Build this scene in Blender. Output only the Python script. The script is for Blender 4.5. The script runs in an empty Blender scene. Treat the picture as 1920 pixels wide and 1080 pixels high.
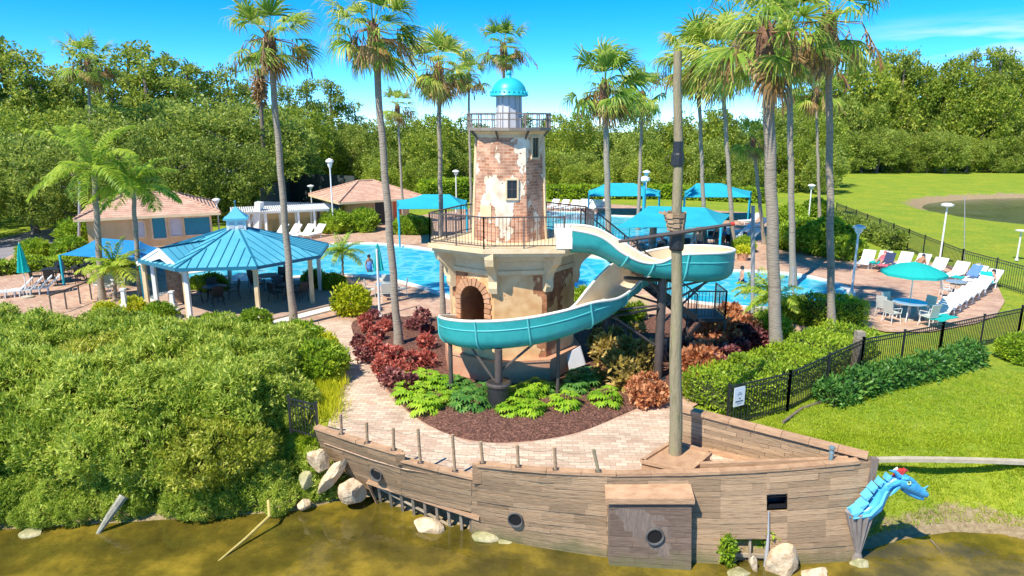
import bpy, math, random
import numpy as np
from mathutils import Vector, Matrix
from mathutils.geometry import tessellate_polygon
R = math.radians
rng = np.random.default_rng(7)
random.seed(7)
scene = bpy.context.scene
COL = scene.collection
# ------------------------------------------------------------------ camera, sky, sun, exposure
PITCH = R(13.2); CH = 8.5; FPX = 1300.0
cam_d = bpy.data.cameras.new("camera"); cam = bpy.data.objects.new("camera", cam_d); COL.objects.link(cam)
cam_d.sensor_width = 36; cam_d.lens = 36*FPX/1920; cam_d.clip_end = 3000; cam_d.clip_start = .1
cam.location = (0, 0, CH); cam.rotation_euler = (math.pi/2-PITCH, 0, 0)
scene.camera = cam
SUN_EL = R(52); SUN_AZ = math.atan2(-.62, -.72)        # azimuth measured from +Y towards +X
world = bpy.data.worlds.new("World"); scene.world = world; world.use_nodes = True
wn = world.node_tree.nodes; wl = world.node_tree.links; wn.clear()
sky = wn.new('ShaderNodeTexSky'); sky.sky_type = 'NISHITA'; sky.sun_disc = False
sky.sun_elevation = SUN_EL; sky.sun_rotation = SUN_AZ; sky.air_density = .42; sky.dust_density = 0; sky.ozone_density = 6.0
hs = wn.new('ShaderNodeHueSaturation'); hs.inputs['Saturation'].default_value = 1.3; hs.inputs['Hue'].default_value = .493
bg = wn.new('ShaderNodeBackground'); bg.inputs['Strength'].default_value = .15
wo = wn.new('ShaderNodeOutputWorld')
tc = wn.new('ShaderNodeTexCoord'); mp = wn.new('ShaderNodeMapping'); mp.inputs['Scale'].default_value = (3.2, 3.2, 26)
nz = wn.new('ShaderNodeTexNoise'); nz.inputs['Scale'].default_value = 1.6; nz.inputs['Detail'].default_value = 5
# thin cirrus low over the right-hand forest
dst = wn.new('ShaderNodeVectorMath'); dst.operation = 'DISTANCE'; dst.inputs[1].default_value = (.60, .89*.92, .125)
nrm = wn.new('ShaderNodeVectorMath'); nrm.operation = 'NORMALIZE'
mr1 = wn.new('ShaderNodeMapRange'); mr1.inputs[1].default_value = .26; mr1.inputs[2].default_value = .03
sepz = wn.new('ShaderNodeSeparateXYZ')
band = wn.new('ShaderNodeMapRange'); band.interpolation_type = 'SMOOTHSTEP'; band.inputs[1].default_value = .13; band.inputs[2].default_value = .098
mr2 = wn.new('ShaderNodeMapRange'); mr2.inputs[1].default_value = .44; mr2.inputs[2].default_value = .68
mul = wn.new('ShaderNodeMath'); mul.operation = 'MULTIPLY'; mul2 = wn.new('ShaderNodeMath'); mul2.operation = 'MULTIPLY'; mul2.use_clamp = True
mx = wn.new('ShaderNodeMix'); mx.data_type = 'RGBA'
wl.new(tc.outputs['Generated'], nrm.inputs[0]); wl.new(nrm.outputs[0], mp.inputs[0]); wl.new(mp.outputs[0], nz.inputs[0])
wl.new(nrm.outputs[0], dst.inputs[0]); wl.new(dst.outputs['Value'], mr1.inputs[0]); wl.new(nz.outputs[0], mr2.inputs[0])
wl.new(nrm.outputs[0], sepz.inputs[0]); wl.new(sepz.outputs[2], band.inputs[0])
wl.new(mr1.outputs[0], mul.inputs[0]); wl.new(mr2.outputs[0], mul.inputs[1]); wl.new(mul.outputs[0], mul2.inputs[0]); wl.new(band.outputs[0], mul2.inputs[1])
wl.new(sky.outputs[0], hs.inputs['Color']); wl.new(hs.outputs[0], mx.inputs[6]); mx.inputs[7].default_value = (4.6, 3.9, 4.3, 1)
wl.new(mul2.outputs[0], mx.inputs[0]); wl.new(mx.outputs[2], bg.inputs['Color']); wl.new(bg.outputs[0], wo.inputs['Surface'])
sl = bpy.data.lights.new("sun", 'SUN'); sl.energy = 3.35; sl.angle = R(.6); sl.color = (1, .94, .80)
so = bpy.data.objects.new("sun", sl); COL.objects.link(so); so.location = (-20, -10, 40)
_sd = Vector((math.sin(SUN_AZ)*math.cos(SUN_EL), math.cos(SUN_AZ)*math.cos(SUN_EL), math.sin(SUN_EL)))
so.rotation_euler = _sd.to_track_quat('Z', 'Y').to_euler()
scene.view_settings.view_transform = 'Standard'; scene.view_settings.look = 'None'
scene.view_settings.exposure = 1.12; scene.view_settings.gamma = 1
try:
    scene.cycles.transparent_max_bounces = 8; scene.cycles.max_bounces = 6
except Exception: pass

# ------------------------------------------------------------------ helpers: where things stand
def _ray(px, py):
    u = (px-960)/FPX; v = (540-py)/FPX
    return (u, math.cos(PITCH)+v*math.sin(PITCH), -math.sin(PITCH)+v*math.cos(PITCH))
def P(px, py, z=0.):            # the point at height z seen at that place of the photograph
    d = _ray(px, py); t = (z-CH)/d[2]; return Vector((d[0]*t, d[1]*t, z))
def PD(px, py, Y):              # the same at distance Y
    d = _ray(px, py); t = Y/d[1]; return Vector((d[0]*t, Y, CH+d[2]*t))

def wloc(o):
    l = Vector((0, 0, 0))
    while o is not None: l += Vector(o.location); o = o.parent
    return l
def T(name, label, cat, loc=(0, 0, 0), group=None):
    o = bpy.data.objects.new(name, None); COL.objects.link(o); o.location = loc; o.empty_display_size = .3
    o['label'] = label; o['category'] = cat
    if group: o['group'] = group
    return o
def tag(o, label, cat, group=None):
    o['label'] = label; o['category'] = cat
    if group: o['group'] = group
    return o
def mesh_obj(name, V, Fs, mat, parent=None, smooth=False, kind=None, label=None, origin=None):
    V = np.asarray(V, dtype=np.float64).reshape(-1, 3)
    off = wloc(parent) if parent is not None else Vector((0, 0, 0))
    if origin is not None: off = off*0+Vector(origin)
    V = V-np.array(off)
    me = bpy.data.meshes.new(name)
    if isinstance(Fs, np.ndarray):
        k = Fs.shape[1]; n = len(Fs)
        me.vertices.add(len(V)); me.vertices.foreach_set('co', V.astype(np.float32).ravel())
        me.loops.add(n*k); me.loops.foreach_set('vertex_index', Fs.astype(np.int32).ravel())
        me.polygons.add(n); me.polygons.foreach_set('loop_start', np.arange(0, n*k, k, dtype=np.int32))
        me.polygons.foreach_set('loop_total', np.full(n, k, dtype=np.int32))
        me.update(calc_edges=True)
    else:
        me.from_pydata([tuple(v) for v in V], [], Fs); me.update()
    if smooth: me.polygons.foreach_set('use_smooth', np.ones(len(me.polygons), dtype=bool))
    if mat: me.materials.append(mat)
    o = bpy.data.objects.new(name, me); COL.objects.link(o)
    if parent is not None: o.parent = parent
    elif origin is not None: o.location = origin
    if kind: o['kind'] = kind
    if label: o['label'] = label
    return o

class MB:
    def __init__(s): s.v = []; s.f = []
    def add(s, V, Fs):
        b = len(s.v); s.v += [tuple(p) for p in V]; s.f += [tuple(i+b for i in f) for f in Fs]; return s
    def box(s, c, d, rz=0, rx=0, ry=0, taper=1.):
        M = Matrix.Translation(c) @ Matrix.Rotation(rz, 4, 'Z') @ Matrix.Rotation(ry, 4, 'Y') @ Matrix.Rotation(rx, 4, 'X')
        V = []
        for k in (-.5, .5):
            t = taper if k > 0 else 1
            for i, j in ((-.5, -.5), (.5, -.5), (.5, .5), (-.5, .5)): V.append(M @ Vector((i*d[0]*t, j*d[1]*t, k*d[2])))
        return s.add(V, [(3, 2, 1, 0), (4, 5, 6, 7), (0, 1, 5, 4), (1, 2, 6, 5), (2, 3, 7, 6), (3, 0, 4, 7)])
    def beam(s, p, q, w, h=None, up=(0, 0, 1)):
        p = Vector(p); q = Vector(q); h = h or w; d = (q-p).normalized(); u = Vector(up)
        if abs(d.dot(u)) > .98: u = Vector((0, 1, 0))
        r = d.cross(u).normalized()*w/2; u = r.cross(d).normalized()*h/2
        V = [p-r-u, p+r-u, p+r+u, p-r+u, q-r-u, q+r-u, q+r+u, q-r+u]
        return s.add(V, [(0, 1, 2, 3), (7, 6, 5, 4), (0, 4, 5, 1), (1, 5, 6, 2), (2, 6, 7, 3), (3, 7, 4, 0)])
    def tube(s, pts, rad, seg=8, cap=True):
        pts = [Vector(p) for p in pts]; n = len(pts)
        if not hasattr(rad, '__len__'): rad = [rad]*n
        V = []; a = None
        for i, p in enumerate(pts):
            d = (pts[min(i+1, n-1)]-pts[max(i-1, 0)]).normalized()
            if a is None: a = d.cross(Vector((.3, 1, .1))).normalized()
            else: a = (a-d*a.dot(d)).normalized()
            b = d.cross(a)
            for k in range(seg):
                t = 2*math.pi*k/seg; V.append(p+(a*math.cos(t)+b*math.sin(t))*rad[i])
        Fs = [(i*seg+k, i*seg+(k+1) % seg, (i+1)*seg+(k+1) % seg, (i+1)*seg+k) for i in range(n-1) for k in range(seg)]
        if cap: Fs += [tuple(range(seg-1, -1, -1)), tuple((n-1)*seg+k for k in range(seg))]
        return s.add(V, Fs)
    def lathe(s, prof, c=(0, 0, 0), seg=16, rot=0., cap=True):
        V = []
        for r, z in prof:
            for k in range(seg):
                t = 2*math.pi*k/seg+rot; V.append((c[0]+r*math.cos(t), c[1]+r*math.sin(t), c[2]+z))
        n = len(prof)
        Fs = [(i*seg+k, i*seg+(k+1) % seg, (i+1)*seg+(k+1) % seg, (i+1)*seg+k) for i in range(n-1) for k in range(seg)]
        if cap: Fs += [tuple(range(seg-1, -1, -1)), tuple((n-1)*seg+k for k in range(seg))]
        return s.add(V, Fs)
    def prism(s, poly, z0, z1, bottom=True):
        n = len(poly); V = [(p[0], p[1], z0) for p in poly]+[(p[0], p[1], z1) for p in poly]
        tri = tessellate_polygon([[Vector((p[0], p[1], 0)) for p in poly]])
        Fs = [tuple(i+n for i in t) for t in tri]+([tuple(reversed(t)) for t in tri] if bottom else [])
        Fs += [(i, (i+1) % n, n+(i+1) % n, n+i) for i in range(n)]
        return s.add(V, Fs)
    def build(s, name, mat, parent=None, **k):
        o = mesh_obj(name, s.v, s.f, mat, parent, **k)
        import bmesh
        bm = bmesh.new(); bm.from_mesh(o.data); bmesh.ops.recalc_face_normals(bm, faces=bm.faces); bm.to_mesh(o.data); bm.free()
        if k.get('smooth'):
            o.data.polygons.foreach_set('use_smooth', np.ones(len(o.data.polygons), dtype=bool))
            try: o.data.set_sharp_from_angle(angle=R(40))
            except Exception: pass
        return o

def copy_tree(root, loc, rz=None, sc=None, label=None, group=None, tilt=None):
    def cp(o, par):
        c = o.copy(); COL.objects.link(c)
        if par is not None: c.parent = par
        for ch in kids.get(o.name, []): cp(ch, c)
        return c
    kids = {}
    def gather(o):
        kids[o.name] = list(o.children)
        for c in o.children: gather(c)
    gather(root)
    r = cp(root, None); place(r, loc, rz, sc, label, group, tilt); return r
def place(r, loc, rz=None, sc=None, label=None, group=None, tilt=None):
    r.location = loc; rx, ry = tilt or (0, 0)
    if rz is not None: r.rotation_euler = (rx, ry, rz)
    if sc is not None: r.scale = sc if hasattr(sc, '__len__') else (sc, sc, sc)
    if label: r['label'] = label
    if group: r['group'] = group
    return r
STOCKS = []
class Stock:                                       # a kind: first() moves the original, then copies
    def __init__(s, root): s.root = root; s.used = False; STOCKS.append(s)
    def put(s, loc, rz=0., sc=1., label=None, group=None, tilt=None):
        if not s.used: s.used = True; s.src = s.root; s._k = dict(); return place(s.root, loc, rz, sc, label, group, tilt)
        return copy_tree(s.root, loc, rz, sc, label, group, tilt)

# ------------------------------------------------------------------ materials
def nodes_of(name):
    m = bpy.data.materials.new(name); m.use_nodes = True; n = m.node_tree.nodes; l = m.node_tree.links
    return m, n, l, n['Principled BSDF']
def col4(c): return (c[0], c[1], c[2], 1)
def ramp(n, stops, interp='LINEAR'):
    r = n.new('ShaderNodeValToRGB'); e = r.color_ramp.elements; r.color_ramp.interpolation = interp
    while len(e) < len(stops): e.new(.5)
    for i, (p, c) in enumerate(stops): e[i].position = p; e[i].color = col4(c)
    return r
def M(name, c1, c2=None, scale=3., rough=.6, bump=0., bscale=20., metal=0., c3=None, detail=6., stretch=None, spec=.5, island=0.):
    m, n, l, b = nodes_of(name); b.inputs['Roughness'].default_value = rough; b.inputs['Metallic'].default_value = metal
    b.inputs['Specular IOR Level'].default_value = spec
    tc = n.new('ShaderNodeTexCoord'); vec = tc.outputs['Object']
    if stretch:
        mp = n.new('ShaderNodeMapping'); mp.inputs['Scale'].default_value = stretch; l.new(vec, mp.inputs[0]); vec = mp.outputs[0]
    out = None
    if c2 is not None:
        nz = n.new('ShaderNodeTexNoise'); nz.inputs['Scale'].default_value = scale; nz.inputs['Detail'].default_value = detail; nz.inputs['Roughness'].default_value = .65
        l.new(vec, nz.inputs[0])
        st = [(.32, c1), (.68, c2)] if c3 is None else [(.3, c1), (.5, c2), (.7, c3)]
        r = ramp(n, st); l.new(nz.outputs[0], r.inputs[0]); out = r.outputs[0]
    if island:
        g = n.new('ShaderNodeNewGeometry'); mr = n.new('ShaderNodeMapRange'); mr.inputs[3].default_value = 1-island; mr.inputs[4].default_value = 1+island
        l.new(g.outputs['Random Per Island'], mr.inputs[0])
        h = n.new('ShaderNodeHueSaturation')
        if out: l.new(out, h.inputs['Color'])
        else: h.inputs['Color'].default_value = col4(c1)
        l.new(mr.outputs[0], h.inputs['Value']); out = h.outputs[0]
    if out: l.new(out, b.inputs['Base Color'])
    else: b.inputs['Base Color'].default_value = col4(c1)
    if bump:
        nb = n.new('ShaderNodeTexNoise'); nb.inputs['Scale'].default_value = bscale; nb.inputs['Detail'].default_value = 4; l.new(vec, nb.inputs[0])
        bp = n.new('ShaderNodeBump'); bp.inputs['Strength'].default_value = bump; bp.inputs['Distance'].default_value = .05
        l.new(nb.outputs[0], bp.inputs['Height']); l.new(bp.outputs[0], b.inputs['Normal'])
    return m
def leafmat(name, cols, trans=.35, nscale=.9, rough=.45):
    """leaf colour: each leaf its own tone of the three, drifting in clumps"""
    m, n, l, b = nodes_of(name); b.inputs['Roughness'].default_value = rough; b.inputs['Specular IOR Level'].default_value = .35
    tc = n.new('ShaderNodeTexCoord'); g = n.new('ShaderNodeNewGeometry')
    nz = n.new('ShaderNodeTexNoise'); nz.inputs['Scale'].default_value = nscale; nz.inputs['Detail'].default_value = 3; l.new(tc.outputs['Object'], nz.inputs[0])
    oi = n.new('ShaderNodeObjectInfo')
    a = n.new('ShaderNodeMath'); a.operation = 'MULTIPLY_ADD'; a.inputs[1].default_value = .55; l.new(g.outputs['Random Per Island'], a.inputs[0])
    s = n.new('ShaderNodeMath'); s.operation = 'MULTIPLY_ADD'; s.inputs[1].default_value = 1.1; s.inputs[2].default_value = -.35; l.new(nz.outputs[0], s.inputs[0])
    l.new(s.outputs[0], a.inputs[2])
    s2 = n.new('ShaderNodeMath'); s2.operation = 'MULTIPLY_ADD'; s2.inputs[1].default_value = .22; l.new(oi.outputs['Random'], s2.inputs[0]); l.new(a.outputs[0], s2.inputs[2])
    r = ramp(n, [(.15, cols[0]), (.5, cols[1]), (.92, cols[2])]); l.new(s2.outputs[0], r.inputs[0]); l.new(r.outputs[0], b.inputs['Base Color'])
    t = n.new('ShaderNodeBsdfTranslucent'); l.new(r.outputs[0], t.inputs[0])
    mix = n.new('ShaderNodeMixShader'); mix.inputs[0].default_value = trans
    l.new(b.outputs[0], mix.inputs[1]); l.new(t.outputs[0], mix.inputs[2]); l.new(mix.outputs[0], n['Material Output'].inputs[0])
    return m
# ------------------------------------------------------------------ the materials of the place
def brick_mat(name, c1, c2, mortar, bw, bh, blot=None, bump=.3, rot=0.):
    m, n, l, b = nodes_of(name); b.inputs['Roughness'].default_value = .75
    tc = n.new('ShaderNodeTexCoord'); mp = n.new('ShaderNodeMapping'); mp.inputs['Rotation'].default_value = (0, 0, rot)
    bk = n.new('ShaderNodeTexBrick'); bk.inputs['Scale'].default_value = 1; bk.inputs['Brick Width'].default_value = bw; bk.inputs['Row Height'].default_value = bh
    bk.inputs['Mortar Size'].default_value = bh*.06; bk.inputs['Color1'].default_value = col4(c1); bk.inputs['Color2'].default_value = col4(c2); bk.inputs['Mortar'].default_value = col4(mortar)
    nz = n.new('ShaderNodeTexNoise'); nz.inputs['Scale'].default_value = .55; nz.inputs['Detail'].default_value = 8; nz.inputs['Roughness'].default_value = .7
    l.new(tc.outputs['Object'], mp.inputs[0]); l.new(mp.outputs[0], bk.inputs[0]); l.new(tc.outputs['Object'], nz.inputs[0])
    r = ramp(n, [(.3, (.72, .70, .68)), (.5, (1, 1, 1)), (.7, (1.1, 1.08, 1.05))]); l.new(nz.outputs[0], r.inputs[0])
    mx = n.new('ShaderNodeMix'); mx.data_type = 'RGBA'; mx.blend_type = 'MULTIPLY'; mx.inputs[0].default_value = 1
    l.new(bk.outputs[0], mx.inputs[6]); l.new(r.outputs[0], mx.inputs[7]); l.new(mx.outputs[2], b.inputs['Base Color'])
    bp = n.new('ShaderNodeBump'); bp.inputs['Strength'].default_value = bump; bp.inputs['Distance'].default_value = .01; bp.invert = True
    l.new(bk.outputs['Fac'], bp.inputs['Height']); l.new(bp.outputs[0], b.inputs['Normal'])
    return m
m_paver = brick_mat('paver', (.46, .255, .17), (.58, .395, .28), (.40, .28, .21), .42, .21, rot=R(45))
m_paver2 = brick_mat('walk_paver', (.50, .34, .245), (.68, .54, .41), (.37, .27, .20), .30, .15, rot=R(2))

def peeled_mat(name, plaster, plaster2, b1, b2, mortar, bias, spots=(), nscale=1.1, seam=.004):
    """stucco flaked off the brick beneath: round the tower, in metres"""
    m, n, l, b = nodes_of(name); b.inputs['Roughness'].default_value = .85
    tc = n.new('ShaderNodeTexCoord'); sp = n.new('ShaderNodeSeparateXYZ'); l.new(tc.outputs['Object'], sp.inputs[0])
    at = n.new('ShaderNodeMath'); at.operation = 'ARCTAN2'; l.new(sp.outputs[1], at.inputs[0]); l.new(sp.outputs[0], at.inputs[1])
    ml = n.new('ShaderNodeMath'); ml.operation = 'MULTIPLY'; ml.inputs[1].default_value = 1.6; l.new(at.outputs[0], ml.inputs[0])
    cb = n.new('ShaderNodeCombineXYZ'); l.new(ml.outputs[0], cb.inputs[0]); l.new(sp.outputs[2], cb.inputs[1])
    bk = n.new('ShaderNodeTexBrick'); bk.inputs['Scale'].default_value = 1; bk.inputs['Brick Width'].default_value = .26; bk.inputs['Row Height'].default_value = .095
    bk.inputs['Mortar Size'].default_value = .009; bk.inputs['Color1'].default_value = col4(b1); bk.inputs['Color2'].default_value = col4(b2); bk.inputs['Mortar'].default_value = col4(mortar)
    l.new(cb.outputs[0], bk.inputs[0])
    nz = n.new('ShaderNodeTexNoise'); nz.inputs['Scale'].default_value = nscale; nz.inputs['Detail'].default_value = 7; nz.inputs['Roughness'].default_value = .62
    mpn = n.new('ShaderNodeMapping'); mpn.inputs['Scale'].default_value = (1, 1, .75); mpn.inputs['Location'].default_value = (3.1, 1.7, .4)
    l.new(tc.outputs['Object'], mpn.inputs[0]); l.new(mpn.outputs[0], nz.inputs[0])
    field = nz.outputs[0]
    ad = n.new('ShaderNodeMath'); ad.operation = 'ADD'; ad.inputs[1].default_value = bias; l.new(field, ad.inputs[0]); field = ad.outputs[0]
    for (c, r, amt) in spots:
        d = n.new('ShaderNodeVectorMath'); d.operation = 'DISTANCE'; d.inputs[1].default_value = c; l.new(tc.outputs['Object'], d.inputs[0])
        k = n.new('ShaderNodeMapRange'); k.inputs[1].default_value = r; k.inputs[2].default_value = 0; k.inputs[3].default_value = 0; k.inputs[4].default_value = amt
        l.new(d.outputs['Value'], k.inputs[0]); a2 = n.new('ShaderNodeMath'); a2.operation = 'ADD'; l.new(field, a2.inputs[0]); l.new(k.outputs[0], a2.inputs[1]); field = a2.outputs[0]
    th = n.new('ShaderNodeMapRange'); th.inputs[1].default_value = .5-seam; th.inputs[2].default_value = .5+seam; l.new(field, th.inputs[0])
    n2 = n.new('ShaderNodeTexNoise'); n2.inputs['Scale'].default_value = 2.4; n2.inputs['Detail'].default_value = 8; l.new(tc.outputs['Object'], n2.inputs[0])
    r = ramp(n, [(.35, plaster), (.62, plaster2)]); l.new(n2.outputs[0], r.inputs[0])
    r2 = ramp(n, [(.3, (.6, .55, .55)), (.65, (1.25, 1.2, 1.15))]); l.new(n2.outputs[0], r2.inputs[0])
    bm = n.new('ShaderNodeMix'); bm.data_type = 'RGBA'; bm.blend_type = 'MULTIPLY'; bm.inputs[0].default_value = 1; l.new(bk.outputs[0], bm.inputs[6]); l.new(r2.outputs[0], bm.inputs[7])
    mx = n.new('ShaderNodeMix'); mx.data_type = 'RGBA'; l.new(th.outputs[0], mx.inputs[0]); l.new(r.outputs[0], mx.inputs[6]); l.new(bm.outputs[2], mx.inputs[7])
    l.new(mx.outputs[2], b.inputs['Base Color'])
    bp = n.new('ShaderNodeBump'); bp.inputs['Strength'].default_value = .9; bp.inputs['Distance'].default_value = .04; bp.invert = True
    l.new(th.outputs[0], bp.inputs['Height']); l.new(bp.outputs[0], b.inputs['Normal'])
    return m

m_wood = M('weathered_plank', (.19, .12, .07), (.41, .275, .165), scale=2.2, rough=.8, bump=.5, bscale=5, stretch=(1, 1, 14), island=.24, c3=(.31, .19, .105))
def wet_foot(m, z0=-1.25, z1=-1.75, tone=(.16, .15, .06)):
    """algae and water stain low on the planks, ragged upper edge"""
    n = m.node_tree.nodes; l = m.node_tree.links; b = n['Principled BSDF']; src = b.inputs['Base Color'].links[0].from_socket
    tc = n.new('ShaderNodeTexCoord'); sp = n.new('ShaderNodeSeparateXYZ'); l.new(tc.outputs['Object'], sp.inputs[0]); nz = n.new('ShaderNodeTexNoise'); nz.inputs['Scale'].default_value = 2.5; nz.inputs['Detail'].default_value = 7; l.new(tc.outputs['Object'], nz.inputs[0])
    a = n.new('ShaderNodeMath'); a.operation = 'MULTIPLY_ADD'; a.inputs[1].default_value = .9; l.new(nz.outputs[0], a.inputs[0]); l.new(sp.outputs[2], a.inputs[2])
    k = n.new('ShaderNodeMapRange'); k.inputs[1].default_value = z0+.42; k.inputs[2].default_value = z1+.42; k.inputs[4].default_value = .85; l.new(a.outputs[0], k.inputs[0])
    x = n.new('ShaderNodeMix'); x.data_type = 'RGBA'; l.new(k.outputs[0], x.inputs[0]); l.new(src, x.inputs[6]); x.inputs[7].default_value = col4(tone); l.new(x.outputs[2], b.inputs['Base Color']); return m
wet_foot(m_wood)
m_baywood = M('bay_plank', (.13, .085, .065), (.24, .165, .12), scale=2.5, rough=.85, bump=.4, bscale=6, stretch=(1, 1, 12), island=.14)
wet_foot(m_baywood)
m_woodcap = M('cap_timber', (.36, .20, .11), (.54, .34, .20), scale=3, rough=.75, bump=.3, bscale=8, stretch=(1, 1, 6), island=.08)
m_wooddark = M('dark_timber', (.15, .11, .09), (.25, .19, .15), scale=3, rough=.85, bump=.4, bscale=6, stretch=(6, 1, 1), island=.12)
m_mast = M('mossy_pole', (.17, .16, .07), (.34, .27, .17), scale=2.2, rough=.85, bump=.6, bscale=12, stretch=(5, 5, .6), c3=(.26, .26, .10))
m_rope = M('rope', (.30, .24, .17), rough=.9)
m_black = M('black_metal', (.018, .019, .022), (.03, .03, .032), scale=8, rough=.42)
m_brownmetal = M('brown_metal', (.07, .055, .05), (.11, .085, .075), scale=4, rough=.5)
m_teal = M('teal_flume', (.015, .24, .25), (.035, .35, .35), scale=1.3, rough=.42, c3=(.022, .30, .285), spec=.3)
m_tealseam = M('teal_joint', (.09, .48, .48), rough=.35)
m_cream = M('cream_flume', (.70, .54, .34), (.84, .74, .56), scale=.8, rough=.35)
m_rim = M('flume_rim', (.84, .80, .70), rough=.35)
m_white = M('white_paint', (.78, .78, .76), (.70, .70, .68), scale=3, rough=.5)
m_whiteplas = M('white_strap', (.80, .81, .80), rough=.45)
m_stucco = M('beige_stucco', (.62, .43, .25), (.74, .55, .36), scale=1.4, rough=.85, bump=.3, bscale=30)
m_creamtrim = M('cream_trim', (.66, .47, .26), (.78, .62, .40), scale=2, rough=.8, bump=.2, bscale=20)
m_terracotta = M('pink_plinth', (.50, .23, .13), (.62, .34, .21), scale=1.6, rough=.85, bump=.2)
m_tower = peeled_mat('peeled_tower', (.68, .50, .34), (.86, .77, .62), (.40, .17, .09), (.62, .35, .23), (.58, .42, .31), .045, spots=[((-.3, -1.1, 6.4), .9, -.25), ((0., -1.2, 5.2), .75, -.18), ((.9, -.9, 5.9), 1.1, .13), ((-.6, -1.1, 7.6), .7, .1)], nscale=1.25)
m_lower = peeled_mat('peeled_body', (.64, .36, .16), (.80, .53, .28), (.34, .13, .05), (.46, .21, .10), (.30, .15, .09), -.17, spots=[((1.55, -1.75, 3.3), 1.15, .42), ((1.35, -1.75, 1.4), 1.0, .33), ((-1.75, -1.55, 3.9), 1.1, .33), ((-2.2, -1.2, 3.2), .9, .35), ((-1.55, -1.9, 1.9), 1.0, .25), ((2.1, -.8, 4.), .9, .35)], nscale=2.0)
m_archbrick = brick_mat('arch_brick', (.52, .25, .13), (.62, .34, .20), (.40, .22, .14), .2, .09)
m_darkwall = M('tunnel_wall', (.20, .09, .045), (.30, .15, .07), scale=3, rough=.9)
m_glass = M('dark_pane', (.015, .016, .02), rough=.15)
m_dome = M('turquoise_dome', (.02, .42, .52), (.03, .50, .60), scale=2, rough=.4)
m_metalroof = M('blue_metal_roof', (.08, .36, .50), (.12, .45, .58), scale=.6, rough=.32)
m_roofseam = M('roof_seam', (.02, .16, .26), rough=.4)
m_lantern = M('grey_lantern', (.50, .49, .52), (.60, .58, .58), scale=2, rough=.6)
m_sail = M('turquoise_canvas', (.012, .34, .46), (.02, .42, .54), scale=.7, rough=.7)
m_sailb = M('blue_canvas', (.012, .21, .50), (.02, .27, .58), scale=.7, rough=.7)
def clothmat(name, c, tr=.45):
    m, n, l, b = nodes_of(name); b.inputs['Base Color'].default_value = col4(c); b.inputs['Roughness'].default_value = .8; b.inputs['Specular IOR Level'].default_value = .2
    t = n.new('ShaderNodeBsdfTranslucent'); t.inputs[0].default_value = col4(c); mix = n.new('ShaderNodeMixShader'); mix.inputs[0].default_value = tr
    l.new(b.outputs[0], mix.inputs[1]); l.new(t.outputs[0], mix.inputs[2]); l.new(mix.outputs[0], n['Material Output'].inputs[0]); return m
m_turq = clothmat('turquoise_cloth', (.03, .62, .60))
m_tile = None
m_mulch = M('mulch', (.025, .010, .007), (.13, .052, .034), scale=15, rough=.95, bump=1., bscale=22, c3=(.34, .17, .12), detail=4)
m_soil = M('sandy_soil', (.30, .20, .12), (.46, .34, .22), scale=6, rough=.95, bump=.6, bscale=20)
m_rock = M('pale_boulder', (.34, .18, .08), (.66, .52, .35), scale=2.0, rough=.85, bump=1., bscale=6, c3=(.50, .31, .15))
m_rockg = M('mossy_boulder', (.20, .20, .07), (.54, .47, .28), scale=2.6, rough=.8, bump=.8, bscale=5)
m_bark = M('palm_bark', (.22, .17, .125), (.36, .30, .235), scale=1.6, rough=.9, bump=.8, bscale=5, stretch=(1, 1, 7), c3=(.29, .23, .18))
m_bark2 = M('tree_bark', (.12, .09, .07), (.24, .19, .15), scale=3, rough=.9, bump=.6, bscale=8)
m_boot = M('palm_boots', (.11, .05, .03), (.27, .13, .07), scale=7, rough=.9, bump=.8, bscale=14)
m_dead = leafmat('dry_frond', [(.16, .08, .03), (.38, .22, .09), (.60, .40, .17)], trans=.3)
m_palm = leafmat('fan_frond', [(.09, .20, .025), (.28, .44, .05), (.74, .70, .16)], trans=.5, nscale=1.6)
m_queen = leafmat('feather_frond', [(.12, .24, .02), (.34, .50, .045), (.62, .68, .10)], trans=.5, nscale=.7)
m_oak = leafmat('oak_leaves', [(.07, .12, .02), (.25, .34, .05), (.56, .62, .12)], trans=.5, nscale=.6)
m_cyp = leafmat('cypress_leaves', [(.08, .13, .02), (.24, .33, .045), (.54, .58, .10)], trans=.5, nscale=.6)
m_yel = leafmat('yellow_green_leaves', [(.11, .18, .02), (.31, .41, .045), (.62, .64, .09)], trans=.5, nscale=.6)
m_bush = leafmat('bank_shrub_leaves', [(.09, .17, .018), (.36, .50, .05), (.80, .84, .18)], trans=.5, nscale=1.3)
m_bush2 = leafmat('bank_shrub_leaves_yellow', [(.16, .20, .02), (.48, .54, .05), (.86, .80, .20)], trans=.5, nscale=1.3)
m_hedge = leafmat('hedge_leaves', [(.09, .19, .015), (.28, .44, .03), (.54, .66, .05)], trans=.45, nscale=1.)
m_gold = leafmat('golden_leaves', [(.26, .34, .012), (.55, .60, .02), (.80, .76, .05)], trans=.4)
m_red = leafmat('red_leaves', [(.10, .02, .024), (.50, .11, .08), (.90, .34, .24)], trans=.35, nscale=2.2)
m_maroon = leafmat('maroon_leaves', [(.05, .02, .022), (.24, .065, .07), (.62, .26, .22)], trans=.35, nscale=2.2)
m_copper = leafmat('copper_leaves', [(.20, .06, .03), (.62, .24, .10), (.90, .52, .26)], trans=.4, nscale=1.5)
m_vari = leafmat('speckled_leaves', [(.14, .12, .03), (.46, .34, .07), (.85, .62, .24)], trans=.4, nscale=1.5)
m_philo = leafmat('lobed_leaves', [(.10, .26, .015), (.28, .50, .025), (.50, .68, .05)], trans=.4, nscale=1.4)
m_philod = leafmat('dark_lobed_leaves', [(.03, .10, .02), (.08, .24, .04), (.22, .40, .07)], trans=.35, nscale=1.4)
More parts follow.
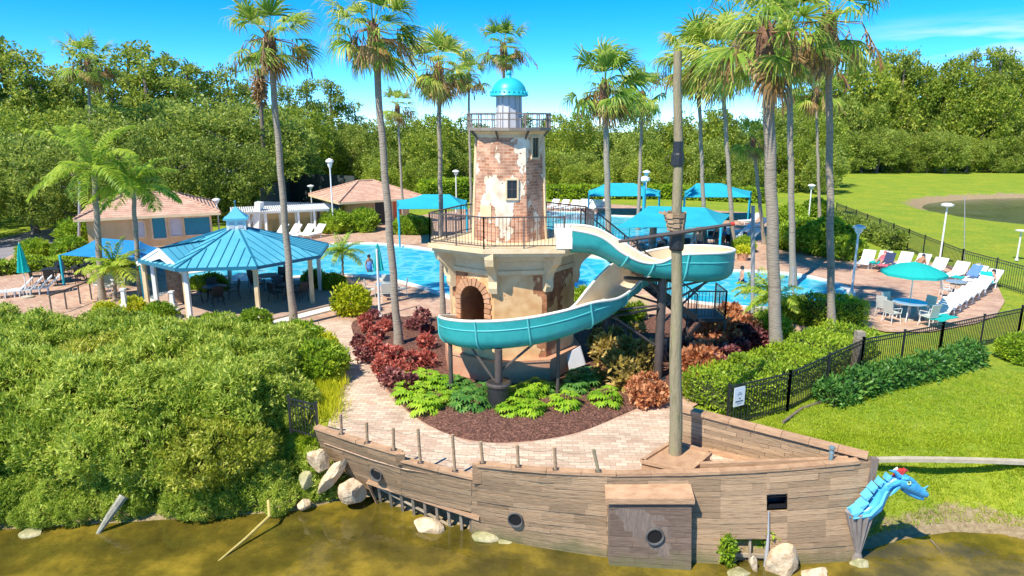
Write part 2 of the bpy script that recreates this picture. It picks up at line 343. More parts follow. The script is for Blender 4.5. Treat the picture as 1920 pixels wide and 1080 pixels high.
m_grasstuft = leafmat('grass_blades', [(.20, .32, .015), (.36, .50, .02), (.56, .62, .05)], trans=.4, nscale=.5)
m_twig = M('twigs', (.10, .075, .05), (.17, .13, .09), rough=.9)
m_skin = M('skin', (.55, .30, .20), rough=.5)
m_skin2 = M('tanned_skin', (.38, .19, .11), rough=.5)

def ground_mat():
    m, n, l, b = nodes_of('lawn_and_bank'); b.inputs['Roughness'].default_value = .95; b.inputs['Specular IOR Level'].default_value = .1
    tc = n.new('ShaderNodeTexCoord'); sp = n.new('ShaderNodeSeparateXYZ'); l.new(tc.outputs['Object'], sp.inputs[0])
    def noise(s, d=6, rr=.6, st=None):
        v = tc.outputs['Object']
        if st: q = n.new('ShaderNodeMapping'); q.inputs['Scale'].default_value = st; l.new(v, q.inputs[0]); v = q.outputs[0]
        x = n.new('ShaderNodeTexNoise'); x.inputs['Scale'].default_value = s; x.inputs['Detail'].default_value = d; x.inputs['Roughness'].default_value = rr; l.new(v, x.inputs[0]); return x.outputs[0]
    fine = noise(5., 8, .75); big = noise(.33, 8, .72)
    r1 = ramp(n, [(.28, (.12, .19, .018)), (.5, (.24, .32, .030)), (.72, (.38, .42, .06))]); l.new(fine, r1.inputs[0])
    r2 = ramp(n, [(.34, (.72, .90, .9)), (.5, (1, 1, 1)), (.66, (1.35, 1.1, 1.0))]); l.new(big, r2.inputs[0])
    mx = n.new('ShaderNodeMix'); mx.data_type = 'RGBA'; mx.blend_type = 'MULTIPLY'; mx.inputs[0].default_value = 1; l.new(r1.outputs[0], mx.inputs[6]); l.new(r2.outputs[0], mx.inputs[7])
    # bare sand and mud low on the banks and in worn patches
    mud = ramp(n, [(.3, (.22, .15, .08)), (.7, (.45, .35, .21))]); l.new(noise(7, 8, .7), mud.inputs[0])
    hz = n.new('ShaderNodeMapRange'); hz.inputs[1].default_value = -.9; hz.inputs[2].default_value = -1.8
    far = n.new('ShaderNodeMath'); far.operation = 'GREATER_THAN'; far.inputs[1].default_value = 40; l.new(sp.outputs[1], far.inputs[0])
    zz = n.new('ShaderNodeMath'); zz.operation = 'MULTIPLY_ADD'; zz.inputs[1].default_value = -1.15; l.new(far.outputs[0], zz.inputs[0]); l.new(sp.outputs[2], zz.inputs[2]); l.new(zz.outputs[0], hz.inputs[0])
    nn = noise(.9, 6, .7); s = n.new('ShaderNodeMath'); s.operation = 'ADD'; l.new(hz.outputs[0], s.inputs[0]); l.new(nn, s.inputs[1])
    th = n.new('ShaderNodeMapRange'); th.inputs[1].default_value = .98; th.inputs[2].default_value = 1.12; l.new(s.outputs[0], th.inputs[0])
    mm = n.new('ShaderNodeMix'); mm.data_type = 'RGBA'; l.new(th.outputs[0], mm.inputs[0]); l.new(mx.outputs[2], mm.inputs[6]); l.new(mud.outputs[0], mm.inputs[7])
    wp = n.new('ShaderNodeMapRange'); wp.inputs[1].default_value = .62; wp.inputs[2].default_value = .74; l.new(nn, wp.inputs[0])
    m3 = n.new('ShaderNodeMix'); m3.data_type = 'RGBA'; wm = n.new('ShaderNodeMath'); wm.operation = 'MULTIPLY'; wm.inputs[1].default_value = .35; l.new(wp.outputs[0], wm.inputs[0])
    l.new(wm.outputs[0], m3.inputs[0]); l.new(mm.outputs[2], m3.inputs[6]); l.new(mud.outputs[0], m3.inputs[7])
    l.new(m3.outputs[2], b.inputs['Base Color'])
    bp = n.new('ShaderNodeBump'); bp.inputs['Strength'].default_value = .8; bp.inputs['Distance'].default_value = .08; l.new(noise(9, 6, .8), bp.inputs['Height']); l.new(bp.outputs[0], b.inputs['Normal'])
    return m
m_ground = ground_mat()

def water_mat(name, c1, c2, wscale, bump, rough, nscale=.5, trans=0., c3=None, spec=.5, caustic=None):
    m, n, l, b = nodes_of(name); b.inputs['Roughness'].default_value = rough; b.inputs['Specular IOR Level'].default_value = spec; b.inputs['IOR'].default_value = 1.33
    tc = n.new('ShaderNodeTexCoord'); nz = n.new('ShaderNodeTexNoise'); nz.inputs['Scale'].default_value = nscale; nz.inputs['Detail'].default_value = 7; nz.inputs['Roughness'].default_value = .65
    l.new(tc.outputs['Object'], nz.inputs[0]); r = ramp(n, [(.3, c1), (.7, c2)] if c3 is None else [(.3, c1), (.5, c2), (.7, c3)]); l.new(nz.outputs[0], r.inputs[0]); l.new(r.outputs[0], b.inputs['Base Color'])
    if caustic:                                       # light net of the pool floor, painted into the water colour
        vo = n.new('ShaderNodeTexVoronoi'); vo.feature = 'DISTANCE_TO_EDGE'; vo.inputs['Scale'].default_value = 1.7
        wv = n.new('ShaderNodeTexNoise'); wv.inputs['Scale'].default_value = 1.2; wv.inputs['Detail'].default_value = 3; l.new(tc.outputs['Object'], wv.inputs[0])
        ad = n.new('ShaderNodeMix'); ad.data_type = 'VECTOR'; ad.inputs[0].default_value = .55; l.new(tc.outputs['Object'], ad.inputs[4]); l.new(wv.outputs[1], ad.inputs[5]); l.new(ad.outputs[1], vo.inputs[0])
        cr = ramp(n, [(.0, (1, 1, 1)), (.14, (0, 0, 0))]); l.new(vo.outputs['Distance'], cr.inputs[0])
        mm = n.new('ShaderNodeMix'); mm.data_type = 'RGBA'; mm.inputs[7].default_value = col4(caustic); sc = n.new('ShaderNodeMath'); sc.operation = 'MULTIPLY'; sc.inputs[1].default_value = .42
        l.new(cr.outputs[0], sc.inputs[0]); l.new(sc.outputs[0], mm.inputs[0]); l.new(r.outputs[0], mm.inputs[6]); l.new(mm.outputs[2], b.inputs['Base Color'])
    w = n.new('ShaderNodeTexNoise'); w.inputs['Scale'].default_value = wscale; w.inputs['Detail'].default_value = 3; w.inputs['Distortion'].default_value = .6; l.new(tc.outputs['Object'], w.inputs[0])
    bp = n.new('ShaderNodeBump'); bp.inputs['Strength'].default_value = bump; bp.inputs['Distance'].default_value = .05; l.new(w.outputs[0], bp.inputs['Height']); l.new(bp.outputs[0], b.inputs['Normal'])
    return m
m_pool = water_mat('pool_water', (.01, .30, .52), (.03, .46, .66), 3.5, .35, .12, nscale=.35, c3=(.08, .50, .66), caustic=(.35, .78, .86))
m_lake = water_mat('lake_water', (.04, .035, .008), (.11, .085, .012), 3.2, .22, .03, nscale=.6, c3=(.30, .21, .025), spec=1.)
m_pond = water_mat('pond_water', (.03, .05, .02), (.10, .13, .09), 3.0, .5, .12, nscale=.3)
m_coping = M('pool_coping', (.74, .70, .62), (.82, .79, .72), scale=4, rough=.7)
m_conc = M('concrete', (.40, .33, .24), (.54, .47, .36), scale=3, rough=.85, bump=.3)
m_asphalt = M('road_asphalt', (.20, .18, .20), (.30, .28, .29), scale=1.5, rough=.9)
m_grey = M('grey_steel', (.30, .30, .32), (.40, .40, .42), scale=3, rough=.5)
m_dragon = M('blue_figure_paint', (.03, .24, .52), (.08, .42, .70), scale=3, rough=.38, c3=(.05, .34, .62))
m_dragond = M('light_blue_paint', (.14, .52, .74), rough=.38)
m_redp = M('red_paint', (.55, .04, .03), rough=.4)
m_orange = M('orange_cloth', (.75, .25, .03), rough=.8)
m_bluecl = M('blue_cloth', (.10, .22, .55), rough=.8)
m_pinkcl = M('pink_cloth', (.62, .12, .16), rough=.8)
m_navy = M('navy_cloth', (.02, .035, .09), rough=.8)
m_sign = M('sign_panel', (.62, .70, .76), (.70, .76, .80), scale=3, rough=.4)
m_signink = M('sign_ink', (.03, .07, .14), rough=.5)
m_screen = M('windscreen_mesh', (.035, .045, .045), (.06, .07, .07), scale=3, rough=.8)
m_court = M('blue_court', (.05, .08, .14), (.07, .11, .19), scale=2, rough=.8)
def tile_mat():
    m, n, l, b = nodes_of('clay_tile'); b.inputs['Roughness'].default_value = .85
    tc = n.new('ShaderNodeTexCoord'); nz = n.new('ShaderNodeTexNoise'); nz.inputs['Scale'].default_value = 1.3; nz.inputs['Detail'].default_value = 8; nz.inputs['Roughness'].default_value = .75
    l.new(tc.outputs['Object'], nz.inputs[0]); r = ramp(n, [(.3, (.40, .22, .16)), (.5, (.60, .36, .26)), (.7, (.72, .50, .38))]); l.new(nz.outputs[0], r.inputs[0])
    w = n.new('ShaderNodeTexWave'); w.wave_type = 'BANDS'; w.bands_direction = 'Z'; w.inputs['Scale'].default_value = 3.2; w.inputs['Distortion'].default_value = .8; w.inputs['Detail'].default_value = 2; l.new(tc.outputs['Object'], w.inputs[0])
    r2 = ramp(n, [(0., (.62, .6, .6)), (.4, (1.05, 1.03, 1.0))]); l.new(w.outputs[0], r2.inputs[0])
    mx = n.new('ShaderNodeMix'); mx.data_type = 'RGBA'; mx.blend_type = 'MULTIPLY'; mx.inputs[0].default_value = 1; l.new(r.outputs[0], mx.inputs[6]); l.new(r2.outputs[0], mx.inputs[7]); l.new(mx.outputs[2], b.inputs['Base Color'])
    bp = n.new('ShaderNodeBump'); bp.inputs['Strength'].default_value = .8; bp.inputs['Distance'].default_value = .08; l.new(w.outputs[0], bp.inputs['Height']); l.new(bp.outputs[0], b.inputs['Normal'])
    return m
m_tile = tile_mat()
# ------------------------------------------------------------------ ground, decks, pools, water
WZ = -1.75
HULL = [(592, (592, 803, .45), (630, 905)), (690, (690, 836, .45), (700, 932)), (752, (752, 853, .45), (755, 955)), (820, (820, 863.5, .45), (820, 977)),
        (895, (895, 873, .45), (895, 1000)), (1000, (1000, 884, .45), (1000, 1022)), (1140, (1140, 891, .45), (1140, 1043)), (1290, (1290, 889, .45), (1290, 1053)),
        (1400, (1400, 885, .5), (1400, 1058)), (1500, (1500, 878, .62), (1500, 1057)), (1640, (1640, 864, .8), (1600, 1050))]
_hs = np.array([h[0] for h in HULL], float)
_ht = np.array([list(P(*h[1])) for h in HULL]); _hb = np.array([list(P(h[2][0], h[2][1], WZ)) for h in HULL])
def smooth_interp(s, arr):
    return np.array([np.interp(s, _hs, arr[:, k]) for k in range(3)])
def HT(s): return smooth_interp(s, _ht)
def HB(s):
    b = smooth_interp(s, _hb); b[2] = -1.95; return b
def HS(s, v, out=0.):
    t = HT(s); b = HB(s); p = t+(b-t)*v
    a = HT(min(s+8, 1640))-HT(max(s-8, 592)); n = np.array([a[1], -a[0], 0.]); n /= np.linalg.norm(n)
    return p+n*out
shoreL = [(-120, 1010), (0, 1003), (300, 985), (550, 968), (640, 946), (700, 936)]
_sx = [-60.]; _sy = [P(0, 1003, WZ)[1]-1.]
for q in shoreL: p = P(q[0], q[1], WZ); _sx.append(p[0]); _sy.append(p[1])
for h in _hb[3:10]: _sx.append(h[0]); _sy.append(h[1]+.15)
for q in [(1640, 1040), (1700, 1022), (1800, 1006), (1900, 1012), (1990, 1035)]: p = P(q[0], q[1], WZ); _sx.append(p[0]); _sy.append(p[1])
_sx.append(30.); _sy.append(_sy[-1]-4)
_sx.append(80.); _sy.append(_sy[-1]-10)
XH0 = _hb[2][0]; XBOW = _hb[10][0]
def sstep(t): t = np.clip(t, 0, 1); return t*t*(3-2*t)
PC = (79., 72.)
def gz(x, y):
    x = np.asarray(x, float); y = np.asarray(y, float)
    d = y-np.interp(x, _sx, _sy)
    wl_ = np.interp(x, [XH0-1.5, XH0, XBOW-.4, XBOW+.5], [2.7, .55, .45, 2.2])
    plat = np.where(x > XBOW-.3, np.interp(d, [2.0, 4.5], [-.38, -.06]), -.06)
    up = WZ-.05+(plat-WZ+.05)*sstep(d/wl_)
    dn = WZ-.05-.35*np.clip(-d, 0, 4)
    z = np.where(d > 0, up, dn)
    # pond beyond the fence
    e = np.abs((x-PC[0])/34.)**2.4+np.abs((y-PC[1])/20.)**2.4
    z = np.where(y > 45, np.minimum(z, -1.5+1.45*sstep((e-.66)/.55)-.01), z)
    # gentle swell of the far lawn
    z = z+np.where(y > 95, .0, 0.)
    return z
xs = np.concatenate([np.linspace(-600, -34, 30), np.arange(-33, 33, .3), np.arange(34, 112, 1.2), np.linspace(115, 600, 26)])
ys = np.concatenate([np.linspace(-60, 6, 12), np.arange(8, 28, .22), np.arange(28, 100, 1.2), np.linspace(102, 900, 50)])
X, Y = np.meshgrid(xs, ys); Z = gz(X, Y)
Z = Z+np.where((Z < -.1) & (Z > -1.6), np.sin(X*3.1+Y*1.7)*np.cos(Y*4.3-X*.6)*.04, 0)
V = np.stack([X, Y, Z], -1).reshape(-1, 3); nx, ny = len(xs), len(ys)
ii = (np.arange(ny-1)[:, None]*nx+np.arange(nx-1)[None, :]).ravel()
mesh_obj('ground', V, np.stack([ii, ii+1, ii+nx+1, ii+nx], 1), m_ground, smooth=True, kind='structure')
mesh_obj('lake_water', [(-300, -60, WZ), (300, -60, WZ), (300, 26, WZ), (-300, 26, WZ)], [(0, 1, 2, 3)], m_lake, kind='structure')
mesh_obj('pond_water', [(36, 48, -.72), (120, 48, -.72), (120, 100, -.72), (36, 100, -.72)], [(0, 1, 2, 3)], m_pond, kind='structure')

def catmull(pts, n=8, closed=True):
    out = []; N = len(pts)
    for i in range(N if closed else N-1):
        a, b, c, d = [np.array(pts[(i+k) % N] if closed else pts[min(max(i+k, 0), N-1)], float) for k in (-1, 0, 1, 2)]
        for k in range(n):
            t = k/n; out.append(tuple(.5*((2*b)+(-a+c)*t+(2*a-5*b+4*c-d)*t*t+(-a+3*b-3*c+d)*t**3)))
    if not closed: out.append(tuple(pts[-1]))
    return out
def gp(l, z=0): return [tuple(P(a, b, z)[:2]) for a, b in l]
pool1 = catmull(gp([(330, 520), (420, 503), (560, 472), (610, 460), (690, 457), (760, 462), (850, 474), (1000, 478), (1110, 482), (1170, 497), (1180, 520), (1120, 556), (1010, 580), (890, 570), (830, 550), (760, 529), (700, 519), (620, 514), (520, 522), (400, 540)]), 5)
pool2 = catmull(gp([(1230, 520), (1300, 508), (1400, 509), (1490, 515), (1555, 530), (1590, 548), (1560, 566), (1480, 577), (1380, 573), (1290, 563), (1230, 545)]), 5)
pool3 = catmull(gp([(1000, 400), (1080, 398), (1160, 405), (1300, 412), (1370, 430), (1340, 448), (1230, 452), (1100, 446), (1000, 436)]), 5)
deck_px = [(-60, 640), (-60, 515), (40, 470), (130, 452), (300, 440), (430, 437), (540, 440), (640, 436), (740, 412), (800, 402), (900, 388), (1040, 378), (1150, 383), (1260, 390), (1400, 398), (1440, 412), (1450, 440), (1490, 465), (1560, 478), (1640, 486), (1740, 492), (1830, 506), (1868, 530), (1884, 565), (1868, 592), (1830, 606), (1745, 622), (1660, 622), (1605, 608), (1590, 640), (1480, 660), (1340, 740), (1282, 772)]
deck_w = gp(deck_px)
bow_in = [tuple(HS(s, 0, -.1)[:2]) for s in (1600, 1500, 1400, 1290, 1140, 1000, 895, 820, 752, 690, 600)]
deck_poly = deck_w+gp([(1600, 852)])+bow_in+gp([(620, 775), (575, 700), (520, 640), (430, 620), (200, 660)])
def sheet(name, loops, z, mat, **k):
    loops3 = [[Vector((p[0], p[1], 0)) for p in lp] for lp in loops]
    V = [(p.x, p.y, z) for lp in loops3 for p in lp]; tri = tessellate_polygon(loops3)
    o = mesh_obj(name, V, [tuple(t) for t in tri], mat, **k)
    me = o.data
    if sum(p.normal.z*p.area for p in me.polygons) < 0: me.flip_normals()
    return o
sheet('paved_deck', [deck_poly, pool1, pool2, pool3], 0., m_paver, kind='structure')
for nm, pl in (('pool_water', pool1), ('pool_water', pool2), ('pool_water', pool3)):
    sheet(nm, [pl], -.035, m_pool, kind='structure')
    # stone coping round the rim, 0.35 wide, 4 cm proud
    c = np.array(pl); cen = c.mean(0); n = len(c); V = []; Fs = []
    for i in range(n):
        t = c[(i+1) % n]-c[i-1]; t /= np.linalg.norm(t); nrm = np.array([t[1], -t[0]])
        ar = sum(c[j][0]*c[(j+1) % n][1]-c[(j+1) % n][0]*c[j][1] for j in range(n))
        nrm = nrm*(1 if ar > 0 else -1)
        for off, z in ((-.05, -.08), (-.05, .04), (.38, .04), (.38, -.02)): V.append((c[i][0]+nrm[0]*off, c[i][1]+nrm[1]*off, z))
    for i in range(n):
        j = (i+1) % n
        for k in range(3): Fs.append((i*4+k, i*4+k+1, j*4+k+1, j*4+k))
    mesh_obj('pool_coping', V, Fs, m_coping, kind='structure')
# the walkway of pale pavers between the planting and the ship
walk = gp([(585, 606), (655, 600), (672, 655), (700, 700), (740, 755), (800, 800), (880, 829), (970, 833), (1080, 816), (1180, 776), (1262, 742), (1282, 772), (1600, 853)])+bow_in+gp([(620, 775), (640, 740), (650, 700), (640, 670), (600, 640)])
sheet('walkway', [walk], .005, m_paver2, kind='structure')
# bed of bark mulch, mounded
bed_in = [(664, 602), (676, 655), (705, 700), (745, 752), (803, 797), (880, 825), (970, 829), (1080, 812), (1180, 772), (1258, 740), (1300, 745), (1360, 700), (1440, 660), (1470, 640), (1440, 600), (1350, 588), (1200, 592), (1100, 592), (950, 600), (830, 596), (760, 594)]
bedp = np.array(catmull(gp(bed_in), 4))
def mound(name, poly, h, mat, n=60, **k):
    poly = np.array(poly); lo = poly.min(0); hi = poly.max(0); c = poly
    def inside(x, y):
        r = False; N = len(c); j = N-1
        for i in range(N):
            if (c[i][1] > y) != (c[j][1] > y) and x < (c[j][0]-c[i][0])*(y-c[i][1])/(c[j][1]-c[i][1])+c[i][0]: r = not r
            j = i
        return r
    pts = [Vector((p[0], p[1])) for p in c]; nb = len(pts)
    from mathutils.geometry import delaunay_2d_cdt
    st = max(hi-lo)/n
    for i in range(n):
        for j in range(n):
            x = lo[0]+(i+random.random()*.8)*st; y = lo[1]+(j+random.random()*.8)*st
            if x < hi[0] and y < hi[1] and inside(x, y): pts.append(Vector((x, y)))
    vs, es, fs, *_ = delaunay_2d_cdt(pts, [(i, (i+1) % nb) for i in range(nb)], [], 1, 1e-4)
    ca = c; V = []
    for v in vs:
        d = np.min(np.hypot(ca[:, 0]-v.x, ca[:, 1]-v.y)); V.append((v.x, v.y, .01+h*min(1, d/.8)+(.03*random.random() if d > .1 else 0)))
    return mesh_obj(name, V, [tuple(f) for f in fs], mat, smooth=False, **k)
mound('mulch', bedp, .14, m_mulch, n=110, kind='structure')
# parking road far on the left
sheet('road', [gp([(-400, 540), (-400, 480), (0, 446), (60, 432), (125, 424), (112, 452), (60, 474), (0, 486), (-100, 505)])], -.045, m_asphalt, kind='structure')
# ------------------------------------------------------------------ the wooden ship
ship = T('wooden_ship', 'weathered brown plank ship hull with tall mossy mast standing in the water', 'ship', tuple(P(1140, 891, 0)))
NR = 18
def v_top(s):
    if 752 < s < 895: return .09+.09*(s-752)/143
    return 0.
holes = [(690, 885, .62, 2.), (1437, 1476, .24, .38), (1350, 1442, .66, 2.), (592, 640, .75, 2.), (640, 690, .86, 2.)]
def hole_at(s, v):
    return any(a <= s <= b and c <= v <= d for a, b, c, d in holes)
mb = MB(); brk = sorted({592, 752, 895, 1138, 1290, 1640}|{h[0] for h in holes}|{h[1] for h in holes})
VR = [k/NR+(random.uniform(-.010, .010) if 0 < k < NR else 0) for k in range(NR+1)]
for r in range(NR):
    v0 = VR[r]; v1 = VR[r+1]; s = 592.
    while s < 1639.9:
        L = random.uniform(55, 260); s1 = min(s+L, 1640)
        for b in brk:
            if s+.5 < b < s1: s1 = b; break
        vm = (v0+v1)/2
        if s1-s > 1 and not hole_at((s+s1)/2, vm) and v1 > v_top((s+s1)/2)+.01:
            o = .035+random.random()*.016; segs = max(1, int((s1-s)/55))
            if False and .1 < vm < .9: s = s1; continue
            tw = random.uniform(-.006, .006)
            for k in range(segs):
                a = s+(s1-s)*k/segs; b2 = s+(s1-s)*(k+1)/segs
                va0 = max(v0, v_top(a)); vb0 = max(v0, v_top(b2))
                g = .035/NR
                q = [HS(a, va0+g, o), HS(b2, vb0+g, o+tw), HS(b2, v1-g, o+tw+.003), HS(a, v1-g, o+.003), HS(a, va0+g, -.01), HS(b2, vb0+g, -.01), HS(b2, v1-g, -.01), HS(a, v1-g, -.01)]
                mb.add(q, [(0, 3, 2, 1), (4, 5, 6, 7), (0, 1, 5, 4), (1, 2, 6, 5), (2, 3, 7, 6), (3, 0, 4, 7)])
        s = s1
mb.build('planking', m_wood, ship)
# inner skin
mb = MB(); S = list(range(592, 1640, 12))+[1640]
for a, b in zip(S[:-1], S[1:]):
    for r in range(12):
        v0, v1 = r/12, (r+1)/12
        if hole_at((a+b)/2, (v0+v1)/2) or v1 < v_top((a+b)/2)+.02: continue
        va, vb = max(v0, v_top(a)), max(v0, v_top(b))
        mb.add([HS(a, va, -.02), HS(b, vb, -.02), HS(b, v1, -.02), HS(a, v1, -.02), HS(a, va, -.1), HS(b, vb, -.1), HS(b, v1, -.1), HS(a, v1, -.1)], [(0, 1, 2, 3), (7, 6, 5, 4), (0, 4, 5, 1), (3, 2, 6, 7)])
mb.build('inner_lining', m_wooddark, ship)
# cap rails along the rim
def rim_run(s0, s1, nm='cap_rail', w=.2, h=.075, seg=60):
    mb = MB(); n = max(2, int((s1-s0)/seg)); prev = None
    for k in range(n):
        a = s0+(s1-s0)*k/n; b = s0+(s1-s0)*(k+1)/n-.6; p = HS(a, v_top(a+.01 if a < 890 else a), -.02); q = HS(b, v_top(b), -.02)
        if 752 <= s0 < 895: p = HS(a, v_top(max(a, 752.1)), -.02)
        mb.beam(p+np.array([0, 0, h/2]), q+np.array([0, 0, h/2]), w, h)
    return mb.build(nm, m_woodcap, ship)
rim_run(592, 752); rim_run(752.2, 894.8); rim_run(895, 1610)
mb = MB()
for s in (752, 895):
    p = HS(s, 0, .03); q = HS(s, v_top(752.1 if s == 752 else 894.9)+.03, .03); mb.beam(p+np.array([0, 0, .07]), q, .09, .22, up=(1, 0, 0))
mb.build('step_end_board', m_woodcap, ship)
# ribs seen through the broken planking, with dark panels added to stand in for the shade inside
m_rib = M('grey_rib', (.28, .22, .16), (.46, .38, .28), scale=4, rough=.85)
def one_beam(nm, mat, *beams):
    mb = MB()
    for a_ in beams: mb.beam(*a_)
    return mb.build(nm, mat, ship)
for s in range(700, 885, 23): one_beam('hull_rib', m_rib, (HS(s, .55, -.06), HS(s+6, .97, -.02), .07, .09))
one_beam('hull_stringer', m_rib, (HS(700, .66, -.02), HS(885, .99, -.02), .05, .05)); one_beam('hull_stringer', m_rib, (HS(700, .93, -.04), HS(880, .985, -.03), .05, .04))
for s in (1380, 1408): one_beam('hull_rib', m_rib, (HS(s, .66, -.06), HS(s, 1., -.06), .05, .06))
one_beam('hull_stringer', m_rib, (HS(1352, .84, -.05), HS(1440, .86, -.05), .06, .09))
m_hulld = M('hull_shade', (.05, .04, .03), (.09, .07, .05), scale=3)
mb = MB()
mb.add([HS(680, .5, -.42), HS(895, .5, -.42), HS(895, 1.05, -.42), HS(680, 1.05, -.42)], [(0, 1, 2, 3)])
mb.build('opening_shade_panel', m_hulld, ship); mb = MB()
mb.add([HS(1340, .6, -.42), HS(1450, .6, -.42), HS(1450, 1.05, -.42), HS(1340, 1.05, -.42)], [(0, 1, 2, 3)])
mb.build('opening_shade_panel', m_hulld, ship)
# sprung board at the upper edge of the broken place
mb = MB(); mb.beam(HS(688, .58, .10), HS(900, .67, .07), .05, .11); mb.beam(HS(686, .60, .1), HS(705, .95, .1), .05, .05)
mb.build('sprung_board', m_woodcap, ship)
# portholes
m_portring = M('port_ring', (.07, .07, .075), (.14, .13, .12), scale=9, rough=.6)
def porthole(s, v, r=.19):
    c = HS(s, v, .05); n = HS(s, v, 1)-HS(s, v, 0); n /= np.linalg.norm(n); t = np.cross([0, 0, 1.], n); t /= np.linalg.norm(t); u = np.cross(n, t)
    ring = MB(); N = 24
    prof = [(r*.82, .0), (r*.86, .06), (r, .07), (r*1.06, .0)]
    V = [c+t*a*math.cos(2*math.pi*k/N)+u*a*math.sin(2*math.pi*k/N)+n*d for a, d in prof for k in range(N)]
    ring.add(V, [(i*N+k, i*N+(k+1) % N, (i+1)*N+(k+1) % N, (i+1)*N+k) for i in range(3) for k in range(N)])
    o = ring.build('porthole', m_portring, ship, smooth=True)
    g = MB(); g.add([c+t*r*.86*math.cos(2*math.pi*k/N)+u*r*.86*math.sin(2*math.pi*k/N)+n*.03 for k in range(N)], [tuple(range(N))])
    g.build('pane', m_glass, o)
porthole(706, .40); porthole(968, .60)
# box bay with sloping lid and a third porthole
bay = MB(); 
def bayp(s, v, o): return HS(s, v, o)
q = [bayp(1140, .17, .34), bayp(1290, .17, .34), bayp(1290, 1.0, .30), bayp(1140, 1.0, .30), bayp(1140, .17, 0), bayp(1290, .17, 0), bayp(1290, 1.0, 0), bayp(1140, 1.0, 0)]
bay.add(q, [(0, 3, 2, 1), (0, 1, 5, 4), (1, 2, 6, 5), (3, 0, 4, 7)]); bo = bay.build('box_bay', m_wooddark, ship)
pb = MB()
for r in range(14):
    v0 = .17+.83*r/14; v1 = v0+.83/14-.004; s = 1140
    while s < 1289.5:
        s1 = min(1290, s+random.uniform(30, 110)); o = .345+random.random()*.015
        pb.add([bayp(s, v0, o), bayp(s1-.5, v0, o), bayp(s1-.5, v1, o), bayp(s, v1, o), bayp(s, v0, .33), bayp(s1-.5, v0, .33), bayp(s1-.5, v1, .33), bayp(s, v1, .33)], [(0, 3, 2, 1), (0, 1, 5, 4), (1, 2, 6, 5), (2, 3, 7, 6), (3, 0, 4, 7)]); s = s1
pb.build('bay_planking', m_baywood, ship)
lid = MB(); a, b = HS(1134, .085, .0), HS(1294, .085, .0); c, d = HS(1294, .165, .42), HS(1134, .165, .42); dz = np.array([0, 0, -.07])
lid.add([a, b, c, d, a+dz, b+dz, c+dz, d+dz], [(0, 1, 2, 3), (7, 6, 5, 4), (0, 4, 5, 1), (1, 5, 6, 2), (2, 6, 7, 3), (3, 7, 4, 0)])
lid.beam(d+np.array([0, 0, -.05]), c+np.array([0, 0, -.05]), .05, .13)
lid.build('bay_lid', m_woodcap, ship)
_hs0 = HS
def porthole_bay():
    global HS
    old = HS; HS = lambda s, v, out=0.: old(s, v, out+.33); porthole(1221, .56, .21); HS = old
porthole_bay()
# small square gun port with a dark box behind
mb = MB(); q = [HS(1437, .26, -.3), HS(1476, .26, -.3), HS(1476, .37, -.3), HS(1437, .37, -.3)]; q2 = [HS(1437, .26, .02), HS(1476, .26, .02), HS(1476, .37, .02), HS(1437, .37, .02)]
mb.add(q+q2, [(0, 1, 2, 3), (0, 4, 5, 1), (1, 5, 6, 2), (2, 6, 7, 3), (3, 7, 4, 0)]); mb.build('gun_port', m_glass, ship)
mb = MB(); mb.tube([HS(1440, .38, .08), HS(1439, .6, .1), HS(1436, .8, .1), HS(1433, 1.02, .12)], [.02, .025, .05, .06], 8); mb.build('drain_pipe', m_grey, ship)
# far side of the hull with its cap, standing on the paving
A = np.array(P(1278, 769, 1.0)); B = np.array(P(1628, 858, .84)); Lw = B-A; nv = np.array([Lw[1], -Lw[0], 0]); nv /= np.linalg.norm(nv)
mb = MB(); rows = 9
for r in range(rows):
    t = 0.
    while t < 1:
        t1 = min(1, t+random.uniform(.12, .4)); o = random.random()*.015
        def W(tt, f, off): p = A+Lw*tt; z0 = -.05; return np.array([p[0]+nv[0]*off, p[1]+nv[1]*off, z0+(p[2]-z0)*f])
        f0, f1 = r/rows+.003, (r+1)/rows-.004
        V = [W(t, f0, o+.05), W(t1-.002, f0, o+.05), W(t1-.002, f1, o+.05), W(t, f1, o+.05), W(t, f0, -.05), W(t1-.002, f0, -.05), W(t1-.002, f1, -.05), W(t, f1, -.05)]
        mb.add(V, [(0, 1, 2, 3), (7, 6, 5, 4), (0, 4, 5, 1), (1, 5, 6, 2), (2, 6, 7, 3), (3, 7, 4, 0)]); t = t1
mb.build('side_wall', m_wood, ship)
mb = MB(); n = 7
for k in range(n): mb.beam(A+Lw*k/n+np.array([0, 0, .05]), A+Lw*((k+1)/n-.002)+np.array([0, 0, .05]), .26, .1)
mb.build('side_cap', m_woodcap, ship)
mb = MB(); mb.beam(A*[1, 1, 0]+nv*.09+np.array([0, 0, .06]), (A+Lw*.8)*[1, 1, 0]+nv*.09+np.array([0, 0, .06]), .09, .12); mb.build('foot_board', m_woodcap, ship)
mb = MB(); mb.beam(P(1312, 872, .42), P(1590, 861, .76), .12, .12); mb.beam(P(1312, 872, .36), P(1312, 876, 0), .1, .1); mb.beam(P(1450, 868, .52), P(1452, 880, .02), .08, .08); mb.build('inner_beam', m_woodcap, ship)
mb = MB(); c = PD(1559, 850, HT(1560)[1]+.12); mb.lathe([(.05, -.25), (.05, .12), (.075, .12), (.075, .17)], c=c, seg=10); mb.lathe([(.06, 0), (.06, .03)], c=c, seg=10); mb.build('mooring_bitt', M('patina_metal', (.10, .18, .20), (.25, .32, .34), scale=8, rough=.5), ship)
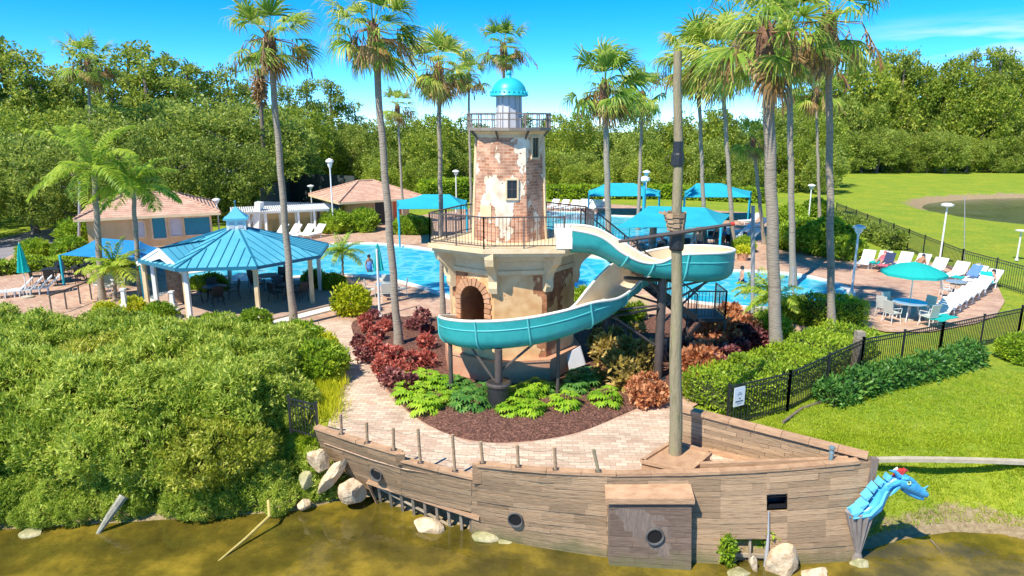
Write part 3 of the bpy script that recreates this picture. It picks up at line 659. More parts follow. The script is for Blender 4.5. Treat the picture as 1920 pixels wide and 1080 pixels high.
# stem and the bracket under the figure
mb = MB(); mb.beam(HT(1640)+np.array([-.02, 0, .08]), HB(1640)+np.array([0, 0, -.2]), .16, .16, up=(0, 1, 0)); mb.build('stem_post', m_wooddark, ship)
cb = PD(1612, 962, 14.75); ct = PD(1608, 1052, 14.8); mb = MB(); N = 10
for k in range(N):
    t = 2*math.pi*k/N; mb.tube([np.array(cb)+[.27*math.cos(t), .16*math.sin(t), .06], np.array(ct)+[.04*math.cos(t)-.02, .04*math.sin(t), .25], np.array(ct)+[.16*math.cos(t+.3)-.02, .1*math.sin(t), -.15]], [.085, .035, .022], 6)
mb.build('bow_bracket', m_grey if False else M('grey_timber', (.22, .18, .16), (.34, .29, .26), scale=3, rough=.85, stretch=(4, 4, .5)), ship)
# rail posts along the rim, with ropes
posts = [(641, 38, 0), (688, 38, 0), (738, 40, 0), (788, 62, -.04), (853, 66, -.05), (905, 38, -.05), (972, 38, -.03), (1042, 38, -.04), (1122, 38, -.13)]
tops = []
for s, hpx, lean in posts:
    b = HS(s, v_top(s), -.02)+np.array([0, 0, .07]); h = hpx/68.; t = b+np.array([lean*1.0, .02, h]); tops.append((b, t))
    mb = MB(); mb.tube([b, (b+t)/2, t], [.042, .04, .045], 8); o = mb.build('rail_post', m_mast if s > 1100 else m_wood, ship, smooth=True)
    mb = MB(); mb.box(b+np.array([0, 0, .0]), (.15, .13, .03), 0); mb.build('post_foot', m_brownmetal, o)
for (b0, t0), (b1, t1) in zip(tops[:-1], tops[1:]):
    for f, sag in ((.92, .09), (.5, .07)):
        p = b0+(t0-b0)*f; q = b1+(t1-b1)*f
        mb = MB(); mb.tube([p+(q-p)*k/6+np.array([0, 0, -sag*4*(k/6)*(1-k/6)]) for k in range(7)], .007, 5); mb.build('rope', m_rope, ship, smooth=True)
# mast on its timber plinth
pl = gp([(1203, 866), (1262, 829), (1332, 851), (1292, 886)], .38)
mb = MB(); mb.prism(pl, 0, .38); mb.build('mast_plinth', m_woodcap, ship)
mb = MB()
for a, b in ((0, 1), (1, 2), (2, 3), (3, 0)):
    p, q = pl[a], pl[b]; mb.beam((p[0], p[1], .4), (q[0], q[1], .4), .10, .08)
mb.build('plinth_trim', m_woodcap, ship)
mb0 = np.array(P(1266, 851, .38)); mtop = np.array(PD(1272, 96, mb0[1]+.05))
mb = MB(); n = 14; mb.tube([mb0+(mtop-mb0)*k/n+np.array([.02*math.sin(k*1.3), .02*math.cos(k), 0]) for k in range(n+1)], [.165-.075*k/n for k in range(n+1)], 14)
mast = mb.build('mast', m_mast, ship, smooth=True)
def on_mast(py): # point of the mast at that height in the picture
    y = mb0[1]; z = PD(1268, py, y)[2]; t = (z-mb0[2])/(mtop[2]-mb0[2]); return mb0+(mtop-mb0)*t
c = on_mast(300); mb = MB(); mb.lathe([(.13, -.14), (.15, -.12), (.15, .12), (.12, .16), (.12, .42)], c=c, seg=12); mb.build('mast_collar', m_black, mast)
c = on_mast(450); mb = MB(); mb.lathe([(.155, -.25), (.175, -.2), (.185, .2), (.155, .3)], c=c, seg=12); mb.build('mast_band', m_black, mast)
# little lookout basket of overlapping boards, tipped to one side
c = on_mast(411)+np.array([-.03, -.05, 0]); mb = MB(); N = 11
for k in range(N):
    t = 2*math.pi*k/N
    for j in range(4):
        z = -.20+j*.105+.02*math.sin(k*2.1+j); r = .17+.022*j+.01*random.random(); w = .15; tt = np.array([-math.sin(t), math.cos(t), 0]); p = c+np.array([r*math.cos(t)-.03*j*.4, r*math.sin(t), z])
        mb.beam(p-tt*w/2, p+tt*w/2, .022, .12)
mb.build('lookout_basket', m_wood, mast)
mb = MB(); mb.beam(c+np.array([-.42, -.04, .17]), c+np.array([-.1, -.1, .10]), .02, .05); mb.build('basket_slat', m_woodcap, mast)
y0 = mb0[1]-.2; mb = MB(); mb.tube([PD(1160, 453, y0), PD(1268, 437, y0), PD(1374, 420, y0)], [.035, .055, .035], 8); mb.build('yard', m_brownmetal, mast, smooth=True)
mb = MB(); mb.tube([PD(1370, 420.5, y0), PD(1377, 419.5, y0)], [.045, .045], 8); mb.build('yard_end', m_redp, mast)

# sea-serpent figurehead: neck with stepped plates, head with red crest
fy = 14.72
def D(px, py, dy=0.): return np.array(PD(px, py, fy+dy))
neck = [D(1592, 962), D(1622, 962), D(1641, 948), D(1650, 930), D(1660, 914), D(1674, 903), D(1690, 899)]
fig = MB(); fig.tube(neck, [.11, .19, .18, .16, .15, .15, .16], 14); fo = fig.build('figurehead', m_dragon, ship, smooth=True)
mb = MB()
for k, (p, w) in enumerate([((1600, 953), 1.3), ((1613, 940), 1.1), ((1621, 925), 1.0), ((1632, 911), .9), ((1645, 901), .8), ((1660, 893), .7)]):
    # overlapping back plates
    c = D(*p, dy=-.02); ang = R(38+k*4); t = np.array([math.cos(ang), 0, math.sin(ang)]); n_ = np.array([-math.sin(ang), 0, math.cos(ang)])
    L = .145*w; q = []
    for dy in (-.15, .15):
        dd = np.array([0, dy*w*.8, 0]); q += [c-t*L*.6-n_*.02+dd, c+t*L*.9+n_*.035+dd*.6, c+t*L*.75-n_*.08+dd, c-t*L*.6-n_*.12+dd]
    mb.add(q, [(0, 1, 2, 3), (7, 6, 5, 4), (0, 4, 5, 1), (1, 5, 6, 2), (2, 6, 7, 3), (3, 7, 4, 0)])
mb.build('back_plate', m_dragond, fo)
mb = MB(); mb.tube([D(1600, 972, -.15), D(1632, 966, -.17), D(1652, 946, -.16), D(1661, 925, -.14), D(1672, 912, -.12)], [.03, .04, .04, .035, .03], 8); mb.build('belly_ridge', m_dragond, fo, smooth=True)
# head
hd = MB(); hd.tube([D(1676, 901), D(1690, 901), D(1704, 908), D(1718, 918), D(1730, 925), D(1738, 928)], [.15, .19, .175, .125, .10, .06], 14)
hd.tube([D(1694, 915), D(1708, 926), D(1722, 933), D(1731, 936)], [.08, .065, .05, .03], 10)
hd.tube([D(1728, 918, 0), D(1736, 914, 0), D(1741, 910, 0)], [.035, .02, .006], 6)
for dy in (-.12, .12): hd.tube([D(1686, 893, dy), D(1678, 884, dy*1.2), D(1668, 882, dy*1.4)], [.06, .04, .01], 7)
for k in range(5): hd.tube([D(1700+k*7, 903+k*4, -.02), D(1704+k*7, 894+k*5, 0)], [.035, .006], 5)
for k in range(6): hd.tube([D(1706+k*5, 921+k*2, -.07), D(1707+k*5, 926+k*2, -.075)], [.012, .003], 4)
for dy in (-1, 1):
    hd.tube([D(1690, 897, dy*.12), D(1702, 897, dy*.17), D(1714, 905, dy*.13)], [.03, .045, .02], 7)
    hd.tube([D(1733, 921, dy*.05), D(1736, 919, dy*.06)], [.03, .015], 6)
    hd.tube([D(1684, 912, dy*.12), D(1676, 922, dy*.2), D(1668, 930, dy*.24)], [.06, .035, .006], 6)
    hd.tube([D(1686, 905, dy*.14), D(1674, 910, dy*.22), D(1663, 912, dy*.26)], [.05, .03, .006], 6)
ho = hd.build('head', m_dragon, fo, smooth=True)
# sub-parts sit one level down: keep them siblings of the head
mb = MB()
for dy in (-1, 1): mb.tube([D(1704, 905, dy*.15), D(1704, 905, dy*.185)], [.06, .05], 12)
mb.build('eye', M('eye_green', (.42, .62, .30), rough=.3), fo)
mb = MB()
for dy in (-1, 1): mb.tube([D(1704.5, 905, dy*.185), D(1704.5, 905, dy*.195)], [.024, .02], 10)
mb.build('pupil', m_glass, fo)
mb = MB()
for k in range(3): mb.tube([D(1676+k*7, 893-k*2, 0), D(1684+k*6, 882-k, 0), D(1694+k*4, 881+k, 0)], [.05, .055, .02], 8)
mb.build('crest', m_redp, fo, smooth=True)
mb = MB(); mb.tube([D(1674, 884), D(1682, 878), D(1686, 884)], [.03, .035, .02], 7); mb.build('crest_tip', m_white, fo, smooth=True)
# ------------------------------------------------------------------ lighthouse
LC = (-.05, 24.0); lh = T('lighthouse', 'octagonal play lighthouse with peeling stucco, turquoise dome and railed balcony', 'lighthouse', (LC[0], LC[1], 0))
PH = 9.
def oct_rot(a=PH): return R(a-22.5-90)
def lv(k, r, a=PH, c=LC): t = oct_rot(a)+k*math.pi/4; return (c[0]+r*math.cos(t), c[1]+r*math.sin(t))
mb = MB(); mb.lathe([(2.50, 0), (2.50, .86), (2.54, .87), (2.54, .95)], c=(*LC, 0), seg=8, rot=oct_rot()); mb.build('plinth', m_terracotta, lh)
BZ0, BZ1, BR = .95, 3.78, 2.28
mb = MB(); AF = 7                                   # facet 7 (between vertices 7 and 0) carries the arch
for k in range(8):
    if k == AF: continue
    a, b = lv(k, BR), lv(k+1, BR); mb.add([(*a, BZ0), (*b, BZ0), (*b, BZ1), (*a, BZ1)], [(0, 1, 2, 3)])
a = np.array([*lv(AF, BR), 0]); b = np.array([*lv(AF+1, BR), 0]); fc = (a+b)/2; ft = (b-a)/np.linalg.norm(b-a); fn = np.cross(ft, [0, 0, 1.]); hw = np.linalg.norm(b-a)/2
def FP(x, z, d=0.): p = fc+ft*x+fn*d; return (p[0], p[1], z)
AW = .52; SZ = 2.85; A0 = 1.3
def arch(w, z0, zs): return [(-w, z0)]+[(-w, zs)]+[(w*-math.cos(t), zs+w*math.sin(t)) for t in np.linspace(0, math.pi, 13)[1:-1]]+[(w, zs), (w, z0)]
hole = arch(AW, A0, SZ); outer = [(-hw, BZ0), (hw, BZ0), (hw, BZ1), (-hw, BZ1)]
tri = tessellate_polygon([[Vector((p[0], p[1], 0)) for p in outer], [Vector((p[0], p[1], 0)) for p in hole]]); al = outer+hole
mb.add([FP(*p) for p in al], [tuple(t) for t in tri]); mb.build('body_wall', m_lower, lh)
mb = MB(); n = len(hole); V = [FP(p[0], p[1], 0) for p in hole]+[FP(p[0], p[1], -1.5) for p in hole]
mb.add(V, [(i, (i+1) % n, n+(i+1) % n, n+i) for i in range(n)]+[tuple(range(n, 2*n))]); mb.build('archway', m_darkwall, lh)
mb = MB(); NB = 17
oa = arch(AW+.24, A0, SZ)
def ring_pt(t, w): # t 0..1 round the arch
    Ls = SZ-A0; La = math.pi*.64; tot = 2*Ls+La; d = t*tot
    if d < Ls: return (-w, A0+d)
    if d < Ls+La: q = (d-Ls)/La*math.pi; return (-w*math.cos(q), SZ+w*math.sin(q))
    return (w, SZ-(d-Ls-La))
NB = 30
for k in range(NB):
    t0, t1 = k/NB+.003, (k+1)/NB-.003; o = .05+.02*random.random(); ww = AW+.22+.04*(k % 2)
    c4 = [ring_pt(t0, AW-.01), ring_pt(t0, ww), ring_pt(t1, ww), ring_pt(t1, AW-.01)]
    mb.add([FP(*p, o) for p in c4]+[FP(*p, -.02) for p in c4], [(0, 1, 2, 3), (0, 4, 5, 1), (1, 5, 6, 2), (2, 6, 7, 3), (3, 7, 4, 0)])
mb.build('arch_surround', M('arch_brick', (.42, .19, .09), (.60, .33, .19), scale=5, rough=.85, island=.15), lh)
mb = MB(); mb.lathe([(BR+.05, BZ1), (BR+.10, BZ1+.03), (BR+.10, BZ1+.16), (BR+.02, BZ1+.18), (BR+.02, BZ1+.44), (BR+.16, BZ1+.48), (BR+.16, BZ1+.84)], c=(*LC, 0), seg=8, rot=oct_rot()); mb.build('frieze', m_creamtrim, lh)
# scrolled brackets at the corners
prof = [(0, 3.25), (.16, 3.22), (.22, 3.4), (.2, 3.62), (.27, 3.85), (.42, 4.05), (.60, 4.2), (.66, 4.42), (.66, 4.62), (0, 4.62)]
for k in (6, 7, 0, 1, 2, 3):
    t = oct_rot()+k*math.pi/4; d = np.array([math.cos(t), math.sin(t), 0]); s = np.array([-d[1], d[0], 0]); base = np.array([*lv(k, BR-.05), 0])
    mb = MB(); n = len(prof); V = [base+d*r+s*w+np.array([0, 0, z]) for w in (-.14, .14) for r, z in prof]
    mb.add(V, [tuple(range(n-1, -1, -1)), tuple(range(n, 2*n))]+[(i, (i+1) % n, n+(i+1) % n, n+i) for i in range(n)]); mb.build('bracket', m_creamtrim, lh)
DK = [(-.9, 21.15), (1.65, 21.25), (2.72, 22.5), (2.62, 24.1), (1.3, 25.6), (-1.0, 25.6), (-1.85, 24.5), (-2.75, 22.35)]
cx = np.mean([p[0] for p in DK]); cy = np.mean([p[1] for p in DK])
def scaled(f): return [(cx+(p[0]-cx)*f, cy+(p[1]-cy)*f) for p in DK]
mb = MB(); mb.prism(scaled(1.0), 4.62, 4.77); mb.prism(scaled(.955), 4.5, 4.62); mb.build('balcony_slab', m_creamtrim, lh)
# balcony railing, one run per side with its balusters; a gap where the flume and the stair leave
rp = scaled(.975)
def railing(parent, p, q, z, h, name='railing', mat=None, gap=.115, post=.045, bar=.016, endposts=True):
    p = np.array([p[0], p[1], p[2] if len(p) > 2 else z]); q = np.array([q[0], q[1], q[2] if len(q) > 2 else z]); L = np.linalg.norm(q-p); mb = MB(); U = np.array([0, 0, 1.])
    mb.beam(p+U*h, q+U*h, .045, .04); mb.beam(p+U*.09, q+U*.09, .03, .03)
    n = max(1, int(L/gap))
    for k in range(1, n): c = p+(q-p)*k/n; mb.beam(c+U*.09, c+U*h, bar, bar)
    npst = max(1, round(L/1.3))
    for k in range(npst+1):
        if not endposts and k in (0,): continue
        c = p+(q-p)*k/npst; mb.beam(c, c+U*(h+.02), post, post)
    return mb.build(name, mat or m_brownmetal, parent)
for i, j in ((7, 0), (0, 1), (6, 7), (5, 6), (2, 3), (4, 5), (3, 4)):
    if (i, j) == (3, 4): pass
    railing(lh, rp[i], rp[j], 4.77, .98)
# upper tower
UC = (-.10, 23.55); UR0, UR1 = 1.29, 1.14; UA = 5.
mb = MB(); mb.lathe([(UR0, 4.765), (UR1, 8.32)], c=(*UC, 0), seg=8, rot=oct_rot(UA), cap=False); mb.build('upper_tower', m_tower, lh)
mb = MB()
for k in (6, 7, 0, 1, 2):                           # ragged plaster left on the arrises
    pts = [np.array([*lv(k, UR0+.012-(UR0-UR1)*f, UA, UC), 4.77+f*3.55]) for f in np.linspace(0, 1, 12)]
    if k in (6, 2): mb = MB(); mb.tube(pts, [.045+.02*random.random() for _ in pts], 6); mb.build('corner_render', m_creamtrim, lh)
mb = MB(); mb.lathe([(UR1+.04, 8.12), (UR1+.04, 8.22), (UR1+.14, 8.3), (UR1+.14, 8.34)], c=(*UC, 0), seg=8, rot=oct_rot(UA)); mb.build('tower_cornice', m_creamtrim, lh)
mb = MB(); mb.lathe([(1.40, 8.34), (1.40, 8.43)], c=(*UC, 0), seg=16, rot=0); mb.build('gallery_floor', M('gallery_timber', (.20, .16, .13), (.30, .25, .21), scale=3), lh)
mb = MB(); N = 16
ringp = [(UC[0]+1.36*math.cos(2*math.pi*k/N), UC[1]+1.36*math.sin(2*math.pi*k/N)) for k in range(N)]
for k in range(N):
    p = ringp[k]; q = ringp[(k+1) % N]; mb.beam((*p, 8.43), (*p, 8.88), .05, .05)
    mb.beam((*p, 8.87), (*q, 8.87), .05, .035); mb.beam((*p, 8.68), (*q, 8.68), .04, .03)
    m_ = ((p[0]+q[0])/2, (p[1]+q[1])/2); mb.beam((*m_, 8.43), (*m_, 8.87), .02, .02)
mb.build('gallery_railing', M('gallery_rail', (.16, .125, .10), (.26, .21, .18), scale=3), lh)
mb = MB()
for k in range(8):
    t = oct_rot(UA)+k*math.pi/4; d = np.array([math.cos(t), math.sin(t), 0]); c = np.array([*UC, 0]); mb.beam(c+d*1.1+np.array([0, 0, 8.05]), c+d*1.36+np.array([0, 0, 8.33]), .05, .05)
mb.build('gallery_strut', m_brownmetal, lh)
def upwin(phi, z, w, h):
    n_ = np.array([math.sin(R(phi)), -math.cos(R(phi)), 0]); t_ = np.array([math.cos(R(phi)), math.sin(R(phi)), 0]); ap = (UR0-(UR0-UR1)*(z-4.77)/3.55)*math.cos(R(22.5)); c = np.array([*UC, 0])+n_*ap+np.array([0, 0, z])
    mb = MB(); f = .05
    for a, b in (((-w/2-f/2, -h/2-f), (-w/2-f/2, h/2+f)), ((w/2+f/2, -h/2-f), (w/2+f/2, h/2+f)), ((-w/2, h/2+f/2), (w/2, h/2+f/2)), ((-w/2, -h/2-f/2), (w/2, -h/2-f/2))):
        mb.beam(c+t_*a[0]+np.array([0, 0, a[1]])+n_*.02, c+t_*b[0]+np.array([0, 0, b[1]])+n_*.02, f, .09, up=tuple(n_))
    fr = mb.build('window', m_creamtrim, lh)
    mb = MB(); mb.add([c+t_*i*w/2+np.array([0, 0, j*h/2])+n_*.012 for i, j in ((-1, -1), (1, -1), (1, 1), (-1, 1))], [(0, 1, 2, 3)]); mb.build('pane', m_glass, fr)
    mb = MB(); mb.beam(c+n_*.02-t_*w/2, c+n_*.02+t_*w/2, .02, .02); mb.beam(c+n_*.02-np.array([0, 0, h/2]), c+n_*.02+np.array([0, 0, h/2]), .02, .02); mb.build('glazing_bar', m_brownmetal, fr)
upwin(5., 6.50, .32, .58); upwin(50., 7.80, .32, .62)
n_ = np.array([math.sin(R(-40)), -math.cos(R(-40)), 0]); t_ = np.array([math.cos(R(-40)), math.sin(R(-40)), 0]); c = np.array([*UC, 5.75])+n_*(1.24*.924+.02)
mb = MB(); mb.beam(c-t_*.24, c+t_*.24, .05, .42, up=(0, 0, 1)); mb.build('wall_plaque', m_creamtrim, lh)
mb = MB(); mb.lathe([(.42, 8.43), (.40, 9.46)], c=(*UC, 0), seg=12); mb.build('lantern_room', m_lantern, lh)
mb = MB()
for k in range(12): t = 2*math.pi*k/12; mb.beam((UC[0]+.425*math.cos(t), UC[1]+.425*math.sin(t), 8.43), (UC[0]+.405*math.cos(t), UC[1]+.405*math.sin(t), 9.45), .03, .03)
mb.build('lantern_mullion', m_grey, lh)
mb = MB(); dome = [(.60, 9.42), (.64, 9.44), (.62, 9.50)]+[(.57*math.cos(t), 9.52+.50*math.sin(t)) for t in np.linspace(.06, 1.42, 9)]+[(.07, 10.04), (.06, 10.09)]
mb.lathe(dome, c=(*UC, 0), seg=28); mb.lathe([(.02, 10.08)]+[(.085*math.sin(t), 10.16-.085*math.cos(t)) for t in np.linspace(.3, 2.9, 8)], c=(*UC, 0), seg=14)
dm = mb.build('dome', m_dome, lh, smooth=True)
mb = MB()
for k in range(24): t = 2*math.pi*k/24; mb.box((UC[0]+.60*math.cos(t), UC[1]+.60*math.sin(t), 9.55), (.05, .05, .05), rz=t)
mb.build('dome_stud', m_dome, dm)
# stair down to the landing behind the flume
st = T('balcony_stair', 'black metal stair with railings running down from the balcony to a landing', 'stair', (2.7, 23.6, 0))
top = np.array([2.62, 23.55, 4.72]); low = np.array([6.7, 25.6, 1.4]); mb = MB(); N = 15; dirv = (low-top); sd = np.cross(dirv, [0, 0, 1.]); sd /= np.linalg.norm(sd)
for sgn in (-1, 1): mb.beam(top+sd*.5*sgn, low+sd*.5*sgn, .06, .2)
mb.build('stringer', m_black, st); mb = MB()
for k in range(N): c = top+dirv*(k+.5)/N+np.array([0, 0, .06]); mb.beam(c-sd*.48, c+sd*.48, .26, .04)
mb.build('tread', m_brownmetal, st)
for sgn in (-1, 1): railing(st, tuple(top+sd*.5*sgn), tuple(low+sd*.5*sgn), 0, .95, mat=m_black, gap=.16)
lc = np.array([7.35, 26.0]); hs_ = .75
mb = MB(); mb.box((lc[0], lc[1], 1.32), (hs_*2, hs_*2, .14)); mb.build('landing', m_black, st)
cs = [(lc[0]+i*hs_*.95, lc[1]+j*hs_*.95) for i, j in ((-1, -1), (1, -1), (1, 1), (-1, 1))]
for p in cs: mb = MB(); mb.beam((*p, 0), (*p, 1.3), .09, .09); mb.build('leg', m_brownmetal, st)
railing(st, cs[0], cs[1], 1.39, 1.05, mat=m_black, gap=.12); railing(st, cs[1], cs[2], 1.39, 1.05, mat=m_black, gap=.12)
mb = MB(); a = np.array([7.0, 25.2, 1.3]); b = np.array([5.6, 24.3, .1])
for s_ in (-.35, .35): mb.beam(a+[0, s_, 0], b+[0, s_, 0], .05, .16)
mb.build('lower_stringer', m_black, st)

# ------------------------------------------------------------------ water slide
sl_ = T('water_slide', 'teal open flume with cream channel curling round the lighthouse on black posts', 'water slide', (2.2, 20.4, 0))
KP = [  # x, y, floor z, wall heights: left, right of travel
    (1.85, 21.75, 4.62, .75, .75), (2.5, 21.75, 4.58, .72, .62), (3.2, 21.8, 4.28, .66, .42), (3.9, 21.85, 3.98, .56, .38), (4.5, 21.9, 3.80, .46, .52), (5.1, 21.95, 3.70, .42, .84), (5.8, 22.0, 3.62, .40, .95),
    (6.5, 22.3, 3.54, .40, .98), (6.95, 23.0, 3.46, .40, .98), (6.85, 23.9, 3.36, .40, .98), (6.2, 24.5, 3.24, .40, .98), (5.4, 24.5, 3.12, .42, .95), (4.6, 24.0, 3.00, .45, .95), (3.95, 23.2, 2.88, .5, .98), (3.45, 22.3, 2.76, .5, .95),
    (2.95, 21.5, 2.62, .60, .80), (2.35, 20.9, 2.44, .86, .50), (1.6, 20.5, 2.24, .92, .42), (.8, 20.3, 2.07, .94, .40), (0, 20.25, 1.96, .94, .40), (-.75, 20.35, 1.88, .94, .40), (-1.4, 20.65, 1.82, .92, .42), (-1.78, 21.2, 1.76, .85, .5), (-1.72, 21.9, 1.68, .7, .6), (-1.4, 22.5, 1.6, .55, .55)]
kp = catmull(KP, 6, closed=False); kp = [np.array(k) for k in kp]; NK = len(kp); HWID = .47
def section(i, off):
    p = kp[i][:3]; t = kp[min(i+1, NK-1)][:3]-kp[max(i-1, 0)][:3]; t /= np.linalg.norm(t); r = np.cross(t, [0, 0, 1.]); r /= np.linalg.norm(r); u = np.cross(r, t)
    hl, hr = kp[i][3], kp[i][4]; w = HWID; q = []
    q.append((-w-.02, hl)); q.append((-w, (hl+.34)/2))
    for a in np.linspace(math.pi, 2*math.pi, 9): q.append((w*math.cos(a), .34+.34*math.sin(a)))
    q.append((w, (hr+.34)/2)); q.append((w+.02, hr))
    if off:
        q2 = []
        for k, (x, z) in enumerate(q):
            if k < 2: q2.append((x-off, z))
            elif k > len(q)-3: q2.append((x+off, z))
            else:
                cx_, cz_ = x/.47, (z-.34)/.34; q2.append((x+off*cx_, z+off*min(0, cz_)))
        q = q2
    return [p+r*x+u*z for x, z in q]
def skin(off, name, mat):
    V = []; ns = len(section(0, 0))
    for i in range(NK): V += section(i, off)
    Fs = [(i*ns+k, i*ns+k+1, (i+1)*ns+k+1, (i+1)*ns+k) for i in range(NK-1) for k in range(ns-1)]
    return mesh_obj(name, V, Fs, mat, sl_, smooth=True)
skin(.055, 'flume_shell', m_teal); skin(0, 'flume_channel', m_cream)
for side in (0, -1):
    mb = MB(); mb.tube([(section(i, 0)[side]+section(i, .055)[side])/2 for i in range(NK)], .045, 8); mb.build('flume_rim', m_rim, sl_, smooth=True)
for i in (14, 22, 33, 62, 78, 86, 97, 110, 121, 132):
    if i >= NK: continue
    mb = MB(); mb.tube(section(i, .075), .032, 6); mb.build('flume_joint', m_tealseam, sl_, smooth=True)
# a pale ridge along the outer side and the start box
mb = MB(); mb.tube([section(i, .06)[-2] for i in range(22, 66)], .02, 6); mb.tube([section(i, .06)[1] for i in range(92, 140)], .02, 6); mb.build('side_ridge', m_tealseam, sl_, smooth=True)
mb = MB(); mb.box((1.62, 21.75, 4.95), (.5, 1.06, .36)); mb.build('start_box', m_rim, sl_)
for yy in (21.28, 22.24): mb = MB(); mb.box((1.62, yy, 5.1), (.5, .07, .62)); mb.build('start_cheek', m_rim, sl_)
def leg(x, y, z1, r, name='support_post', braces=()):
    mb = MB(); mb.tube([(x, y, 0), (x, y, z1)], [r, r], 12); o = mb.build(name, m_brownmetal, sl_, smooth=True)
    mb = MB(); mb.lathe([(r*1.9, 0), (r*1.9, .05)], c=(x, y, .12), seg=12)
    mb.build('base_plate', m_black, o)
    if braces:
        mb = MB()
        for z0, q in braces: mb.tube([(x, y, z0), q], [.04, .04], 6)
        mb.build('brace', m_brownmetal, o)
lp = P(935, 772, 0)
leg(lp[0], lp[1]+.15, 1.95, .12, braces=[(.75, (-1.25, 20.45, 1.80)), (1.2, (.75, 20.35, 2.05)), (1.5, (-.38, 20.6, 1.95))])
leg(4.95, 22.25, 3.7, .15, braces=[(2.7, (3.0, 21.6, 2.66)), (2.75, (3.9, 23.1, 2.9)), (3.0, (4.2, 21.9, 3.85)), (1.2, (3.1, 21.7, 2.6)), (2.6, (6.6, 22.5, 3.5)), (2.0, (6.9, 23.4, 3.45)), (2.9, (5.6, 24.4, 3.1)), (3.2, (6.2, 22.1, 3.55))])
leg(3.4, 24.2, 3.2, .08); leg(1.45, 20.75, 2.3, .06); leg(-1.95, 20.9, 1.8, .07)
mb = MB(); mb.tube([(2.6, 21.2, 2.5), (4.95, 22.2, 2.62)], [.05, .05], 6); mb.tube([(4.95, 22.2, 3.55), (7.1, 23.0, 3.42)], [.06, .06], 6); mb.tube([(4.95, 22.2, 3.55), (3.6, 21.7, 3.75)], [.06, .06], 6); mb.build('carrying_arm', m_black, sl_, smooth=True)
# ribbed sleeve round the near post
sv = T('post_sleeve', 'black ribbed barrel sleeve at the foot of the near slide post', 'barrel', (lp[0], lp[1]+.15, .0))
mb = MB(); mb.lathe([(.27, .1), (.33, .12), (.35, .45), (.33, .82), (.36, .84), (.36, .92), (.25, .92)], c=(lp[0], lp[1]+.15, 0), seg=18); mb.build('sleeve', m_black, sv, smooth=True)
mb = MB(); mb.lathe([(.38, .82), (.39, .88), (.37, .94)], c=(lp[0], lp[1]+.15, 0), seg=18, cap=False); mb.build('rim', m_brownmetal, sv)
# white panel leaning on the plinth
wp = MB(); a, b, c_, d = [np.array(p) for p in (PD(1067, 694, 22.6), PD(1097, 684, 22.9), PD(1087, 650, 23.1), PD(1062, 664, 22.8))]; off = np.array([.03, .05, .02])
wp.add([a, b, c_, d, a+off, b+off, c_+off, d+off], [(0, 1, 2, 3), (7, 6, 5, 4), (0, 4, 5, 1), (1, 5, 6, 2), (2, 6, 7, 3), (3, 7, 4, 0)])
tag(wp.build('board', m_lantern, None, origin=tuple(P(1080, 695, 0))), 'white board leaning against the lighthouse plinth among dark leaves', 'board')
# ------------------------------------------------------------------ plants: leaf clouds
def unit(a): return a/np.maximum(np.linalg.norm(a, axis=-1, keepdims=True), 1e-9)
def leafset(C, D, L, W, curl=.15):
    n = len(C); D = unit(D); r = rng.normal(size=(n, 3)); S = unit(np.cross(D, r)); Nn = np.cross(S, D)
    L = np.asarray(L).reshape(-1, 1)*np.ones((n, 1)); W = np.asarray(W).reshape(-1, 1)*np.ones((n, 1))
    a = C; m = C+D*L*.45+Nn*L*curl*.6; t = C+D*L
    V = np.stack([a, m+S*W/2, t, m-S*W/2], 1).reshape(-1, 3); Fq = np.arange(n*4).reshape(-1, 4)
    return V, Fq
def cloud(blobs, nclump, per, L, W, spread, up=.35, inner=.72, outw=.6, zmin=None, jit=.18):
    B = np.array(blobs, float); w = (B[:, 3]*B[:, 4]+B[:, 4]*B[:, 5]+B[:, 3]*B[:, 5]); w /= w.sum()
    C = []; Nn = []; need = nclump
    while need > 0:
        k = rng.choice(len(B), size=need*2, p=w); d = unit(rng.normal(size=(need*2, 3))); rad = 1-np.abs(rng.normal(size=(need*2, 1)))*jit
        p = B[k, :3]+d*B[k, 3:6]*rad; ok = np.ones(len(p), bool)
        for b in B: ok &= (((p-b[:3])/b[3:6])**2).sum(1) > inner**2*np.where(True, 1, 1)
        if zmin is not None: ok &= p[:, 2] > zmin
        p = p[ok][:need]; C.append(p); Nn.append(unit(d[ok][:need]/B[k[ok][:need], 3:6])); need -= len(p)
    C = np.concatenate(C); Nn = np.concatenate(Nn)
    C = np.repeat(C, per, 0); Nn = np.repeat(Nn, per, 0); n = len(C)
    P_ = C+rng.normal(size=(n, 3))*spread; D_ = unit(rng.normal(size=(n, 3)))+Nn*outw+np.array([0, 0, up])
    s = rng.uniform(.65, 1.25, n)
    return leafset(P_, D_, L*s, W*s)
def branches(mb, base, blobs, r, n=7):
    for b in blobs[:n]:
        e = np.array(b[:3]); s = np.array(base); m = s+(e-s)*.5+np.array([0, 0, -.1*abs(e[2]-s[2])]); mb.tube([s, m, e], [r, r*.6, r*.2], 5)

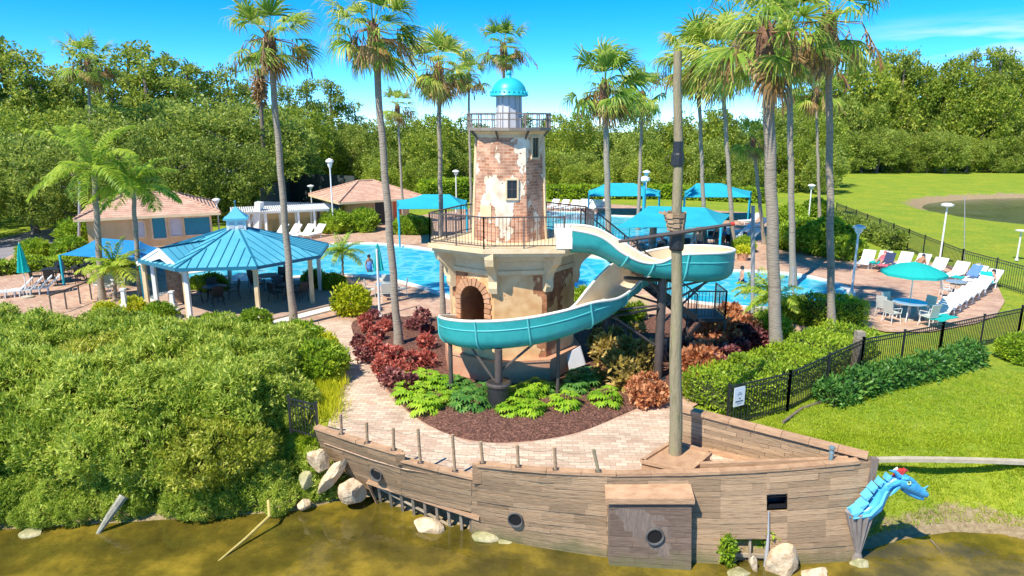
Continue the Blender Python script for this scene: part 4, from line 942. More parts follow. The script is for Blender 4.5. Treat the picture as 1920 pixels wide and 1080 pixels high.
def tree_proto(name, label, cat, kind, mat):
    t = T(name, label, cat)
    if kind == 'oak':
        bl = [(0, 0, 6.2, 3.2, 3.2, 3.2)]
        for k in range(20):
            a = rng.uniform(0, 6.28); z = rng.uniform(2.8, 8.3); rr = 4.3*math.sqrt(max(.05, 1-((z-5.3)/4.6)**2)); s = rng.uniform(1.2, 2.1); bl.append((rr*.85*math.cos(a), rr*.85*math.sin(a), z, s, s, s*.8))
        V, Fq = cloud(bl, 1700, 8, .33, .16, .20, zmin=1.0, jit=.1); base = (0, 0, 1.6); r0 = .35; H = 5
    elif kind == 'scrub':
        bl = [(0, 0, 4., 2.6, 2.6, 3.0)]
        for k in range(17):
            a = rng.uniform(0, 6.28); z = rng.uniform(1, 7.5); rr = 3.6*math.sqrt(max(.1, 1-((z-3.6)/4.8)**2)); s = rng.uniform(.9, 1.8); bl.append((rr*.85*math.cos(a), rr*.85*math.sin(a), z, s*.85, s*.85, s))
        V, Fq = cloud(bl, 1400, 8, .34, .17, .20, zmin=.2, jit=.1); base = (0, 0, .5); r0 = .25; H = 4
    else:                                             # tall, layered, with sky between the tiers
        bl = []
        z = 3.2
        while z < 9.8:
            f = 1-(z-3.0)/8.2; n = rng.integers(2, 5)
            for k in range(n):
                a = rng.uniform(0, 6.28); rr = rng.uniform(.4, 1.9)*(.45+f*.75); s = rng.uniform(.55, 1.05)*(.6+f*.5); bl.append((rr*math.cos(a), rr*math.sin(a), z+rng.uniform(-.2, .2), s*1.15, s*1.15, s*.55))
            z += rng.uniform(.5, .85)
        V, Fq = cloud(bl, 760, 7, .28, .14, .15, up=.1, jit=.3, inner=.5); base = (0, 0, 2.0); r0 = .20; H = 9.4
    mesh_obj('crown', V, Fq, mat, t)
    mb = MB(); n = 6; mb.tube([(.12*math.sin(k*1.7)*(k > 0), .12*math.cos(k*2.1)*(k > 0), H*k/n) for k in range(n+1)], [r0*(1-.75*k/n)+.03 for k in range(n+1)], 7)
    for b in bl[1:9]:
        zz = max(base[2], b[2]-1.6); mb.tube([(0, 0, zz), (b[0]*.5, b[1]*.5, (zz+b[2])/2-.1), b[:3]], [r0*.35, r0*.25, .03], 5)
    mb.build('trunk', m_bark2, t)
    return t

def bush_proto(name, label, cat, bl, nclump, per, L, W, mat, spread=.06, up=.35, twig=True, group=None, inner=.7, outw=.6, jit=.18, zmin=.02):
    t = T(name, label, cat, group=group)
    V, Fq = cloud(bl, nclump, per, L, W, spread, up=up, inner=inner, outw=outw, zmin=zmin, jit=jit)
    mesh_obj('foliage', V, Fq, mat, t)
    if twig:
        mb = MB()
        for b in bl: mb.tube([(b[0]*.2, b[1]*.2, 0), (b[0]*.6, b[1]*.6, b[2]*.6), (b[0], b[1], b[2]+b[5]*.5)], [.03, .02, .008], 5)
        mb.build('stems', m_twig, t)
    return t

# ------------------------------------------------------------------ palms
def strip(pts, wid, side):
    """a thin folded blade along pts"""
    V = []; n = len(pts)
    for p, w, s in zip(pts, wid, side): V += [p-s*w/2, p+s*w/2]
    F_ = [(2*i, 2*i+1, 2*i+3, 2*i+2) for i in range(n-1)]
    return V, F_
def fan_frond(V, F_, az, el, pet, blade, wind, droop, nseg=22):
    d = np.array([math.cos(az)*math.cos(el), math.sin(az)*math.cos(el), math.sin(el)])+wind*.35; d /= np.linalg.norm(d)
    p0 = np.zeros(3); pm = d*pet*.6; p1 = d*pet+np.array([0, 0, -.10*pet*(1.2-el)*.5])
    s = np.cross(d, [0, 0, 1.]); s = s/(np.linalg.norm(s)+1e-6)
    def addstrip(pts, wid, side):
        b = len(V)//1; v, f = strip(pts, wid, side); V.extend(v); F_.extend([tuple(i+b for i in q) for q in f])
    addstrip([p0, pm, p1], [.05, .035, .03], [s, s, s])
    e = p1-pm; e /= np.linalg.norm(e); s = np.cross(e, [0, 0, 1.]); s /= (np.linalg.norm(s)+1e-6); tw = rng.uniform(-.5, .5); u = np.cross(s, e)
    s, u = s*math.cos(tw)+u*math.sin(tw), u*math.cos(tw)-s*math.sin(tw)
    for k in range(nseg):
        a = (k/(nseg-1)-.5)*R(165)*rng.uniform(.93, 1.07); dd = e*math.cos(a)+s*math.sin(a)+u*(.25*math.cos(a)-.1+rng.uniform(-.06, .06)); dd /= np.linalg.norm(dd)
        L = blade*rng.uniform(.82, 1.1)*(1-.12*abs(a)); side = np.cross(dd, u); side /= (np.linalg.norm(side)+1e-6)
        q1 = p1+dd*L*.5; g = droop*rng.uniform(.5, 1.5); d2 = dd+np.array([0, 0, -.9*g])+wind*.5; d2 /= np.linalg.norm(d2); q2 = q1+d2*L*.32
        d3 = d2+np.array([0, 0, -1.7*g])+wind*.5; d3 /= np.linalg.norm(d3); q3 = q2+d3*L*.30
        addstrip([p1, q1, q2, q3], [.018, .062*blade, .034*blade, .006], [side]*4)
def fan_crown(parent, nf, spread, blade, wind, seed, name='crown', els=(82, -48), mat=None, droop=.55):
    V = []; F_ = []
    for k in range(nf):
        f = (k+.5)/nf; el = R(els[0]+(els[1]-els[0])*f**.9+rng.uniform(-18, 18)); az = k*2.39996+rng.uniform(-.6, .6)
        fan_frond(V, F_, az, el, spread*rng.uniform(.75, 1.15)*(.55+.45*math.sin(math.pi*min(1, .25+f*.6))), blade*rng.uniform(.85, 1.15), wind, droop*rng.uniform(.6, 1.5))
    return mesh_obj(name, np.array(V), F_, mat or m_palm, parent)
def fan_proto(seed, wind, nf=27, spread=1.0, blade=.95, ndead=5):
    t = T('palm_head', 'x', 'palm'); w = np.array(wind)
    fan_crown(t, nf, spread, blade, w, seed)
    fan_crown(t, ndead, spread*.8, blade*.85, w*.6, seed+5, name='dead_fronds', els=(-15, -80), mat=m_dead, droop=1.2)
    mb = MB(); mb.lathe([(.11, -1.0), (.15, -.85), (.18, -.45), (.20, -.1), (.15, .12), (.04, .25)], seg=10)
    for k in range(34):
        a = k*2.4; z = -.95+1.1*k/34; r = .13+.03*math.sin(k); d = np.array([math.cos(a), math.sin(a), 0]); mb.beam(d*r*.8+np.array([0, 0, z]), d*(r+.08)+np.array([0, 0, z+.17]), .05, .016)
    mb.build('boots', m_boot, t)
    # hanging dry flower stalks
    mb = MB()
    for k in range(10):
        a = rng.uniform(0, 6.28); L = rng.uniform(.8, 1.7); d = np.array([math.cos(a), math.sin(a), 0])+w*.4; pts = [d*.15, d*.6*L+np.array([0, 0, -.05]), d*1.0*L+np.array([0, 0, -.55*L])]
        mb.tube(pts, [.014, .011, .006], 4)
        for j in range(9):
            s = pts[1]+(pts[2]-pts[1])*(.15+.85*j/8); mb.tube([s, s+np.array([rng.uniform(-.12, .12), rng.uniform(-.12, .12), -rng.uniform(.15, .4)])], [.012, .022], 3)
    mb.build('flower_stalks', m_dead, t)
    return t
def feather_proto(seed, nf=17, L=2.6, nl=42, leafL=.6, arch=1.0, wind=(0, 0, 0), mat=None, name='palm_head'):
    t = T(name, 'x', 'palm'); V = []; F_ = []; w = np.array(wind)
    for k in range(nf):
        f = (k+.5)/nf; az = k*2.39996+rng.uniform(-.2, .2); el = R(78-75*f+rng.uniform(-8, 8)); d = np.array([math.cos(az)*math.cos(el), math.sin(az)*math.cos(el), math.sin(el)]); p = np.zeros(3); pts = [p]; Lk = L*rng.uniform(.85, 1.1)
        for j in range(12):
            d = d+np.array([0, 0, -.135*arch])+w*.05; d /= np.linalg.norm(d); p = p+d*Lk/12; pts.append(p)
        pts = np.array(pts); s = np.cross(d, [0, 0, 1.]); s /= np.linalg.norm(s)+1e-6; b = len(V)
        v, f_ = strip(pts, np.linspace(.06, .01, 13), [s]*13); V += v; F_ += [tuple(i+b for i in q) for q in f_]
        for j in range(nl):
            u = .12+.86*j/nl; i = u*12; i0 = int(i); q = pts[i0]+(pts[min(i0+1, 12)]-pts[i0])*(i-i0); tg = pts[min(i0+1, 12)]-pts[i0]; tg /= np.linalg.norm(tg)
            sd = np.cross(tg, [0, 0, 1.]); sd /= np.linalg.norm(sd)+1e-6; ll = leafL*math.sin(math.pi*(.12+.8*u))*rng.uniform(.85, 1.15)
            for sg in (-1, 1):
                dd = sd*sg+tg*.55+np.array([0, 0, rng.uniform(-.25, .3)]); dd /= np.linalg.norm(dd); m = q+dd*ll*.55; e = m+(dd+np.array([0, 0, -.8*arch]))*ll*.40
                up_ = np.cross(dd, sd*sg+np.array([0, 0, .3])); wv = np.cross(dd, [0, 0, 1.]); wv /= np.linalg.norm(wv)+1e-6; wv = wv*.8+np.array([0, 0, .4])
                b = len(V); v, f_ = strip([q, m, e], [.012, .07*leafL/.55, .006], [wv]*3); V += v; F_ += [tuple(i_+b for i_ in z) for z in f_]
    mesh_obj('crown', np.array(V), F_, mat or m_queen, t)
    return t
def palm(name, head, base, top, r0, label, group, sc=1., rz=0., lean=(0, 0), rings=True):
    """a trunk of its own with a copy of a head set on top"""
    base = np.array(base); top = np.array(top); t = T(name, label, 'palm tree', tuple(base), group)
    n = 16; pts = []; mid = np.array([lean[0], lean[1], 0])
    for k in range(n+1): f = k/n; pts.append(base+(top-base)*f+mid*math.sin(math.pi*f)+np.array([.02*math.sin(k*1.9), .02*math.cos(k*1.3), 0]))
    rad = [r0*(1.45 if k == 0 else (1.15 if k == 1 else 1-.22*k/n)) for k in range(n+1)]
    mb = MB(); mb.tube(pts, rad, 12); mb.build('trunk', m_bark, t, smooth=True)
    for ch in list(head.children):
        c = ch.copy(); COL.objects.link(c); c.parent = t; c.location = tuple(top-base); c.rotation_euler = (0, 0, rz); c.scale = (sc, sc, sc)
    return t
def drop(root):
    for c in list(root.children): bpy.data.objects.remove(c)
    bpy.data.objects.remove(root)
heads = [fan_proto(1, (.5, .1, -.1)), fan_proto(2, (.3, -.2, -.05), nf=31, ndead=9), fan_proto(3, (.9, .1, -.25), nf=33, blade=1.1, ndead=7), fan_proto(4, (.2, .2, 0), nf=24)]
GP = 'tall fan palms round the pools'
def fanpalm(h, cx, cy, bx, by, r, label, sc=1., rz=0., Y=None, top_Y=None, lean=(0, 0)):
    b = P(bx, by, 0) if Y is None else PD(bx, by, Y); b = Vector((b[0], b[1], 0)); t = PD(cx, cy, top_Y or b[1])
    return palm('fan_palm', heads[h], b, t, r, label, GP, sc*1.1, rz, lean)
fanpalm(0, 505, 72, 551, 612, .15, 'slender fan palm with loose crown rising beside the blue gazebo', 1.12, .4)
fanpalm(1, 700, 55, 748, 652, .15, 'fan palm with brown hanging fronds rooted among the red shrubs', 1.05, 1.2)
fanpalm(1, 822, 128, 830, 592, .11, 'fan palm with thin trunk standing just beside the lighthouse balcony', .95, 2.)
fanpalm(3, 745, 200, 757, 425, .11, 'short yellowing fan palm before the pink-roofed pool house', 1.0, .9)
fanpalm(0, 878, 142, 884, 420, .12, 'fan palm partly hidden behind the lighthouse tower, fronds left of its dome', 1.2, 2.6)
fanpalm(3, 944, 88, 946, 430, .14, 'fan palm whose crown shows directly above the turquoise lighthouse dome', 1.35, 0)
fanpalm(2, 1134, 160, 1142, 475, .22, 'windblown fan palm with thick trunk behind the top of the slide', 1.55, .3)
fanpalm(2, 1205, 178, 1196, 430, .15, 'windblown fan palm with drooping golden fronds behind the turquoise shade sails', 1.35, 2.3)
fanpalm(0, 1308, 110, 1322, 462, .15, 'fan palm with dark trunk crossing the large turquoise shade sail', 1.8, 1.)
fanpalm(2, 1352, 110, 1376, 470, .16, 'fan palm with pale straight trunk beside the group of poolside chairs', 1.75, 3.)
fanpalm(3, 1437, 62, 1456, 682, .225, 'massive fan palm with thick ringed trunk rising from the clipped hedge', 1.45, .1)
fanpalm(2, 1478, 52, 1487, 535, .17, 'fan palm standing at the edge of the small round pool', 1.75, 2.2)
fanpalm(0, 1530, 170, 1537, 418, .14, 'slim fan palm at the back of the deck beyond the round bush', 1.5, 1.7)
fanpalm(0, 1553, 40, 1559, 632, .15, 'fan palm with slim pale trunk rising from the square hedge', 1.45, 2.9)
fanpalm(3, 1412, 262, 1433, 458, .14, 'low fan palm with small bright crown between taller palms', 1.0, .5)
fanpalm(3, 165, 118, 176, 398, .16, 'distant fan palm with dark crown standing over the oaks', 1.7, .8)
heads_q = [feather_proto(11, L=2.9, wind=(.2, 0, 0)), feather_proto(12, L=2.3)]
b = P(191, 562, 0); palm('queen_palm', heads_q[0], b, PD(176, 318, b[1]), .16, 'feathery queen palm with thick grey trunk by the blue shade sail', 'queen palms by the gazebo', 1.15, .3)
b = P(263, 555, 0); palm('queen_palm', heads_q[1], b, PD(249, 352, b[1]), .13, 'smaller feathery queen palm rising at the gable of the gazebo', 'queen palms by the gazebo', 1.1, 1.)
hp = feather_proto(13, nf=22, L=.95, nl=26, leafL=.26, arch=.8, mat=m_queen)
b = P(643, 528, 0); palm('pygmy_palm', hp, b, PD(642, 474, b[1]), .07, 'dwarf date palm with feathery head at the edge of the main pool', 'dwarf palms', 1.5, .3)
b = P(215, 560, 0); palm('pygmy_palm', hp, b, PD(216, 505, b[1]), .09, 'dwarf date palm in the shade of the blue sail', 'dwarf palms', 1.9, 1.3)
b = P(1445, 655, 0); palm('pygmy_palm', hp, b, PD(1448, 560, b[1]), .06, 'dwarf palm with bright fronds beside the thick palm trunk', 'dwarf palms', 1.4, 2.3)
b = P(1402, 600, 0); palm('pygmy_palm', hp, b, PD(1415, 545, b[1]), .05, 'dwarf palm with bright fronds behind the grey pole', 'dwarf palms', 1.1, .9)
for h in heads+heads_q+[hp]: drop(h)
# bare snag with a rag of dead fronds
b = Vector((PD(488, 235, 70)[0], 70, 0)); t = PD(487, 160, 70)
sn = T('dead_palm_snag', 'bare dead palm stub with brown rag of fronds above the oaks', 'dead tree', tuple(b)); mb = MB(); mb.tube([b, (b+t)/2, t], [.22, .2, .18], 8); mb.build('trunk', m_bark2, sn)
V, Fq = cloud([(t[0], t[1], t[2]-.1, .45, .45, 1.7)], 160, 6, .6, .12, .15, up=-.8, inner=.2); mesh_obj('dead_fronds', V, Fq, m_dead, sn)

# ------------------------------------------------------------------ trees beyond the pools
oaks = [tree_proto('oak_tree', 'broad dark green oak behind the pool houses', 'tree', 'oak', m_oak) for _ in range(3)]
scrubs = [tree_proto('broadleaf_tree', 'dense mid-green tree in the wood beyond the pools', 'tree', 'scrub', m_oak) for _ in range(3)]
yels = [tree_proto('yellow_green_tree', 'yellow-green broadleaf tree in the wood', 'tree', 'scrub', m_yel) for _ in range(2)]
cyps = [tree_proto('cypress_tree', 'tall layered cypress rising above the wood', 'tree', 'cyp', m_cyp) for _ in range(4)]
S_oak = [Stock(o) for o in oaks]; S_scr = [Stock(o) for o in scrubs]; S_yel = [Stock(o) for o in yels]; S_cyp = [Stock(o) for o in cyps]
def region(px):
    for lim, txt in ((150, 'above the parking road at the frame edge'), (420, 'behind the tiled pool house'), (640, 'behind the tennis screens and pergola'), (860, 'behind the pink-roofed pool house'), (1080, 'directly behind the lighthouse'), (1260, 'beyond the first far shade canopy'), (1420, 'beyond the second far shade canopy'), (1590, 'behind the cluster of big palms'), (1760, 'at the near end of the far field'), (5000, 'across the field behind the pond')):
        if px < lim: return txt
def tree_at(stock, px, topy, Y, wide=1., label=None, group='trees of the surrounding wood'):
    label = label+' '+region(px); group = group+' '+region(px)
    p = PD(px, topy, Y); H = p[2]; s = H/(9.9 if stock in (S_cyp) else 8.9); k = random.randrange(len(stock))
    stock[k].put((p[0], Y, -.1), random.uniform(0, 6.28), (s*wide, s*wide, s), label, group)
L_o = 'broad dark green oak'
L_s = 'dense mid-green tree in the wood'
L_y = 'yellow-green broadleaf tree'
L_c = 'tall layered cypress'
# oaks behind the pool house, left
for px, ty, Y, w in ((-60, 245, 60, 1.2), (40, 262, 56, 1.1), (-120, 300, 50, 1.1), (235, 235, 66, 1.1), (300, 205, 74, 1.35), (385, 196, 76, 1.3), (455, 215, 72, 1.2), (520, 245, 78, 1.1), (330, 262, 62, 1.0), (430, 275, 64, 1.0), (130, 268, 54, 1.05)):
    tree_at(S_oak, px, ty, Y, w, L_o, 'oaks')
for px, ty, Y, w in ((0, 210, 74, 1.1), (75, 225, 66, 1.0), (-60, 190, 80, 1.1), (150, 200, 84, 1.1)): tree_at(S_yel, px, ty, Y, w, 'bushy yellow-green tree beside the oaks', 'yellow-green trees')
for px, ty, Y in ((-80, 90, 96), (0, 98, 100), (50, 120, 98), (100, 145, 104), (-140, 100, 100), (240, 108, 104), (268, 135, 100), (310, 128, 108), (350, 142, 104), (205, 150, 100), (390, 170, 110), (425, 146, 112), (460, 168, 108), (540, 178, 116), (575, 170, 112), (620, 168, 118), (665, 205, 120), (150, 120, 108), (120, 170, 100), (330, 165, 98)):
    tree_at(S_cyp, px, ty, Y, 1.15 if px < 400 else .9, L_c, 'cypresses')
for k, px in enumerate(range(560, 1560, 62)):
    tree_at(S_scr if k % 4 else S_yel, px+random.uniform(-12, 12), (214 if px < 1000 else 205)+random.uniform(-14, 16), 104+random.uniform(-6, 8), random.uniform(.85, 1.15), L_s if k % 4 else L_y)
for k, px in enumerate(range(575, 1570, 74)):
    if 540 < px < 660: continue
    tree_at(S_scr if k % 3 else S_yel, px+random.uniform(-15, 15), 258+random.uniform(-18, 20), 92+random.uniform(-4, 5), random.uniform(.85, 1.2), L_s if k % 3 else L_y)
for px in (705, 790, 1085, 1110, 1215, 1250): tree_at(S_yel, px, 300+random.uniform(-12, 8), 86, 1.25, L_y)
for px in (600, 655): tree_at(S_scr, px, 228+random.uniform(-5, 12), 106, 1.0, L_s)
# right-hand forest: a tall back row, a lower front row
for k, px in enumerate(range(1500, 2240, 23)):
    tree_at(S_cyp if k % 6 else S_yel, px+random.uniform(-10, 10), 126+random.uniform(-15, 22)+(40 if px < 1575 else 0), 142+random.uniform(-5, 6), random.uniform(.7, .95), L_c if k % 6 else L_y, 'far cypresses' if k % 6 else 'trees of the surrounding wood')
for k, px in enumerate(range(1480, 2240, 64)):
    tree_at(S_scr if k % 3 else S_yel, px+random.uniform(-10, 10), 178+random.uniform(-18, 18), 137+random.uniform(-3, 3), random.uniform(.75, 1.), L_s if k % 3 else L_y)
for k, px in enumerate(range(1500, 2240, 40)):
    tree_at(S_scr if k % 4 else S_oak, px+random.uniform(-10, 10), 246+random.uniform(-22, 22), 130+random.uniform(-2, 2), random.uniform(.9, 1.3), L_s)
for k, px in enumerate(range(-760, -130, 60)): tree_at(S_scr, px, 190, 84+random.uniform(-8, 8), 1., L_s)
# ------------------------------------------------------------------ shrubs of the bank, hedges and beds
def blobset(n, rx, ry, h, s0, s1, seed=None, base=.0):
    bl = []
    for k in range(n):
        a = rng.uniform(0, 6.28); q = math.sqrt(rng.uniform(0, 1)); s = rng.uniform(s0, s1); bl.append((rx*q*math.cos(a), ry*q*math.sin(a), base+(h-s)*rng.uniform(.45, 1)*(1-.35*q*q), s, s, s*.9))
    return bl
bank = []
for k in range(4):
    bl = [(0, 0, .8, 1.7, 1.5, 1.4)]+blobset(24, 2.0, 1.7, 2.9, .32, .68)
    bank.append(Stock(bush_proto('bank_shrub', 'x', 'shrub', bl, 1350, 12, .20, .056, m_bush2 if k == 3 else m_bush, spread=.07, up=.55, inner=.84, jit=.08)))
GB = 'leafy shrubs massed on the lake bank'
LB = 'willow-leaved green shrub'
def zg(x, y): return float(gz(x, y))
rows_ = [(17.55, -1.25, .72, [-15.2, -13.3, -11.5, -9.8, -8.2]), (19.2, -.45, .82, [-16.2, -14.4, -12.5, -10.6, -9.0, -7.7]), (21.2, -.1, .80, [-17.4, -15.5, -13.6, -11.7, -9.8, -8.4]), (23.2, 0, .80, [-18.4, -16.4, -14.3, -12.4, -10.5, -8.8]), (25.2, 0, .72, [-19.4, -17.4, -15.4, -13.4, -11.4])]
names_ = ['at the water edge', 'in the second rank above the lake', 'in the middle of the bank', 'in the rank behind the bank crest', 'nearest the gazebo']
for (yy, zt, sc, xs_), nm_ in zip(rows_, names_):
    for q in xs_:
        x_ = q+random.uniform(-.25, .25); y_ = yy+random.uniform(-.25, .25); k = random.choice([0, 1, 2, 0, 1, 2, 3]); s_ = sc*random.uniform(.9, 1.12)
        bank[k].put((x_, y_, zg(x_, y_)-.1), random.uniform(0, 6.28), (s_, s_, s_*random.uniform(.85, 1.1)), LB+' '+nm_, GB+' '+nm_)
for (x_, y_, s_) in ((-6.7, 19.4, .42), (-7.2, 18.1, .42), (-7.2, 23.1, .42), (-8.2, 24.6, .48)):
    bank[k].put((x_, y_, zg(x_, y_)-.1), random.uniform(0, 6.28), (s_, s_, s_*1.2), 'smaller willow-leaved shrub at the walkway end of the bank mass', 'shrubs at the end of the bank mass')
# low waterside growth
for (px, py) in [(x_, y_) for x_ in range(-60, 560, 42) for y_ in (975-x_*.05+random.uniform(-8, 8), 940-x_*.04+random.uniform(-8, 8))]+[(575, 925), (600, 935), (560, 900)]:
    p = P(px, py, -1.7); k = random.randrange(3); s = random.uniform(.26, .46)
    bank[k].put((p[0], p[1]+.25, -1.8), random.uniform(0, 6.28), (s*1.25, s, s*1.15), 'low green shrub dipping into the lake under the bank shrubs', 'low shrubs at the water edge')
# bright croton-like shrub at the end of the bank mass
g1 = [Stock(bush_proto('golden_shrub', 'x', 'shrub', [(0, 0, .55, .75, .75, .6)]+blobset(7, .6, .6, 1.1, .25, .4), 420, 9, .17, .07, m_gold, up=.5)) for _ in range(2)]
def put(st, px, py, sc, label, group=None, z=0., sz=1.):
    st = random.choice(st) if isinstance(st, list) else st
    p = P(px, py, z); return st.put((p[0], p[1], z), random.uniform(0, 6.28), (sc, sc, sc*sz), label, group)
GG = 'golden shrubs'
put(g1, 660, 588, 1.15, 'round golden shrub between the gazebo steps and the red planting', GG)
lg = [Stock(bush_proto('bright_shrub', 'x', 'shrub', [(0, 0, .6, .9, .9, .7)]+blobset(8, .8, .8, 1.3, .3, .5), 620, 10, .19, .07, m_hedge, up=.55)) for _ in range(2)]
GL = 'bright green shrubs by the paths'
put(lg, 600, 712, 1.0, 'bright green shrub at the end of the bank planting beside the walkway', GL)
put(lg, 560, 668, 1.0, 'bright green shrub behind the bank planting near the walkway bend', GL)
put(g1, 606, 668, .75, 'small yellow-green shrub spilling over the walkway edge', GL)
put(lg, 480, 620, .7, 'light green shrub before the front gazebo column', GL)
put(lg, 400, 622, .6, 'light green shrub under the gazebo eave', GL)
put(g1, 250, 590, .7, 'small yellow shrub beside the white obelisk post', GG)
put(g1, 200, 600, .7, 'yellow shrub at the foot of the queen palm', GG)
put(lg, 300, 605, .7, 'light green shrub at the gable end of the gazebo', GL)
for px, py, s, l in ((400, 548, .75, 'dark green bush inside the far side of the gazebo'), (590, 540, .75, 'green bush between the gazebo and the dwarf palm'), (625, 545, .7, 'green bush under the dwarf palm'), (375, 545, .6, 'small bush behind the gazebo column')):
    put(lg, px, py, s, l, GL)
for px, py, s, l in ((630, 436, 1.35, 'round olive bush before the pink-roofed pool house'), (682, 432, 1.35, 'wide olive bush beside the grey pool house door'), (762, 438, 1.1, 'low yellow-green bush at the far poolside'), (790, 438, 1.0, 'low green bush by the balcony corner'),
                     (150, 462, 1.5, 'large bush with orange flowers beside the tiled pool house'), (135, 486, 1.1, 'bush beside the blue shade sail'), (68, 486, 1.0, 'dark bush standing before the road')):
    put(lg, px, py, s, l, GL)
# hedge helper: clipped box of leaves following a line
def hedge(name, label, pts, h, w, mat, per_m2=55, L=.13, W=.055, cat='hedge', stem=True, base=0., rag=.05):
    pts = [np.array(p[:2]) for p in pts]; root = T(name, label, cat, (pts[0][0], pts[0][1], base)); C = []; D_ = []
    for a, b in zip(pts[:-1], pts[1:]):
        Ls = np.linalg.norm(b-a); t = (b-a)/Ls; s = np.array([-t[1], t[0]])
        for face, area in (('top', Ls*w), ('l', Ls*h), ('r', Ls*h)):
            n = int(area*per_m2*7); u = rng.uniform(-.03, 1.03, n)*Ls; q = rng.uniform(-.5, .5, n)
            if face == 'top': x = q*w; z = h+rng.normal(size=n)*rag; nn = np.tile([0, 0, 1.], (n, 1))
            else: sg = 1 if face == 'l' else -1; x = np.full(n, sg*w/2)+rng.normal(size=n)*rag; z = (q+.5)*h; nn = np.tile([s[0]*sg, s[1]*sg, .3], (n, 1))
            wob = .06*np.sin(u*2.3+a[0])+.05*np.sin(u*5.1); z = z+wob*(z/h); C.append(np.stack([a[0]+t[0]*u+s[0]*x, a[1]+t[1]*u+s[1]*x, z+base], 1)); D_.append(nn)
    for e, o in ((pts[0], pts[1]), (pts[-1], pts[-2])):
        t = (e-o)/np.linalg.norm(e-o); s = np.array([-t[1], t[0]]); n = int(w*h*per_m2*7); q = rng.uniform(-.5, .5, n); z = rng.uniform(0, h, n); C.append(np.stack([e[0]+s[0]*q*w+rng.normal(size=n)*rag, e[1]+s[1]*q*w+rng.normal(size=n)*rag, z+base], 1)); D_.append(np.tile([t[0], t[1], .3], (n, 1)))
    C = np.concatenate(C); D_ = np.concatenate(D_); n = len(C); V, Fq = leafset(C, unit(rng.normal(size=(n, 3)))+D_*.7+np.array([0, 0, .3]), L*rng.uniform(.7, 1.3, n), W)
    mesh_obj('foliage', V, Fq, mat, root)
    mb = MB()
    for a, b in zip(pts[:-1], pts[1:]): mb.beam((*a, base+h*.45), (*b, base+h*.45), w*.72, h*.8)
    mb.build('inner_core', M('dark_core', (.02, .03, .01), (.06, .07, .02), scale=9, rough=1.), root)  # solid dark box filling the inside of the hedge
    return root
hedge('clipped_hedge', 'long clipped hedge inside the black fence, from the ship wall to the palms', gp([(1325, 764), (1410, 732), (1490, 700), (1592, 654)]), .82, 1.9, m_hedge)
hedge('clipped_hedge', 'square clipped hedge block round the slim palm trunk', gp([(1520, 612), (1600, 606)]), 1.15, 1.5, m_hedge)
hedge('leafy_hedge', 'loose dark green hedge outside the fence on the lawn', [P(1548, 766, -.2), P(1640, 730, -.1), P(1730, 706, -.05), P(1822, 680, -.05)], .62, .75, m_philod, L=.16, W=.07, rag=.10, base=-.1)
hedge('clipped_hedge', 'dark hedge running along the far fence', [P(1568, 425, 0), P(1680, 468, 0)], 1.1, 1.0, m_oak, per_m2=25, L=.2, W=.1)
hedge('clipped_hedge', 'low hedge behind the turquoise shade sails', [P(1030, 372, 0), P(1250, 372, 0), P(1440, 380, 0)], 1.4, 1.2, m_hedge, per_m2=10, L=.35, W=.2)
hedge('clipped_hedge', 'hedge along the far end of the pool house', [P(795, 382, 0), P(885, 376, 0)], 2.4, 1.6, m_hedge, per_m2=10, L=.35, W=.2)
hedge('clipped_hedge', 'hedge behind the round table by the road', [P(-60, 522, 0), P(60, 508, 0), P(250, 497, 0)], .7, .9, m_hedge, per_m2=22, L=.22, W=.1)
big = Stock(bush_proto('flowering_shrub', 'x', 'shrub', [(0, 0, 1.2, 2.0, 1.8, 1.4)]+blobset(12, 2.0, 1.7, 2.6, .6, 1.0), 700, 10, .32, .13, m_hedge, up=.4))
put(big, 1550, 478, .95, 'large bright green bush beside the lamp post at the sun deck', GL)
put(big, 1500, 470, .85, 'bright green bush behind the thick palm trunk', GL)
put(big, 1480, 420, .7, 'bush at the back of the deck between palm trunks', GL)
put(big, 1530, 405, .65, 'bush standing beyond the slim palm at the deck edge', GL)
put(lg, 1395, 472, .8, 'low bush at the foot of the pale palm', GL)
put(lg, 1440, 640, .9, 'bright bush beside the dwarf palm', GL); put(lg, 1490, 600, .8, 'bright bush by the small pool edge', GL)
put(lg, 1905, 672, .7, 'greyish shrub at the fence corner on the lawn', GL)
